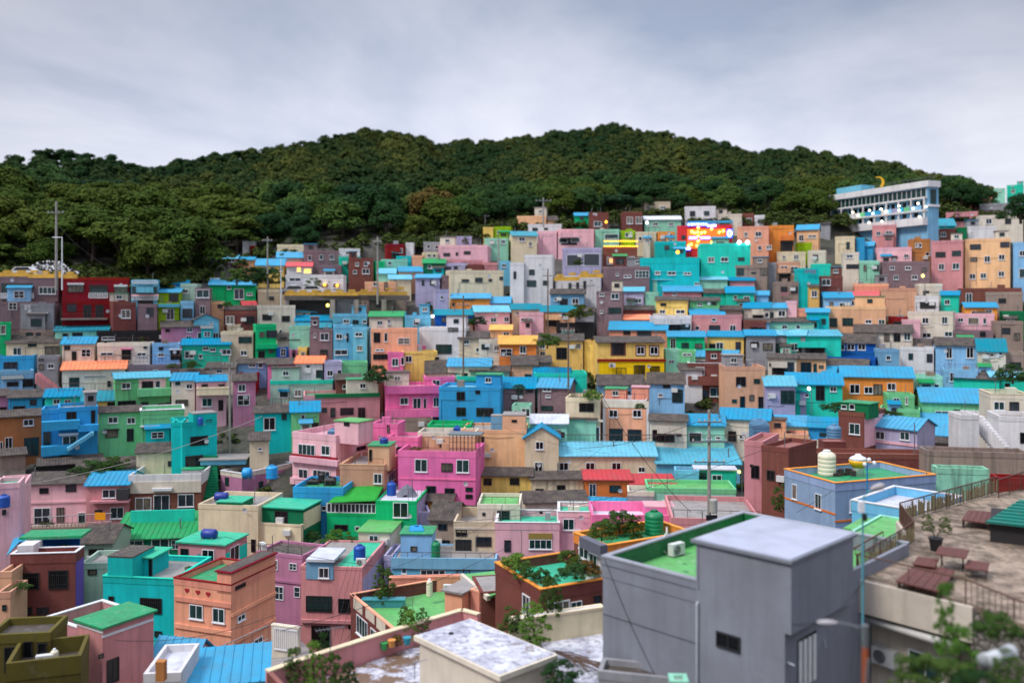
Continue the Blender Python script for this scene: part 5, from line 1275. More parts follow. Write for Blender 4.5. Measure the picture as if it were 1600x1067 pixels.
h = H(1501, 1530, 648, None, 706, 'wh', 'fc', w='', D=88, th=-5, d=3, ext=4)
q = MB(); a = P(1530, 650, 90); b = P(1572, 700, 87); 
for i in range(11):
    p = a+(b-a)*i/11; q.box(p.x-.1, p.x+.36, p.y-.5, p.y+.5, p.z-1.6, p.z)
tag(q.build('staircase', m_wall('wh')), 'solid white outside stair running down below the cream house', 'staircase')
# the square dark blue house
h = H(1258, 1372, 522, 536, 552, 'nb', 'gk', w='1308,537,1320,547,w,a;1323,537,1336,547,w,a;1340,537,1353,547,w,a', d=5); h.part('balcony', 1262, 549, 1370, 560, -.9, -.01, m_wall('nb'))
h = H(1292, 1372, 559, None, 578, 'nb', 'fc', w='1298,563,1312,576,d,d;1319,562,1340,577,w,c;1348,564,1358,575,d', d=3)
# ---------------------------------------------------------------- terrace with the picnic tables
ZT = -11.7
tp = [onz(1336, 903, ZT), onz(1400, 864, ZT), onz(1424, 846, ZT), onz(1402, 815, ZT), onz(1480, 792, ZT), onz(1556, 770, ZT), Vector((46, 62, ZT)), Vector((46, 34, ZT)), onz(1700, 1010, ZT), onz(1521, 948, ZT)]
m, t, p = mat_new('stained_concrete_terrace'); pos = worldpos(t)
c = mix(t, ramp(t, noise(t, pos, .9, 7, .7), .4, .62), (.36,.27,.20,1), (.09,.066,.048,1)); c = mix(t, mth(t, 'MULTIPLY', ramp(t, noise(t, pos, 3.5, 6, .7), .5, .65), .6), c, (.06,.05,.04,1)); c = mix(t, mth(t, 'MULTIPLY', ramp(t, noise(t, scaled(t, pos, (1,.3,1)), 1.2, 5, .7), .55, .66), .7), c, (.09,.08,.04,1))
t.links.new(c, p.inputs['Base Color']); t.links.new(ramp(t, noise(t, pos, .9, 5), .4, .6, (.5,)*3+(1,), (.9,)*3+(1,)), p.inputs['Roughness']); bump(t, p, noise(t, pos, 6, 5), .4, .03)
TE = empty('terrace_house', (tp[0].x, tp[0].y, -16), 0, 'white walled house whose stained flat roof is a terrace with picnic tables', 'house')
def tpart(nm, mb, mt, sm_=False, par=None):
    o = mb.build(nm, mt, par, sm_)
    if par is None: o.parent = TE; o.matrix_parent_inverse = Matrix.Translation(-TE.location)
    return o
q = MB(); q.prism(tp, (0,0,-.3)); tpart('terrace_floor', q, m)
cen = Vector((24, 45, ZT))
def off(pl, k): return [x+(cen-x).normalized()*k for x in pl]
q = MB()
def wallseg(q, a, b, th, z0, z1):
    dr = (b-a).normalized(); nn = Vector((-dr.y, dr.x, 0))*th/2; a = Vector((a.x, a.y, z0)); b = Vector((b.x, b.y, z0)); q.prism([a-nn, b-nn, b+nn, a+nn], (0,0,z1-z0))
wallseg(q, tp[0]+Vector((-.08,-.08,0)), tp[9]+Vector((-.08,-.1,0)), .16, ZT-1.32, ZT+.03)
for a, b in ((0,1),(1,2),(2,3),(3,4),(4,5)): wallseg(q, tp[a], tp[b], .15, ZT-1.32, ZT+.02)
tpart('roof_edge', q, m_wall('ws', .5))
low = [tp[0]+Vector((.7,.9,0)), tp[3]+Vector((.9,0,0)), tp[6], tp[7], tp[9]+Vector((.2,.8,0))]
q = MB(); q.prism([Vector((x.x, x.y, ZT-.31)) for x in low], (0,0,-14)); tpart('wall', q, m_wall('ws', .5))
# big white duct under the edge, air conditioner, window
a, b = tp[0]+Vector((.3,.1,-1.65)), tp[9]+Vector((-.3,.1,-1.65)); q = MB(); q.tube([a, b], .17, 16); tpart('duct', q, m_plain('duct_white', (205,203,200), .5), True)
q = MB(); a2, b2 = tp[0]+Vector((.7,.9,0)), tp[9]+Vector((.2,.8,0)); wd = (b2-a2).normalized(); wn_ = Vector((wd.y, -wd.x, 0)); ang = math.atan2(wd.y, wd.x)
def onwall(px, py, off=0.0):
    r = Vector(((px-CX)/F, 1, (HY-py)/F)); q0 = a2+wn_*off; return r*((q0.dot(wn_))/(r.dot(wn_)))
pw_ = onwall(1383, 1040, .25); ac = ac_unit(pw_, ang, 'big grey white air conditioner bracketed under the terrace edge', 1.25)
fr, pa_ = win_mesh(1.5, 1.1, 'w', 'b'); wo = link('window', fr, TE); wpos = onwall(1447, 1040, .02); wo.location = wpos-TE.location; wo.rotation_euler = (0,0,ang); link('pane', pa_, wo)
# iron railing
q = MB()
def rail(q, a, b, h=1.0, sp=.16, top=.035):
    L = (b-a).length; n = max(2, int(L/sp)); z = Vector((0,0,1)); q.tube([a+z*h, b+z*h], top, 6); q.tube([a+z*.12, b+z*.12], .02, 5)
    for i in range(n+1):
        p = a+(b-a)*i/n; r_ = .03 if i % 8 == 0 else .014; q.tube([p, p+z*h], r_, 5, cap=False)
ins = lambda v: v+Vector((.12, 0, 0))
e = empty('iron_railing', tp[0], 0, 'rusty iron railing with bamboo screening around the picnic terrace', 'railing')
def epart(e, nm, mb, mt): o = mb.build(nm, mt, e); o.matrix_parent_inverse = Matrix.Translation(-e.location); return o
for a, b in ((0,1),(1,2),(2,3),(3,4),(4,5)): rail(q, ins(tp[a]), ins(tp[b]))
epart(e, 'railing_bars', q, RUST())
q = MB(); rr = random.Random(9)
for a, b in ((0,1),(1,2),(2,3),(3,4),(4,5)):
    L = (tp[b]-tp[a]).length
    for i in range(int(L/.105)):
        if rr.random() < .18: continue
        p = tp[a]+(tp[b]-tp[a])*(i+.5)*.105/L+Vector((.16, .03, .05)); hh = rr.uniform(.55, .88); q.box(p.x-.022, p.x+.022, p.y-.012, p.y+.012, p.z, p.z+hh)
epart(e, 'bamboo_screen', q, m_plain('bamboo', (150,138,105), .85, nz=.5, scale=6))
q = MB(); rail(q, tp[0]+Vector((.1,.1,0)), tp[9]+Vector((-.2,.2,0)), 1.0, 3.0); e2 = empty('front_handrail', tp[0], 0, 'plain rusty handrail along the front edge of the picnic terrace', 'railing'); epart(e2, 'rail', q, RUST())
q = MB(); a, b = tp[9]+Vector((-.2,.2,0)), tp[9]+Vector((3.4,-4.6,-.9)); rail(q, a, b, 1.0, .22); e3 = empty('stair_railing', a, 0, 'dark iron railing sloping down beside the stone wall', 'railing'); epart(e3, 'railing_bars', q, RUST())
q = MB(); rail(q, onz(1560, 778, ZT), onz(1600, 762, ZT)+Vector((1,.6,0)), 1.1, .2); e4 = empty('far_railing', onz(1560, 778, ZT), 0, 'short iron railing at the back of the picnic terrace', 'railing'); epart(e4, 'railing_bars', q, RUST())
# picnic set
WOOD = m_plain('dark_stained_wood', (98,52,44), .6, nz=.6, scale=5); LEGM = m_plain('painted_iron', (60,52,52), .6)
def plank_top(w, d, z, n=5, th=.05):
    q = MB(); pw = d/n
    for i in range(n): q.box(-w/2, w/2, -d/2+i*pw+.008, -d/2+(i+1)*pw-.008, z-th, z)
    return q
ppos = onz(1292, 898, ZT); 
e = empty('picnic_table', onz(1488, 888, ZT), R(-32), 'dark wooden picnic table on crossed iron legs', 'picnic table')
plank_top(1.2, 1.5, .74).build('tabletop', WOOD, e)
for x in (-.42, .42):
    q = MB(); q.tube([(x,-.36,0),(x,.32,.69)], .025, 6); q.tube([(x,.36,0),(x,-.32,.69)], .025, 6); q.build('leg', LEGM, e)
for px, py, l_ in ((1447, 893, 'dark wooden bench seat left of the picnic table'), (1527, 899, 'dark wooden bench seat right of the picnic table with hooped iron legs')):
    e = empty('bench_seat', onz(px, py, ZT), R(-32), l_, 'bench'); plank_top(.85, 1.4, .45, 5).build('seat', WOOD, e)
    for y in (-.5, .5):
        q = MB(); q.tube([(-.4+.45*(1-math.cos(a))*1.0, y, .2+.2*math.sin(a)) for a in [math.pi*(-.5+i/8) for i in range(9)]], .02, 6); q.tube([(.35,y,0),(.35,y,.4)], .02, 6); q.build('leg', LEGM, e)
def platform(pts, z, th, label):
    e = empty('timber_deck', pts[0], 0, label, 'deck'); q = MB(); n = 5
    A, B, C_, D_ = [Vector((x.x, x.y, z)) for x in pts]
    for i in range(n):
        u0, u1 = i/n+.006, (i+1)/n-.006; q.prism([A+(B-A)*u0, A+(B-A)*u1, D_+(C_-D_)*u1, D_+(C_-D_)*u0], (0,0,th))
    epart(e, 'deck_boards', q, WOOD)
    for x in (A, B, C_, D_): l = MB(); v = x+(((A+B+C_+D_)/4)-x)*.12; l.box(v.x-.04, v.x+.04, v.y-.04, v.y+.04, ZT, z); epart(e, 'leg', l, LEGM)
platform([onz(1399, 908, ZT+.3), onz(1471, 926, ZT+.3), onz(1492, 892, ZT+.3), onz(1432, 880, ZT+.3)], ZT+.27, .06, 'low square timber deck in the corner of the terrace')
platform([onz(1502, 812, ZT+.4), onz(1548, 818, ZT+.4), onz(1555, 800, ZT+.4), onz(1512, 797, ZT+.4)], ZT+.36, .06, 'second timber deck at the back of the terrace near the teal roof')
# teal roofed kiosk at the right edge
e = empty('kiosk', onz(1560, 850, ZT), 0, 'dark kiosk under a teal sheet metal roof at the edge of the terrace', 'kiosk'); o = e.location
ku, kv = Vector((.875, -.485, 0)), Vector((.485, .875, 0)); ko = onz(1547, 846, ZT)
q = MB(); q.prism([ko, ko+ku*5, ko+ku*5+kv*3.5, ko+kv*3.5], (0,0,.95)); epart(e, 'wall', q, m_plain('kiosk_dark', (38,34,38), .8))
A = ko-kv*.3-ku*.2+Vector((0,0,1.0)); B = A+ku*5.6; D_ = A+kv*2.6+ku*1.5+Vector((0,0,.75)); C_ = D_+ku*4.4; q = MB(); q.prism([A, B, C_, D_], (0,0,-.06)); epart(e, 'roof', q, m_metal_roof('j'))
q = MB()
for i in range(8):
    u = i/8; p0 = A+(D_-A)*u; p1 = B+(C_-B)*u; q.tube([p0+Vector((0,0,.03)), p1+Vector((0,0,.03))], .03, 5)
epart(e, 'roof_ribs', q, m_metal_roof('j'))
# potted shrub is added with the plants; pipe end, stone wall
q = MB(); a = P(1538, 1033, 25); b = P(1580, 1018, 25.6); q.tube([a, b], .2, 18); q.tube([a, a+(b-a)*.08], .225, 18); q.tube([b-(b-a)*.08, b], .225, 18); tag(q.build('duct_end', m_plain('duct_grey', (185,190,195), .5), None, True), 'fat pale duct end sticking out of the bushes', 'duct')
m, t, p = mat_new('rubble_stone'); pos = worldpos(t); v = N(t, 'ShaderNodeTexVoronoi'); v.inputs['Scale'].default_value = 3.2; t.links.new(pos, v.inputs['Vector'])
v2 = N(t, 'ShaderNodeTexVoronoi', feature='DISTANCE_TO_EDGE'); v2.inputs['Scale'].default_value = 3.2; t.links.new(pos, v2.inputs['Vector'])
c = mix(t, ramp(t, noise(t, pos, 4, 5), .35, .65), (.1,.085,.075,1), (.2,.18,.16,1)); c = mix(t, ramp(t, v2.outputs[0], .02, .1, (1,1,1,1), (0,0,0,1)), c, (.03,.028,.025,1))
t.links.new(c, p.inputs['Base Color']); p.inputs['Roughness'].default_value = .95; bump(t, p, v2.outputs[0], .9, .12)
q = MB(); A = tp[9]+Vector((-.1,.05,-.05)); B = tp[9]+Vector((3.6,-4.9,-1.1)); q.prism([A, B, B+Vector((.2,-.6,-8)), A+Vector((-.1,-.6,-8))], (2.2,1.8,0)); tag(q.build('stone_wall', m), 'rough dark rubble stone wall below the sloping railing', 'stone wall')
# street lamp with cobra head in front of the terrace, tall teal lamp behind
e = empty('street_lamp', P(1352, 1100, 26), 0, 'street lamp with a flat grey head on a rusty orange post', 'street lamp'); o = e.location
q = MB(); zt_ = P(1352, 1010, 26).z; q.tube([o+Vector((0,0,-6)), Vector((o.x, o.y, zt_))], .1, 10); epart(e, 'post', q, m_plain('post_rusty_orange', (150,75,45), .8))
q = MB(); z2 = P(1352, 976, 26).z; q.tube([Vector((o.x, o.y, zt_)), Vector((o.x, o.y, z2))], .1, 10); hp_ = P(1308, 972, 26); q.tube([Vector((o.x, o.y, z2-.1)), hp_], .03, 8); q.tube([Vector((o.x, o.y, z2-.35)), hp_+Vector((.35,0,-.05))], .02, 8); epart(e, 'arm', q, STEEL())
q = MB(); k = 12
a = P(1276, 971, 26); rs = [.03,.1,.13,.13,.1,.05]; pts = [a+(hp_-a)*i/5 for i in range(6)]; q.tube(pts, rs, 12); q.v = [(x, y, hp_.z+(z-hp_.z)*.55) for x, y, z in q.v]; epart(e, 'lamp_head', q, m_plain('lamp_grey', (165,160,165), .45))
q = MB(); q.tube([P(1356, 1067, 24)+Vector((-.15,0,-1)), P(1357, 1030, 24)+Vector((0,0,0))], .04, 8); epart(e, 'conduit', q, STEEL())
e = empty('lamp_post', P(1348, 1000, 34), 0, 'tall thin teal lamp post with a meter box and angled lamp head', 'street lamp'); o = e.location
TM = m_plain('post_teal', (90,150,165), .5); q = MB(); q.tube([o, P(1348, 850, 34)], .055, 8); q.tube([P(1348, 850, 34), P(1348, 790, 34), P(1350, 775, 34), P(1357, 768, 34), P(1366, 765, 34)], .04, 8); epart(e, 'post', q, TM)
q = MB(); q.tube([P(1360, 765, 34), P(1367, 762, 34), P(1378, 759, 34), P(1382, 758, 34)], [.05,.12,.13,.06], 10); epart(e, 'lamp_head', q, m_plain('lamp_grey', (165,160,165)))
q = MB(); a = P(1342, 800, 33.9); q.box(a.x, a.x+.18, a.y-.1, a.y+.1, a.z, a.z+.42); epart(e, 'white_box', q, WHITE()); q = MB(); a = P(1348, 813, 33.9); q.box(a.x, a.x+.14, a.y-.08, a.y+.08, a.z, a.z+.25); epart(e, 'meter_box', q, BLACK())
e = empty('street_lamp', P(1355, 780, 60), 0, 'thin blue pole with three white globes beside the painted tank', 'street lamp'); o = e.location
q = MB(); q.tube([P(1355, 780, 60), P(1355, 722, 60)], .05, 8); q.tube([P(1355, 727, 60), P(1364, 722, 60)], .025, 6); epart(e, 'post', q, m_plain('post_blue', (25,120,170), .5))
for px, py in ((1358,718),(1366,723),(1351,725)): q = MB(); c_ = P(px, py, 60); q.lathe([(.02,-.14),(.11,-.09),(.14,0),(.11,.09),(.02,.14)], 12, tuple(c_)); epart(e, 'globe', q, WHITE())
# ================================================================ landmarks, poles, lights
def emi(name, rgb, s):
    return m_plain(name, rgb, .5, emit=s, nz=0)
# long pale gallery block on the right shoulder
h = H(1300, 1452, 283, None, 348, 'lb', 'fc', w='', D=160, th=-68, side=('R', 1469), ext=6, cope=None, par=.6, name='gallery_building', lab='long pale blue block with rows of bright lamps, highest on the right shoulder', cat='building')
W_, H_ = h.W, h.H
q = MB(); q.box(-.4, W_+.3, -.5, -.02, H_-1.0, H_+.1); q.box(W_+.04, W_+.5, -.4, h.d, H_-1.0, H_+.1); q.build('roof_fascia', m_wall('wh'), h.e)
q = MB(); q.box(.5, W_-.3, -.03, -.01, H_-2.7, H_-1.2); q.build('window_band', m_glass('b'), h.e)
q = MB()
for i in range(22): x = .5+(W_-.8)*i/21; q.box(x-.05, x+.05, -.1, -.03, H_-2.7, H_-1.2)
q.box(.2, W_, -.7, -.02, H_-3.05, H_-2.75); q.box(.2, W_, -1.0, -.02, H_-5.35, H_-5.1); q.box(.2, W_, -1.1, -.02, -.4, 1.0)
for i in range(9): x = .4+(W_-.6)*i/8; q.box(x-.12, x+.12, -.75, -.5, 0, H_-3)
q.build('floor_slabs', m_wall('wh'), h.e)
rr = random.Random(4)
for i in range(17):
    x = .5+(W_-1)*i/17; q = MB(); q.box(x, x+(W_-1)/17-.12, -.9, -.8, H_-5.1, H_-4.3); q.build('railing_panel', m_wall(rr.choice(['bl','gn','lv','wh','lb','mt'])), h.e)
q = MB()
for i in range(17):
    x = .7+(W_-1)*i/17; q.box(x, x+.9, -.03, -.01, H_-4.9, H_-3.3); q.box(x, x+.9, -.03, -.01, 1.2, H_-5.4) if i % 2 else None
q.build('shopfront_glass', m_glass('a'), h.e)
EM = emi('lamp_glow', (255,240,205), 5)
for px, py in ((1320,339),(1333,332),(1341,337),(1359,329),(1364,334),(1377,327),(1385,331),(1405,322),(1405,329),(1427,326),(1435,318),(1447,323),(1437,339),(1358,348),(1378,346),(1320,355)):
    u, z = h.loc(px, py, 'F', -1.15); q = MB(); q.lathe([(.05,-.17),(.18,-.1),(.21,0),(.18,.1),(.05,.17)], 10, (u, -1.2, z)); q.build('lamp', EM, h.e)
q = MB(); q.box(.2, 7, 1.0, 4.5, H_, H_+1.0); q.prism([(.2,1,H_+1),(7,1,H_+1),(7,4.5,H_+1),(.2,4.5,H_+1)], (0,0,.5)); q.build('rooftop_room', m_metal_roof('l'), h.e)
q = MB(); q.box(9, W_, 1.5, 1.55, H_+1.0, H_+1.06)
for i in range(16): x = 9+(W_-9)*i/15; q.box(x-.03, x+.03, 1.5, 1.55, H_, H_+1.0)
q.build('railing', STEEL(), h.e)
q = MB(); q.box(W_+.02, W_+.06, .6, h.d-.6, 3.4, H_-1.4); q.build('end_glazing', m_glass('b'), h.e); q = MB(); q.box(W_+.02, W_+.3, 0, h.d, 2.9, 3.3); q.build('end_slab', m_wall('wh'), h.e)
u, z = h.loc(1373, 289, 'F', .3); q = MB(); pts = []
for i in range(17): a = math.pi*(-.5+i/16)+.5; pts.append((1.1*math.cos(a), 1.1*math.sin(a)))
for i in range(17): a = math.pi*(.5-i/16)+.5; pts.append((.72*math.cos(a)-.35*0+(-.05), .95*math.sin(a)*.95))
mz = h.to_world(u, .3, H_+1.3)
q.prism([(x, 0, zz) for x, zz in pts], (0,.3,0)); o = q.build('moon_sculpture', m_plain('moon_yellow', (240,185,20), .5)); o.location = mz; tag(o, 'yellow crescent moon sculpture on the roof of the long pale gallery', 'sculpture')
# neon lit building
h = H(1058, 1146, 351, None, 392, (215,70,80), 'fc', w='1065,368,1071,374,d;1110,364,1115,370,d', name='neon_shop', lab='crimson building hung with orange, yellow and blue neon lights', cat='building')
q = MB(); u0 = h.loc(1074, 372, 'F')[0]; u1 = h.loc(1134, 372, 'F')[0]; q.box(u0, u1, -.12, -.02, h.H*.1, h.H*.86); q.build('lit_front', emi('orange_glow', (235,110,30), .45), h.e)
def blobs(par, pts, r, m, nm='bulb', y=-.35):
    q = MB()
    for px, py in pts: u, z = par.loc(px, py, 'F', y); q.lathe([(r*.3,-r),(r*.87,-r*.5),(r,0),(r*.87,r*.5),(r*.3,r)], 8, (u, y, z))
    return q.build(nm, m, par.e)
EY = emi('bulb_yellow', (255,215,90), 5); EW = emi('bulb_white', (235,240,255), 6); EB = emi('neon_blue', (20,70,255), 4); EO = emi('bulb_amber', (255,165,40), 3.5)
for pt in ((1091,356),(1112,358),(1090,363),(1096,364),(1101,363),(1081,362),(1085,364),(1091,369),(1124,363),(1130,361),(1091,377),(1080,382),(1076,384),(1089,384),(1112,379)): blobs(h, [pt], .22, EY)
for a, b, y in ((1074, 1092, 351), (1093, 1104, 351), (1104, 1118, 353), (1076, 1089, 372), (1094, 1109, 372), (1067, 1079, 389)):
    o = h.part('neon_sign', a, y-2.2, b, y+2.2, -.3, -.2, EB); q = MB(); u0 = h.loc(a, y, 'F')[0]; z = h.loc(a, y, 'F')[1]; n = max(2, int((b-a)/3.5))
    for i in range(n): x = u0+.2+i*.42; q.box(x, x+.26, -.34, -.3, z-.13, z+.13)
    q.build('lettering', EW, o)
u, z = h.loc(1140, 365, 'F', -.3); q = MB(); q.box(u-.5, u+.5, -.3, -.2, z-.75, z+.75); o = q.build('round_sign', EB, h.e); q = MB(); k = 16
q.tube([(u+.3*math.cos(2*math.pi*i/k), -.36, z+.5*math.sin(2*math.pi*i/k)) for i in range(k+1)], .1, 6, cap=False); q.build('sign_ring', EW, o)
h.part('roof_sign', 1075, 345, 1145, 349, -.2, .3, m_metal_roof('b'))
# festoon rows on the brown brick cafe
cafe = next(x for x in HOUSES if x.px[:2] == (943, 385)); q = None
for y in (377, 385):
    e = tag(blobs(cafe, [(945+i*3.6, y) for i in range(15)], .13, EO, 'string_lights', -.4), None)
q = MB(); u0, z = cafe.loc(943, 374, 'F', -.3); u1 = cafe.loc(999, 374, 'F', -.3)[0]
for u in (u0, (u0+u1)/2, u1): q.tube([(u, -.3, cafe.H-.2), (u, -.3, z)], .04, 5)
q.tube([(u0, -.3, z-.1), (u1, -.3, z-.1)], .03, 5); q.build('light_frame', STEEL(), cafe.e)
tq_ = next(x for x in HOUSES if x.px[:2] == (1095, 380))
blobs(tq_, [(1155, 379)], .32, EW, 'lamp'); blobs(tq_, [(1168, 379)], .32, EW, 'lamp'); blobs(tq_, [(1059, 394)], .3, EO, 'lamp')
# street glow lamps
def glow_lamp(px, py, D, m, label, r=.24, drop=2.6):
    e = empty('street_lamp', P(px, py, D)-Vector((0,0,drop)), 0, label, 'street lamp'); q = MB(); q.tube([(.3,0,-1.5),(.3,0,drop),(.0,0,drop+.12)], .04, 6); q.build('post', STEEL(), e)
    q = MB(); q.lathe([(r*.3,-r),(r*.87,-r*.5),(r,0),(r*.87,r*.5),(r*.3,r)], 10, (0,0,drop)); q.build('bulb', m, e)
glow_lamp(947, 347, 160, EO, 'glowing amber street lamp beside the brown and white house at the wood'); glow_lamp(1011, 348, 160, EW, 'white glowing street lamp beside the brown brick house at the wood')
glow_lamp(1442, 431, 140, EY, 'yellow glowing lamp in front of the mauve brick apartment block'); glow_lamp(512, 477, 133, EY, 'yellow glowing lamp under the concrete viaduct'); glow_lamp(676, 494, 132, EW, 'white glowing lamp among the blue roofs', .22, 1.8)
glow_lamp(1155, 737, 95, EY, 'glowing wall lamp between the pale blue roof and the brick house', .16, 2.2); glow_lamp(1264, 607, 108, EW, 'white globe lamp on the aqua green house', .2, 1.5)
# lit shop fronts near the viaduct
h = H(446, 540, 429, None, 456, 'wh', 'fw', w='503,443,514,450,w,c;520,443,532,450,w,c;452,434,470,440,w,d', name='house', D=138); blobs(h, [(507, 445), (527, 446)], .22, EO, 'lamp')
h = H(448, 490, 410, 416, 430, 'wh', 'gr', w='464,418,471,425,w,c;474,419,487,428,w,c'); h.part('lit_window', 475, 420, 486, 427, -.08, -.05, emi('window_glow', (255,200,110), 1.2)); h.part('lit_window', 464, 418, 470, 425, -.08, -.05, emi('window_glow', (255,200,110), 1.2))
cafe2 = cafe.part('lit_window', 952, 404, 965, 411, -.1, -.07, emi('window_glow_soft', (255,190,120), .7))
# ---------------------------------------------------------------- yellow crenellated wall, viaduct and cars
YW = m_plain('parapet_yellow', (205,158,58), .7, nz=.6, scale=1.2)
def crenel(pts, label, ph=.75, wall=0.0):
    e = empty('crenellated_wall', pts[0], 0, label, 'wall'); q = MB()
    for a, b in zip(pts, pts[1:]):
        L = (b-a).length; n = max(1, int(L/1.6)); wallseg(q, a, b, .3, min(a.z, b.z)-.1-wall, min(a.z, b.z)+ph*.6)
        for i in range(n): p = a+(b-a)*(i+.2)/n; p2 = a+(b-a)*(i+.75)/n; wallseg(q, p, p2, .32, p.z+ph*.6-.05, p.z+ph)
    epart(e, 'parapet', q, YW)
crenel([P(-20, 431, 122), P(45, 431, 122), P(100, 433, 121), P(121, 434, 121)], 'yellow crenellated wall along the road above the mauve brick block')
crenel([P(445, 461, 136), P(560, 460, 136), P(636, 455, 138)], 'yellow crenellated parapet along the top of the concrete viaduct')
crenel([P(866, 438, 142), P(905, 433, 141), P(942, 430, 140)], 'orange yellow picket parapet above the curved white house', .9)
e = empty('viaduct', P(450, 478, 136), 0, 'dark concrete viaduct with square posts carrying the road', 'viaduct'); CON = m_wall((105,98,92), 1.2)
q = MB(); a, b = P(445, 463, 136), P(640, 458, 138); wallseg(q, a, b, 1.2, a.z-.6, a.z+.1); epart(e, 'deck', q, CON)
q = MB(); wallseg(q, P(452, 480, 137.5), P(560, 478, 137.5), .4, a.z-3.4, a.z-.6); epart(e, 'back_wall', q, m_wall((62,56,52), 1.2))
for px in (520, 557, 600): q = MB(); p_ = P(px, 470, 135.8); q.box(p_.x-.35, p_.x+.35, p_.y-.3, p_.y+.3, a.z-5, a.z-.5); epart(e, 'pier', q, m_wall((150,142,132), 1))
q = MB()
for i in range(16): p_ = P(523+i*2.1, 470, 136.4); q.box(p_.x-.05, p_.x+.05, p_.y-.05, p_.y+.05, a.z-4, a.z-.5)
epart(e, 'railing_posts', q, STEEL())
def make_car(loc, rz, rgb, label):
    e = empty('parked_car', loc, rz, label, 'car', 'cars on the hillside road'); pm = m_plain('car_paint_%d_%d_%d' % rgb, rgb, .3, nz=.1)
    prof = [(-2.1,.3),(-2.15,.75),(-1.4,.9),(-.8,1.4),(.9,1.42),(1.6,.95),(2.15,.85),(2.15,.3)]
    q = MB(); q.prism([(x, -.85, z) for x, z in prof], (0,1.7,0)); q.build('body', pm, e)
    for y in (-.87, .85): g_ = MB(); g_.prism([(x, y, z) for x, z in ((-1.15,.92),(-.72,1.33),(.85,1.34),(1.3,.95))], (0,.02,0)); g_.build('window', m_glass('a'), e)
    for x in (-1.35, 1.35):
        for y in (-.8, .8): w_ = MB(); w_.tube([(x, y-.1, .32), (x, y+.1, .32)], .32, 12); w_.build('wheel', BLACK(), e)
make_car(P(38, 433, 124)+Vector((0,0,0)), .05, (215,215,218), 'white car on the road above the mauve brick block'); make_car(P(488, 461, 137.5), .0, (205,205,208), 'white car on the viaduct, right of a second car'); make_car(P(460, 461, 137.5), .1, (150,150,158), 'silver car on the viaduct, left of the white one')
# flower sculpture by the wood: many black and white discs
q = MB(); q2 = MB(); rr = random.Random(8)
for i in range(330):
    px = rr.uniform(44, 124); top = 424-18*max(0, 1-((px-78)/38)**2); py = rr.uniform(top, 427 if px > 60 else 424); a = P(px, py, 126-rr.uniform(0, .6)); s_ = rr.uniform(.06, .15)
    (q if rr.random() < .55 else q2).box(a.x-s_, a.x+s_, a.y-.05, a.y+.05, a.z-s_, a.z+s_)
o = q.build('mosaic_bank', m_plain('mosaic_white', (225,225,225), .6)); tag(o, 'bank of black and white mosaic pieces under the trees beside the pole', 'mosaic'); q2.build('dark_pieces', BLACK(), o)
# ---------------------------------------------------------------- poles and wires
CONC = m_plain('concrete_pole', (150,146,140), .8, nz=.5)
POLES = {}
def pole(px, y0, y1, D, label, arms=(), r=.14, kind='utility_pole', m=None):
    a = P(px, y1, D); b = P(px, y0, D); e = empty(kind, a, 0, label, 'pole'); q = MB(); q.tube([a-Vector((0,0,2)), b], [r, r*.7], 10); epart(e, 'pole', q, m or CONC)
    for dy, L in arms:
        q = MB(); z = b.z-dy; q.box(b.x-L/2, b.x+L/2, b.y-.25, b.y-.15, z-.05, z+.05); epart(e, 'crossarm', q, STEEL())
        for k in (-.45, -.2, .2, .45): q = MB(); q.lathe([(.05,0),(.07,.06),(.04,.12),(.06,.18)], 8, (b.x+k*L, b.y-.2, z+.05)); epart(e, 'insulator', q, m_plain('insulator', (190,185,175), .4))
    return e, b
e, pt1 = pole(1108, 640, 822, 74, 'tall concrete utility pole with a transformer behind the grey block', ((1.0, 1.9), (2.6, 3.0), (4.3, 2.6)), .17)
q = MB(); a = P(1114, 800, 73.7); q.lathe([(.3,0),(.33,.05),(.33,1.05),(.28,1.12)], 14, (a.x, a.y-.2, a.z)); epart(e, 'transformer', q, m_plain('transformer_grey', (165,163,155), .5)); q = MB(); q.box(a.x-.6, a.x+.3, a.y-.3, a.y-.1, a.z-.6, a.z-.2); epart(e, 'junction_box', q, BLACK())
e, pt2 = pole(88, 315, 430, 121, 'tallest concrete pole standing at the wood beside the mosaic bank', ((1.5, 2.2),), .2)
pole(97, 371, 430, 120, 'white lamp post with a flat arm beside the tallest pole', (), .1, 'lamp_post', WHITE())[0]
e = [o for o in bpy.data.objects if o.name.startswith('lamp_post')][-1]; q = MB(); q.tube([P(97, 371, 120), P(82, 371, 120)], .06, 6); epart(e, 'arm', q, WHITE())

pole(418, 370, 448, 136, 'concrete pole with a lamp beside the yellow blue roofed cottage', ((.6, 1.5),), .14)
pole(439, 405, 460, 134, 'thin pale pole in front of the red roofed cottage', (), .08, 'pole', WHITE())
pole(590, 370, 455, 136, 'concrete pole standing at the end of the viaduct', ((.8, 1.2),), .16)
pole(724, 462, 590, 118, 'wooden brown pole among the blue roofs left of the white modern house', ((1.2, 1.6),), .13, m=m_plain('old_wood_pole', (110,92,78), .9))
pole(849, 309, 338, 168, 'concrete pole standing out against the wood above the peach house', ((.6, 3.0),), .2)
pole(758, 334, 352, 175, 'short pole beside the lime house at the wood', ((.5, 1.6),), .17)
pole(779, 370, 420, 150, 'grey pole right of the mint house', (), .16)
pole(856, 420, 520, 126, 'slim brown pole in front of the white gallery', ((1, 1.4),), .12, m=m_plain('old_wood_pole', (110,92,78), .9))
pole(888, 505, 590, 112, 'brown pole in front of the yellow long house', ((1, 1.6),), .13, m=m_plain('old_wood_pole', (110,92,78), .9))
pole(359, 556, 690, 104, 'grey pole right of the pink house with the cream balcony', ((1, 1.6),), .14)
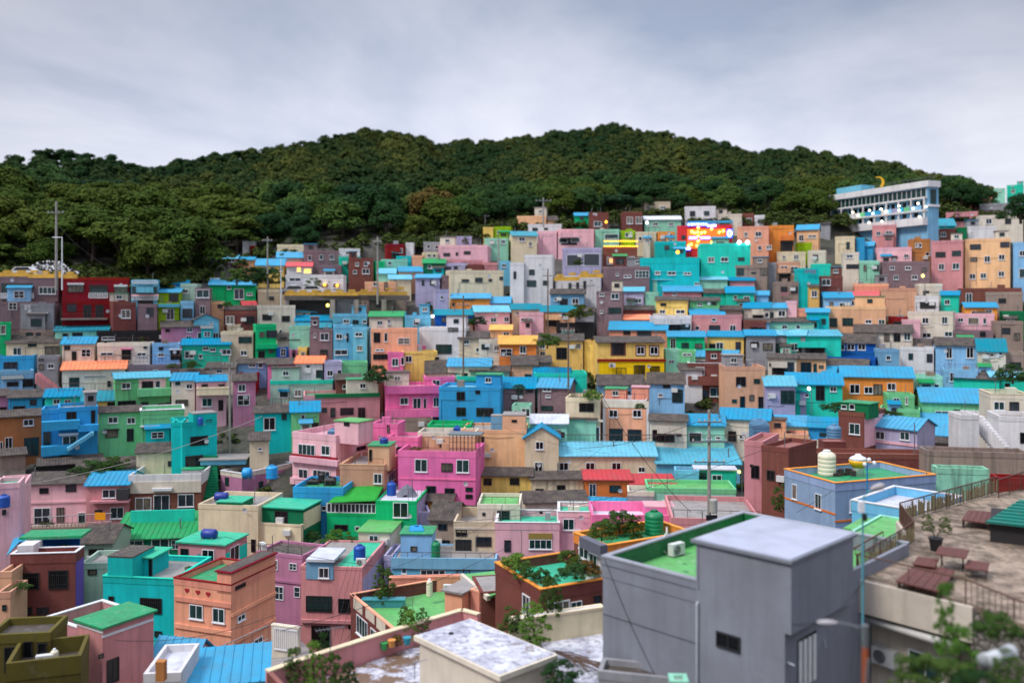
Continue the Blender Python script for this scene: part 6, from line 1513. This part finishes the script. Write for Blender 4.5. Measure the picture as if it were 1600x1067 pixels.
pole(388, 330, 350, 175, 'pale mast rising out of the wood', (), .1, 'mast', WHITE())
pole(1429, 660, 730, 86, 'thin pole in front of the lavender house', (), .07, 'pole', STEEL())
# television aerials
def aerial(p, hgt, label, rz=.4):
    e = empty('tv_aerial', p, rz, label, 'aerial'); q = MB(); q.tube([(0,0,0),(0,0,hgt)], .02, 5); q.build('mast', STEEL(), e); q = MB(); q.tube([(-.7,0,hgt),(.7,0,hgt)], .012, 4)
    for i in range(8): x = -.65+i*.18; q.tube([(x,-.3+i*.02,hgt),(x,.3-i*.02,hgt)], .008, 4)
    q.build('elements', STEEL(), e)
aerial(P(1448, 745, 70), 2.3, 'television aerial in front of the stained concrete wall'); aerial(P(645, 965, 60), 1.4, 'television aerial beside the bush on the white patched terrace', .2); aerial(P(516, 1045, 42), 1.9, 'tall television aerial above the plants on the front parapet'); aerial(P(648, 1060, 40), .7, 'low television aerial at the foot of the white block', .7); aerial(P(815, 862, 56), 1.3, 'dark aerial above the roof garden', .1); aerial(P(1098, 822, 60), 1.0, 'small aerial beside the concrete utility pole', .8)
WI = m_plain('cable_black', (30,30,34), .6)
def wire(a, b, sag, r=.016, label=None):
    q = MB(); n = 14; q.tube([a+(b-a)*i/n-Vector((0,0,sag*4*(i/n)*(1-i/n))) for i in range(n+1)], r, 4, cap=False)
    o = q.build('power_line', WI); tag(o, label, 'cable'); return o
wire(P(34, 758, 60), P(410, 650, 75), .6, .022, 'pale cable slanting up across the dark roofs on the left').data.materials[0] = m_plain('cable_pale', (150,145,140), .6)
wire(pt1-Vector((1,0,1)), P(905, 700, 80), .5, .02, 'cable from the tall utility pole toward the pale ribbed roof'); wire(pt1+Vector((.8,0,-1)), P(1200, 660, 90), .5, .02, 'cable running right from the head of the tall utility pole')
wire(P(930, 600, 70), P(1080, 800, 70), .8, .02, 'dark cable slanting down across the cream ribbed roof house'); wire(P(440, 985, 48), P(800, 850, 75), .6, .018, 'cable above the pinkish garage house'); wire(P(672, 818, 82), P(1200, 700, 70), 1.2, .018, 'long cable over the beige house')
wire(P(610, 885, 70), P(540, 1000, 60), .2, .015, 'cable dropping to the narrow alley'); wire(P(180, 1000, 45), P(430, 960, 50), .5, .015, 'cable in front of the peach house with hearts'); wire(P(1238, 975, 30), P(1352, 905, 34), .5, .015, 'cable between the grey block and the terrace'); wire(P(620, 885, 75), P(940, 700, 85), .9, .015, 'thin cable from the ribbed blue tank')
wire(pt2-Vector((0,0,3)), P(200, 430, 122), 1.0, .02, 'cable from the tallest pole along the road'); wire(P(350, 838, 60), P(930, 870, 70), 1.6, .015, 'sagging cable above the light blue house'); wire(P(1245, 800, 45), P(1390, 690, 70), .4, .014, 'cable in front of the grey blue house')
for x in range(4): wire(P(545+x*6, 880+x*3, 72), P(500+x*14, 1020, 55), .2, .012, ['leftmost', 'second', 'third', 'rightmost'][x]+' of four thin wires fanning down to the alley')
rw_ = random.Random(31)
for i in range(46):
    x0 = rw_.uniform(20, 1500); y0 = rw_.uniform(430, 860); D0 = D_at(x0, y0); x1 = x0+rw_.uniform(50, 190)*rw_.choice([-1, 1]); y1 = y0+rw_.uniform(-45, 30); D1 = D_at(x1, y1)
    a, b = P(x0, y0, D0), P(x1, y1, D1); k = MB(); n = 8; hh = Vector((0, 0, rw_.uniform(2.4, 3.6)))
    k.tube([a+hh+(b-a)*j/n-Vector((0,0,1.6*(j/n)*(1-j/n))) for j in range(n+1)], .014, 3, cap=False); tag(k.build('power_line', WI), 'thin dark cable strung low between rooftops, one of many alike', 'cable', 'cables strung over the roofs')
# alley between the hearts house and the garage house
h = H(424, 466, 980, None, 1016, 'ws', 'fc', w='', D=62, th=-18, d=.3, ext=1, par=.02); g2 = MB()
u0, z0 = h.loc(428, 1014, 'F', -.1); u1, z1 = h.loc(464, 984, 'F', -.1)
for i in range(13): x = u0+(u1-u0)*i/12; g2.box(x-.03, x+.03, -.12, -.08, z0, z1)
g2.box(u0, u1, -.13, -.07, z1-.1, z1); g2.box(u0, u1, -.13, -.07, z0, z0+.1); g2.build('gate', WHITE(), h.e)
q = MB(); q.prism([P(395, 1045, 58), P(500, 1030, 58), P(470, 1000, 72), P(420, 1005, 72)], (0,0,-.3)); tag(q.build('alley', m_floor('c')), kind='structure')
# wooden walkway railings of the terraces on the slope
def walk(x0, x1, y0, y1, D, label, m=None):
    a, b = P(x0, y0, D), P(x1, y1, D); e = empty('railing', a, 0, label, 'railing'); q = MB(); rail(q, a, b, .95, .5, .04); epart(e, 'rails', q, m or RUST())
walk(97, 200, 611, 611, 111, 'dark railing in front of the orange roofed white cottage'); walk(152, 345, 567, 566, 118, 'long dark railing below the black timber storey'); walk(871, 1165, 692, 693, 102, 'long dark railing behind the pale blue ribbed roofs'); walk(12, 96, 526, 524, 124, 'dark railing on the old brown tile roof'); walk(36, 175, 824, 816, 91, 'grey railing in front of the pink terraces', STEEL())
walk(330, 420, 1040, 1000, 56, 'grey alley railing at the foot of the peach house', STEEL()); walk(1322, 1380, 895, 862, 42, 'rusty railing on the green flat roof behind the terrace')
h = H(1318, 1382, 846, None, 905, 'mt', 'fm', w='', D=47, th=-40, d=6, ext=8, par=.1); h.room(1322, 824, 1376, 850, 2.5, 3, 'mt', 'm')
# ================================================================ foliage
def leaf_mat(name, c0, c1, attr=False):
    m, t, p = mat_new(name)
    r_ = objrand(t)
    if attr:
        a = N(t, 'ShaderNodeAttribute'); a.attribute_name = 'tint'; r_ = a.outputs['Fac']
    f = noise(t, worldpos(t), .9, 4, .7)
    c = mix(t, r_, tuple(c0), tuple(c1)); c = mix(t, ramp(t, f, .35, .75), c, mix(t, 1.0, c, (1.45, 1.4, 1.15), 'MULTIPLY'))
    t.links.new(c, p.inputs['Base Color']); p.inputs['Roughness'].default_value = .85; p.inputs['Specular IOR Level'].default_value = .06
    return m
LM = {'olive': leaf_mat('leaves_olive', (.030,.058,.010), (.058,.078,.014)), 'dark': leaf_mat('leaves_dark_green', (.012,.036,.013), (.03,.066,.02)),
      'mid': leaf_mat('leaves_green', (.025,.06,.015), (.055,.095,.022)), 'rust': leaf_mat('leaves_bronze', (.08,.06,.018), (.12,.07,.02)),
      'pine': leaf_mat('leaves_pine', (.010,.030,.016), (.022,.048,.022)), 'mass': leaf_mat('leaves_forest', (.012,.034,.012), (.07,.08,.018), True),
      'fresh': leaf_mat('leaves_fresh', (.05,.12,.02), (.09,.17,.03))}
BARK = m_plain('bark', (70,58,48), .9, nz=.6)
def crown_arrays(seed, n, shape, leaf):
    """leaf quads on clumps spread through the crown; unit radius"""
    r = np.random.default_rng(seed); C = []; 
    nc = {'round': 22, 'flat': 18, 'bush': 46, 'loose': 85, 'bush0': 14}[shape]
    for i in range(nc):
        a = r.uniform(0, 2*np.pi)
        if shape == 'flat': rad = r.uniform(.15, .85); z = r.uniform(-.1, .45)+(.15 if rad < .4 else 0); cr_ = r.uniform(.22, .4)
        elif shape == 'loose': z = r.uniform(-.8, 1.0); rad = np.sqrt(r.uniform(0, 1))*.72*(1-.45*max(0, z)); cr_ = r.uniform(.07, .19)
        elif shape == 'bush': u = r.uniform(-.5, 1); rad = np.sqrt(max(0, 1-u*u))*r.uniform(.35, .95); z = u*.7*r.uniform(.7, 1.1); cr_ = r.uniform(.12, .26)
        else: u = r.uniform(-.35, 1); rad = np.sqrt(max(0, 1-u*u))*r.uniform(.45, .8); z = u*.62; cr_ = r.uniform(.26, .44)
        C.append((rad*np.cos(a), rad*np.sin(a), z, cr_))
    C = np.array(C); k = r.integers(0, nc, n); d = r.normal(size=(n, 3)); d /= np.linalg.norm(d, axis=1)[:, None]; d[:, 2] = np.where(d[:, 2] < -.35, -d[:, 2], d[:, 2])
    sq = .6 if shape == 'flat' else .85
    rr_ = C[k, 3]*r.uniform(.75, 1.08, n); c = C[k, :3]+d*rr_[:, None]*np.array([1, 1, sq])
    nrm = d*np.array([1,1,.9])+np.array([0,0,.35])+r.normal(size=(n, 3))*.3; nrm /= np.linalg.norm(nrm, axis=1)[:, None]
    a = np.cross(nrm, r.normal(size=(n, 3))); a /= np.linalg.norm(a, axis=1)[:, None]; b = np.cross(nrm, a); s = leaf*r.uniform(.6, 1.3, n)[:, None]
    v = np.stack([c-a*s-b*s*.55, c+a*s-b*s*.55, c+a*s*.7+b*s*.6, c-a*s*.7+b*s*.6], 1).reshape(-1, 3)
    return v
def quads_mesh(name, v, m, tint=None):
    me = bpy.data.meshes.new(name); n = len(v)//4; me.vertices.add(len(v)); me.vertices.foreach_set('co', v.astype(np.float32).ravel())
    me.loops.add(4*n); me.loops.foreach_set('vertex_index', np.arange(4*n, dtype=np.int32)); me.polygons.add(n); me.polygons.foreach_set('loop_start', np.arange(0, 4*n, 4, dtype=np.int32)); me.polygons.foreach_set('loop_total', np.full(n, 4, dtype=np.int32))
    me.materials.append(m)
    if tint is not None: at = me.attributes.new('tint', 'FLOAT', 'FACE'); at.data.foreach_set('value', tint.astype(np.float32))
    me.update(); me.validate(); return me
CR = {}
def crown(shape, mk, seed, n, leaf):
    k = (shape, mk, seed)
    if k not in CR: CR[k] = quads_mesh('tree_crown', crown_arrays(seed, n, shape, leaf), LM[mk])
    return CR[k]
tb = MB(); tb.tube([(0,0,-1.0),(.03,0,-.3),(0,.02,.3)], [.06,.045,.02], 6); rr = random.Random(1)
for i in range(5):
    a = rr.uniform(0, 6.28); tb.tube([(.02,0,-.35+i*.08), (.3*math.cos(a), .3*math.sin(a), .05+i*.06), (.55*math.cos(a), .55*math.sin(a), .2+i*.05)], [.03,.018,.006], 5)
TRUNK = tb.mesh('tree_trunk', BARK)
def tree(nm, p, R_, hs, shape, mk, seed, label, group, zc=1.0, n=1500, leaf=.085, cat='tree'):
    e = empty(nm, p, rnd.uniform(0, 6.28), label, cat, group)
    c = link('crown', crown(shape, mk, seed, n, leaf), e); c.scale = (R_, R_, R_*hs); c.location = (0, 0, R_*zc)
    t_ = link('trunk', TRUNK, e); t_.scale = (R_, R_, R_*zc); t_.location = (0, 0, R_*zc)
    return e
# the wood on the hill
cand = []; rr = random.Random(21); cell = {}
for _ in range(90000):
    px = rr.uniform(-90, 1700); top = lerp(TOPV, px); ry = lerp(RIDGE, px); u = rr.random()**.8
    py = top-4+(ry-top+2)*u; D = D_at(px, py); p = P(px, py, D)
    if 340 < px < 780 and py > top-6: continue
    if px > 1535: continue
    sp = 4.6 if D > 210 else 5.0; k = (int(p.x//6), int(p.y//6)); ok = True
    for i in (-1, 0, 1):
        for j in (-1, 0, 1):
            for q_ in cell.get((k[0]+i, k[1]+j), ()):
                if (q_[0]-p.x)**2+(q_[1]-p.y)**2 < sp*sp: ok = False; break
            if not ok: break
        if not ok: break
    if not ok: continue
    cell.setdefault(k, []).append((p.x, p.y)); cand.append((D, px, py, p))
cand.sort(key=lambda c: c[0]); print('trees', len(cand))
LBL = {('round','olive'): ('broadleaf_tree', 'rounded olive green tree, one of many like it low in the wood', 'olive green trees low in the wood'),
       ('round','dark'): ('broadleaf_tree', 'rounded dark green tree, one of many like it in the wood', 'dark green trees in the wood'),
       ('round','mid'): ('broadleaf_tree', 'rounded fresh green tree, one of many like it in the wood', 'fresh green trees in the wood'),
       ('round','rust'): ('broadleaf_tree', 'bronze tinged autumn tree among the green ones in the wood', 'bronze tinged trees in the wood'),
       ('flat','pine'): ('pine_tree', 'flat crowned dark pine, one of many like it in the wood', 'dark pines in the wood'),
       ('flat','olive'): ('broadleaf_tree', 'spreading layered olive tree at the lower edge of the wood', 'layered olive trees at the edge of the wood')}
mv_, mt_ = [], []; far = [crown_arrays(100+i, 800, 'round' if i < 6 else 'flat', .115) for i in range(9)]
for i, (D, px, py, p) in enumerate(cand):
    big = rr.choice([2.8, 3.6, 4.1, 4.6, 5.0, 6.0])*rr.uniform(.9, 1.1)*(1.12 if px < 420 else 1)
    if px > 700: big = min(big, 4.0)
    if D > 210: big = rr.uniform(2.9, 4.1)
    nz_ = math.sin(px*.013+py*.05)+math.sin(px*.031-py*.021)+rr.uniform(-.9, .9)
    if px < 300 and py < 300: kind = ('flat', 'pine') if rr.random() < .75 else ('round', 'dark')
    elif px < 400 and py > 330: kind = ('flat', 'olive') if rr.random() < .6 else ('round', 'olive')
    elif nz_ > 1.7: kind = ('round', 'rust') if rr.random() < (.5 if i > 300 else .12) else ('round', 'olive')
    elif nz_ > .5: kind = ('round', 'olive') if rr.random() < .5 else ('round', 'mid')
    elif nz_ > -1.4: kind = ('round', 'dark') if rr.random() < .7 else ('round', 'mid')
    else: kind = ('flat', 'pine')
    if i < 300:
        nm, lb, gp = LBL[kind]; tree(nm, p-Vector((0,0,.5)), big, .95 if kind[0] == 'round' else .75, kind[0], kind[1], rr.randrange(4), lb, gp, rr.uniform(.55, .95), 4200, .048)
    else:
        v = far[rr.randrange(6) if kind[0] == 'round' else 6+rr.randrange(3)]; a = rr.uniform(0, 6.28); ca, sa = math.cos(a), math.sin(a); s = big
        w = np.stack([(v[:, 0]*ca-v[:, 1]*sa)*s+p.x, (v[:, 0]*sa+v[:, 1]*ca)*s+p.y, v[:, 2]*s*rr.uniform(.85, 1.1)+p.z+s*.62], 1); mv_.append(w)
        base = {'pine': .03, 'dark': .16, 'mid': .4, 'olive': .62, 'rust': .95}[kind[1]]; mt_.append(np.full(len(v)//4, min(1, max(0, base+rr.uniform(-.1, .1)))))
fo = link('distant_forest', quads_mesh('distant_forest', np.concatenate(mv_), LM['mass'], np.concatenate(mt_))); tag(fo, 'unbroken dark green wood covering the upper hill', 'forest', kind='stuff')
# undergrowth between wood and houses, and grass on the bank
uv = []; bs = [crown_arrays(300+i, 120, 'bush0', .2) for i in range(4)]
for i in range(1500):
    px = rr.uniform(-60, 1660); top = lerp(TOPV, px); py = top+rr.uniform(-16, 14)
    if 315 < px < 600 and i % 4: continue
    D = D_at(px, py)+rr.uniform(0, 1); p = P(px, py, D); s = rr.uniform(.6, 1.5); v = bs[i % 4]
    uv.append(v*s+np.array([p.x, p.y, p.z+s*.2]))
for i in range(900):
    px = rr.uniform(-20, 1620); py = rr.uniform(430, 900); D = D_at(px, py); p = P(px, py, D); s = rr.uniform(.4, 1.0); v = bs[i % 4]
    uv.append(v*s+np.array([p.x, p.y, p.z-2.6+s*.2]))
vv = np.concatenate(uv); un = link('undergrowth', quads_mesh('undergrowth', vv, LM['mass'], np.full(len(vv)//4, .45))); tag(un, 'low green scrub on the bare ground between the houses', 'scrub', kind='stuff')
# single bushes, creepers and pot plants in the village: px, py(base), D, radius, height factor, shape, material, label
for px, py, D, r_, hs, sh, mk, lb in (
 (150, 742, 97, 2.3, .55, 'bush', 'dark', 'wide dark bush spilling over the roof below the blue stair'), (175, 735, 97.5, 1.9, .6, 'bush', 'mid', 'green bush beside the blue metal door under the green house'), (122, 742, 96.5, 1.4, .5, 'bush', 'dark', 'small dark bush at the foot of the blue house'),
 (525, 850, 85, 1.5, .7, 'bush', 'fresh', 'bright green bush behind the mauve pink house'), (548, 852, 84.6, 1.0, .7, 'bush', 'mid', 'green bush left of the white shed'), (600, 932, 68, 1.25, 1.2, 'loose', 'mid', 'loose green shrub in a long teal planter on the terrace'),
 (634, 978, 58, .8, 1.0, 'loose', 'mid', 'green bush on the stained white terrace'), (905, 415, 135, 1, .7, 'bush', 'olive', 'bush below the lavender gallery'),
 (855, 545, 118, 2.0, .8, 'bush', 'mid', 'bush behind the brown pole and the yellow house'), (905, 500, 131, 2.2, .8, 'bush', 'olive', 'olive bush left of the mauve brick tower'), (745, 510, 132, 1.9, .6, 'bush', 'dark', 'dark bush above the slate roofed cottage'),
 (420, 450, 138, 3.0, .8, 'bush', 'dark', 'big dark bush below the yellow cottage at the road'), (490, 455, 139.5, 2.4, .7, 'bush', 'mid', 'bush growing in front of the long white shop'), (370, 445, 133, 2.6, .7, 'bush', 'mid', 'bush above the emerald green house'), (395, 440, 134, 2.4, .7, 'bush', 'dark', 'dark bush right of the emerald green house'),
 (925, 626, 106.5, 1.3, .8, 'bush', 'fresh', 'yellow green bush on the cream roof terrace'), (300, 575, 118, 1.3, .6, 'bush', 'mid', 'bush above the grey tile roof'), (270, 576, 118.5, .9, .6, 'bush', 'mid', 'small bush on the walkway end'),
 (940, 845, 54.5, 1.05, .9, 'bush', 'mid', 'green bush left of the big green tank'), (968, 832, 57.5, 1.3, .8, 'bush', 'mid', 'second green bush on the orange rimmed roof behind the first'), (990, 835, 57, .9, .9, 'loose', 'olive', 'grey green plant beside the big green tank'),
 (805, 892, 53.4, .9, .9, 'bush', 'fresh', 'yellow flowering bush in the left corner of the roof garden'), (822, 905, 52.4, .9, .8, 'bush', 'mid', 'green bush on the left rim of the roof garden'), (845, 912, 51.2, .75, .9, 'bush', 'dark', 'dark bush at the front corner of the roof garden'), (857, 916, 50.8, .55, .8, 'bush', 'mid', 'small bush at the front corner of the roof garden'),
 (900, 905, 51.6, 1.1, .6, 'bush', 'dark', 'grey green bush on the front rim of the roof garden'), (920, 900, 52.2, .9, .8, 'bush', 'rust', 'reddish bush beside the glazed lean-to'), (886, 880, 55, .8, .8, 'bush', 'mid', 'bush in the middle of the roof garden'), (905, 888, 54, .9, .7, 'bush', 'olive', 'olive bush behind the front rim of the roof garden'),
 (835, 995, 43.5, 1.15, .9, 'loose', 'fresh', 'leafy green shrub in front of the brick house with the roof garden'), (800, 985, 44.5, .9, .8, 'loose', 'mid', 'green shrub behind the white stucco block'), (862, 950, 46.5, .9, 1.2, 'loose', 'mid', 'tall shoots in front of the brick house window'),
 (878, 1066, 38.5, 1.0, .7, 'bush', 'dark', 'dark plants under the pile of sticks'), (460, 1062, 41.6, .7, 1.3, 'loose', 'mid', 'green plants along the parapet, first from the left'), (490, 1060, 41.8, .75, 1.4, 'loose', 'fresh', 'taller green plants along the parapet'), (520, 1070, 41.2, .8, 1.2, 'loose', 'mid', 'green plants by the tall aerial'), (545, 1075, 40.8, .6, 1.2, 'loose', 'dark', 'dark plants at the edge of the stained terrace'), (505, 1030, 44, .5, 1.6, 'loose', 'dark', 'thin dark plant against the rose parapet'),
 (640, 992, 47, .7, 1.1, 'loose', 'fresh', 'green shoots above the parapet left of the white block'), (660, 985, 47.4, .6, 1.2, 'loose', 'mid', 'green shoots above the parapet next to the white block'), (620, 1010, 46, .45, 1.0, 'bush', 'rust', 'flowering pot plants by the parapet'),
 (1420, 1090, 25.5, .8, .9, 'loose', 'mid', 'green bush below the window under the terrace'), (1465, 1085, 25, .95, .9, 'bush', 'mid', 'large green bush at the bottom right'), (1500, 1050, 26, .8, 1.1, 'loose', 'fresh', 'tall feathery weeds beside the fat duct'), (1530, 1105, 24, .9, .8, 'bush', 'dark', 'dark bush under the fat duct'), (1575, 1075, 24.4, .7, .9, 'loose', 'mid', 'weeds on the rubble stone wall'), (1478, 1010, 27.5, .5, 2.4, 'loose', 'fresh', 'tall thin weed standing in front of the white terrace edge'), (1560, 1000, 28, .8, .8, 'bush', 'mid', 'ivy on the rubble stone wall'),
 (1330, 838, 47.5, .3, .8, 'bush', 'mid', 'small plant on the light roof'), (1210, 712, 88, .9, .7, 'bush', 'mid', 'plants on the peach terrace, left of a door'), (1245, 710, 88, .9, .6, 'bush', 'mid', 'plants on the peach terrace, right of a door'), (1372, 722, 86, .9, .5, 'bush', 'mid', 'plants on the brown brick wall below the lavender house'), (1218, 795, 76, 1.0, 1.3, 'loose', 'mid', 'bush in the gap left of the grey blue house'),
 (1305, 645, 101, 1.8, .5, 'bush', 'dark', 'dark plants beside the aqua green house'), (1582, 600, 104, 2.2, .8, 'bush', 'dark', 'dark bush beside the green flat roof'), (1595, 350, 150, 4, 1.0, 'bush', 'dark', 'dark tree at the right edge below the distant houses'), (1000, 640, 100, .8, .7, 'bush', 'mid', 'plant on the roof edge'),
 (35, 920, 69.5, .8, .5, 'bush', 'mid', 'plants on the narrow green ledge at the left edge'), (100, 862, 76.4, 1.0, .5, 'bush', 'fresh', 'lime green plants on the dark brick roof terrace'), (45, 846, 78, .6, .6, 'bush', 'dark', 'dark plants on the green terrace roof'), (73, 842, 79, .6, .5, 'bush', 'dark', 'more dark plants on the green terrace roof'),
 (295, 905, 73, .8, .8, 'loose', 'mid', 'spiky green plant beside the roof terrace of the hearts house'), (650, 705, 96, .8, .5, 'bush', 'rust', 'flowers on the parapet of the hot pink house'), (488, 845, 86.5, 1.0, .8, 'bush', 'dark', 'dark heap of plants and scrap behind the mauve pink house'), (1392, 655, 101, 1.3, .6, 'bush', 'mid', 'plants between the mint and lavender houses'), (1580, 720, 80, 1.5, .6, 'bush', 'dark', 'dark scrub on the stained wall'), (810, 610, 108, 1, .6, 'bush', 'mid', 'plants by the small turquoise wall'), (590, 600, 112, 2, .9, 'bush', 'dark', 'dark creeper beside the hot pink house'), (355, 480, 128, 1, .6, 'bush', 'mid', 'shrub on the emerald house balcony')):
    cr_ = {'loose': (900, .075), 'bush': (1100, .075)}[sh]
    e = tree('bush', P(px, py, D), r_, hs, sh, mk, 50+rnd.randrange(3), lb, None, .55*hs, 6000, .030, 'bush')
# potted shrub on the picnic terrace
e = empty('potted_plant', onz(1462, 860, ZT), 0, 'two headed shrub in a black pot behind the picnic table', 'plant')
q = MB(); q.lathe([(.22,0),(.3,.55),(.33,.55),(.33,.6)], 16); q.build('pot', BLACK(), e)
for x, z in ((-.38, 1.25), (.42, 1.15)):
    c = link('foliage', crown('loose', 'olive', 77, 1500, .05), e); c.scale = (.42,)*3; c.location = (x, 0, z)
q = MB(); q.tube([(0,0,.5),(-.15,0,.9),(-.35,0,1.2)], .025, 6); q.tube([(0,0,.5),(.15,0,.85),(.4,0,1.1)], .025, 6); q.build('stem', BARK, e)
q = MB(); a = P(601, 938, 68); q.box(a.x-1.6, a.x+1.6, a.y-.9, a.y-.2, a.z-.35, a.z+.35); q.box(a.x-1.65, a.x+1.65, a.y-.95, a.y-.15, a.z+.28, a.z+.36); tag(q.build('planter', m_plain('planter_teal', (60,140,150), .6)), 'long weathered teal planter trough on the terrace', 'planter')
for i, (px, py, c_) in enumerate(((585,1018,(200,60,60)),(600,1014,(60,160,90)),(612,1010,(205,140,70)),(636,1006,(40,140,160)))):
    q = MB(); a = onz(px, py+16, zt-1.1) if False else P(px, py, 45.6); q.lathe([(.14,0),(.2,.32),(.22,.32),(.22,.36)], 12, tuple(a)); o = q.build('flower_pot', m_plain('pot_%d' % i, c_, .6)); tag(o, ['red', 'green', 'tan', 'teal'][i]+' flower pot standing along the rose parapet', 'flower pot')
# ================================================================ what each house is called
RW = {'g': 'gabled', 's': 'sloping', 'p': 'peaked', 'f': 'flat', 't': 'flat'}
MC = {'b': 'bright blue', 't': 'teal blue', 'l': 'pale blue', 'n': 'navy', 'o': 'orange', 'r': 'red', 'g': 'green', 'w': 'white', 'y': 'yellow', 'k': 'dark tile', 'd': 'dark tile'}
def wcol(h): return PAL[h.wall][1] if isinstance(h.wall, str) else {(132,136,147): 'plain grey rendered', (150,172,205): 'pale grey blue', (215,70,80): 'crimson'}.get(h.wall, 'painted')
def look(h):
    c = wcol(h)
    return c+(' flat-roofed' if h.roofc[0] in 'ft' else ' '+MC[h.roofc[1]]+'-roofed')
def short(h): return wcol(h)+' house' if h.roofc[0] in 'ft' else MC[h.roofc[1]]+'-roofed '+wcol(h)+' house'
seen = {}
def an(s): return ('an ' if s[0] in 'aeiou' else 'a ')+s
def ctr(h): x0, y0, x1, y1 = h.px; return ((x0+x1)/2, (y0+y1)/2)
def nb(h, side):
    cx, cy = ctr(h); best = None
    for o in HOUSES:
        if o is h: continue
        x, y = ctr(o); dx, dy = x-cx, y-cy
        if side == 'L' and not (dx < -5 and abs(dy) < .7*abs(dx)): continue
        if side == 'R' and not (dx > 5 and abs(dy) < .7*abs(dx)): continue
        if side == 'U' and not (dy < -5 and abs(dx) < 1.0*abs(dy)): continue
        if side == 'B' and not (dy > 5 and abs(dx) < 1.0*abs(dy)): continue
        d = math.hypot(dx, dy)
        if best is None or d < best[0]: best = (d, o)
    return best[1] if best and best[0] < 160 else None
def cands(h):
    me = look(h); n = {s: nb(h, s) for s in 'LRUB'}
    if n['L'] and n['R']: yield f"{me} house between {an(short(n['L']))} and {an(short(n['R']))}"
    if n['U']: yield f"{me} house just below {an(short(n['U']))}"
    if n['B']: yield f"{me} house just above {an(short(n['B']))}"
    if n['U'] and n['B']: yield f"{me} house below {an(short(n['U']))} and above {an(short(n['B']))}"
    if n['L'] and n['B']: yield f"{me} house, {short(n['L'])} on its left, {short(n['B'])} below"
    if n['R'] and n['U']: yield f"{me} house, {short(n['R'])} on its right, {short(n['U'])} above"
    if n['R'] and n['B']: yield f"{me} house, {short(n['R'])} on its right, {short(n['B'])} below"
    if n['L'] and n['U']: yield f"{me} house, {short(n['L'])} on its left, {short(n['U'])} above"
    if n['L']: yield f"smaller {me} house right beside the {short(n['L'])}"
    if n['R']: yield f"smaller {me} house left beside the {short(n['R'])}"
def nw(s): return len(s.replace(',', ' ').replace('-', ' ').split())
# storeys and wings that belong to one building are joined to it; bare walls, sheds and taller blocks take their own names
def mw(e): return Matrix.Translation(e.location) @ e.rotation_euler.to_matrix().to_4x4()
gone = set(); big = sorted(HOUSES, key=lambda h: -(h.px[2]-h.px[0])*(h.px[3]-h.px[1]))
for i, h in enumerate(big):
    if h in gone: continue
    for o in big[i+1:]:
        if o in gone or o.lab or o.wall != h.wall or abs(o.O.y-h.O.y) > 6: continue
        a, b = h.px, o.px; gx = max(a[0], b[0])-min(a[2], b[2]); gy = max(a[1], b[1])-min(a[3], b[3])
        if gx < 4 and gy < 5:
            M = mw(h.e).inverted() @ mw(o.e)
            for c in list(o.e.children):
                L = M @ Matrix.LocRotScale(c.location, c.rotation_euler, c.scale); c.parent = h.e; c.location, q_, c.scale = L.decompose(); c.rotation_euler = q_.to_euler()
            bpy.data.objects.remove(o.e); gone.add(o)
HOUSES = [h for h in HOUSES if h not in gone]
for h in HOUSES:
    bare = not any(c.name.startswith(('window', 'door')) for c in h.e.children)
    h.kind = 'house'
    if h.lab: h.kind = None
    elif bare and h.wall in ('tp', 'dk') or h.e.name == 'porch_roof': h.kind = 'retaining_wall' if h.e.name[:5] != 'porch' else 'porch_roof'
    elif bare: h.kind = 'outbuilding'
    elif h.H > 6.6: h.kind = 'apartment_building'
    elif h.W < 4.2 and h.H < 3.2: h.kind = 'cottage'
    if h.kind and h.kind != 'house': h.e.name = h.kind
print('houses', len(HOUSES), len(gone))
order = sorted(HOUSES, key=lambda h: -(h.px[2]-h.px[0])*(h.px[3]-h.px[1]))
for h in order:
    l = h.lab
    if not l:
        for c in cands(h):
            if c.lower() not in seen and nw(c) <= 16: l = c; break
        else:
            x, y = ctr(h); zone = ('far left', 'left', 'middle', 'right', 'far right')[min(4, max(0, int(x//320)))]
            k = 0
            while True:
                l = f"{look(h)} house in the {zone}, {('upper', 'higher', 'central', 'lower', 'lowest')[min(4, int(max(0, y-300)//150))]} rows"+('' if k == 0 else ', '+('smaller', 'narrower', 'lower', 'paler', 'plainer', 'darker', 'shorter')[(k-1) % 7]+' one')
                if l.lower() not in seen or k > 7: break
                k += 1
    seen[l.lower()] = 1
    kd = h.kind or 'building'; kw_ = kd.replace('_', ' ')
    if not h.lab: l = l.replace('-roofed house', '-roofed '+kw_, 1)
    h.e['kind'] = 'thing'
    tag(h.e, l, kw_, {'house': 'houses stacked up the hillside', 'cottage': 'small cottages on the hillside', 'apartment_building': 'taller blocks on the hillside', 'outbuilding': 'outbuildings on the hillside'}.get(kd))

for o in SC.objects:
    if o.parent is None and o.get('category') and not o.get('kind'): o['kind'] = 'thing'
    elif o.parent is None and o.get('label') and not o.get('category') and not o.get('kind'): o['category'] = o.name.split('.')[0].replace('_', ' '); o['kind'] = 'thing'
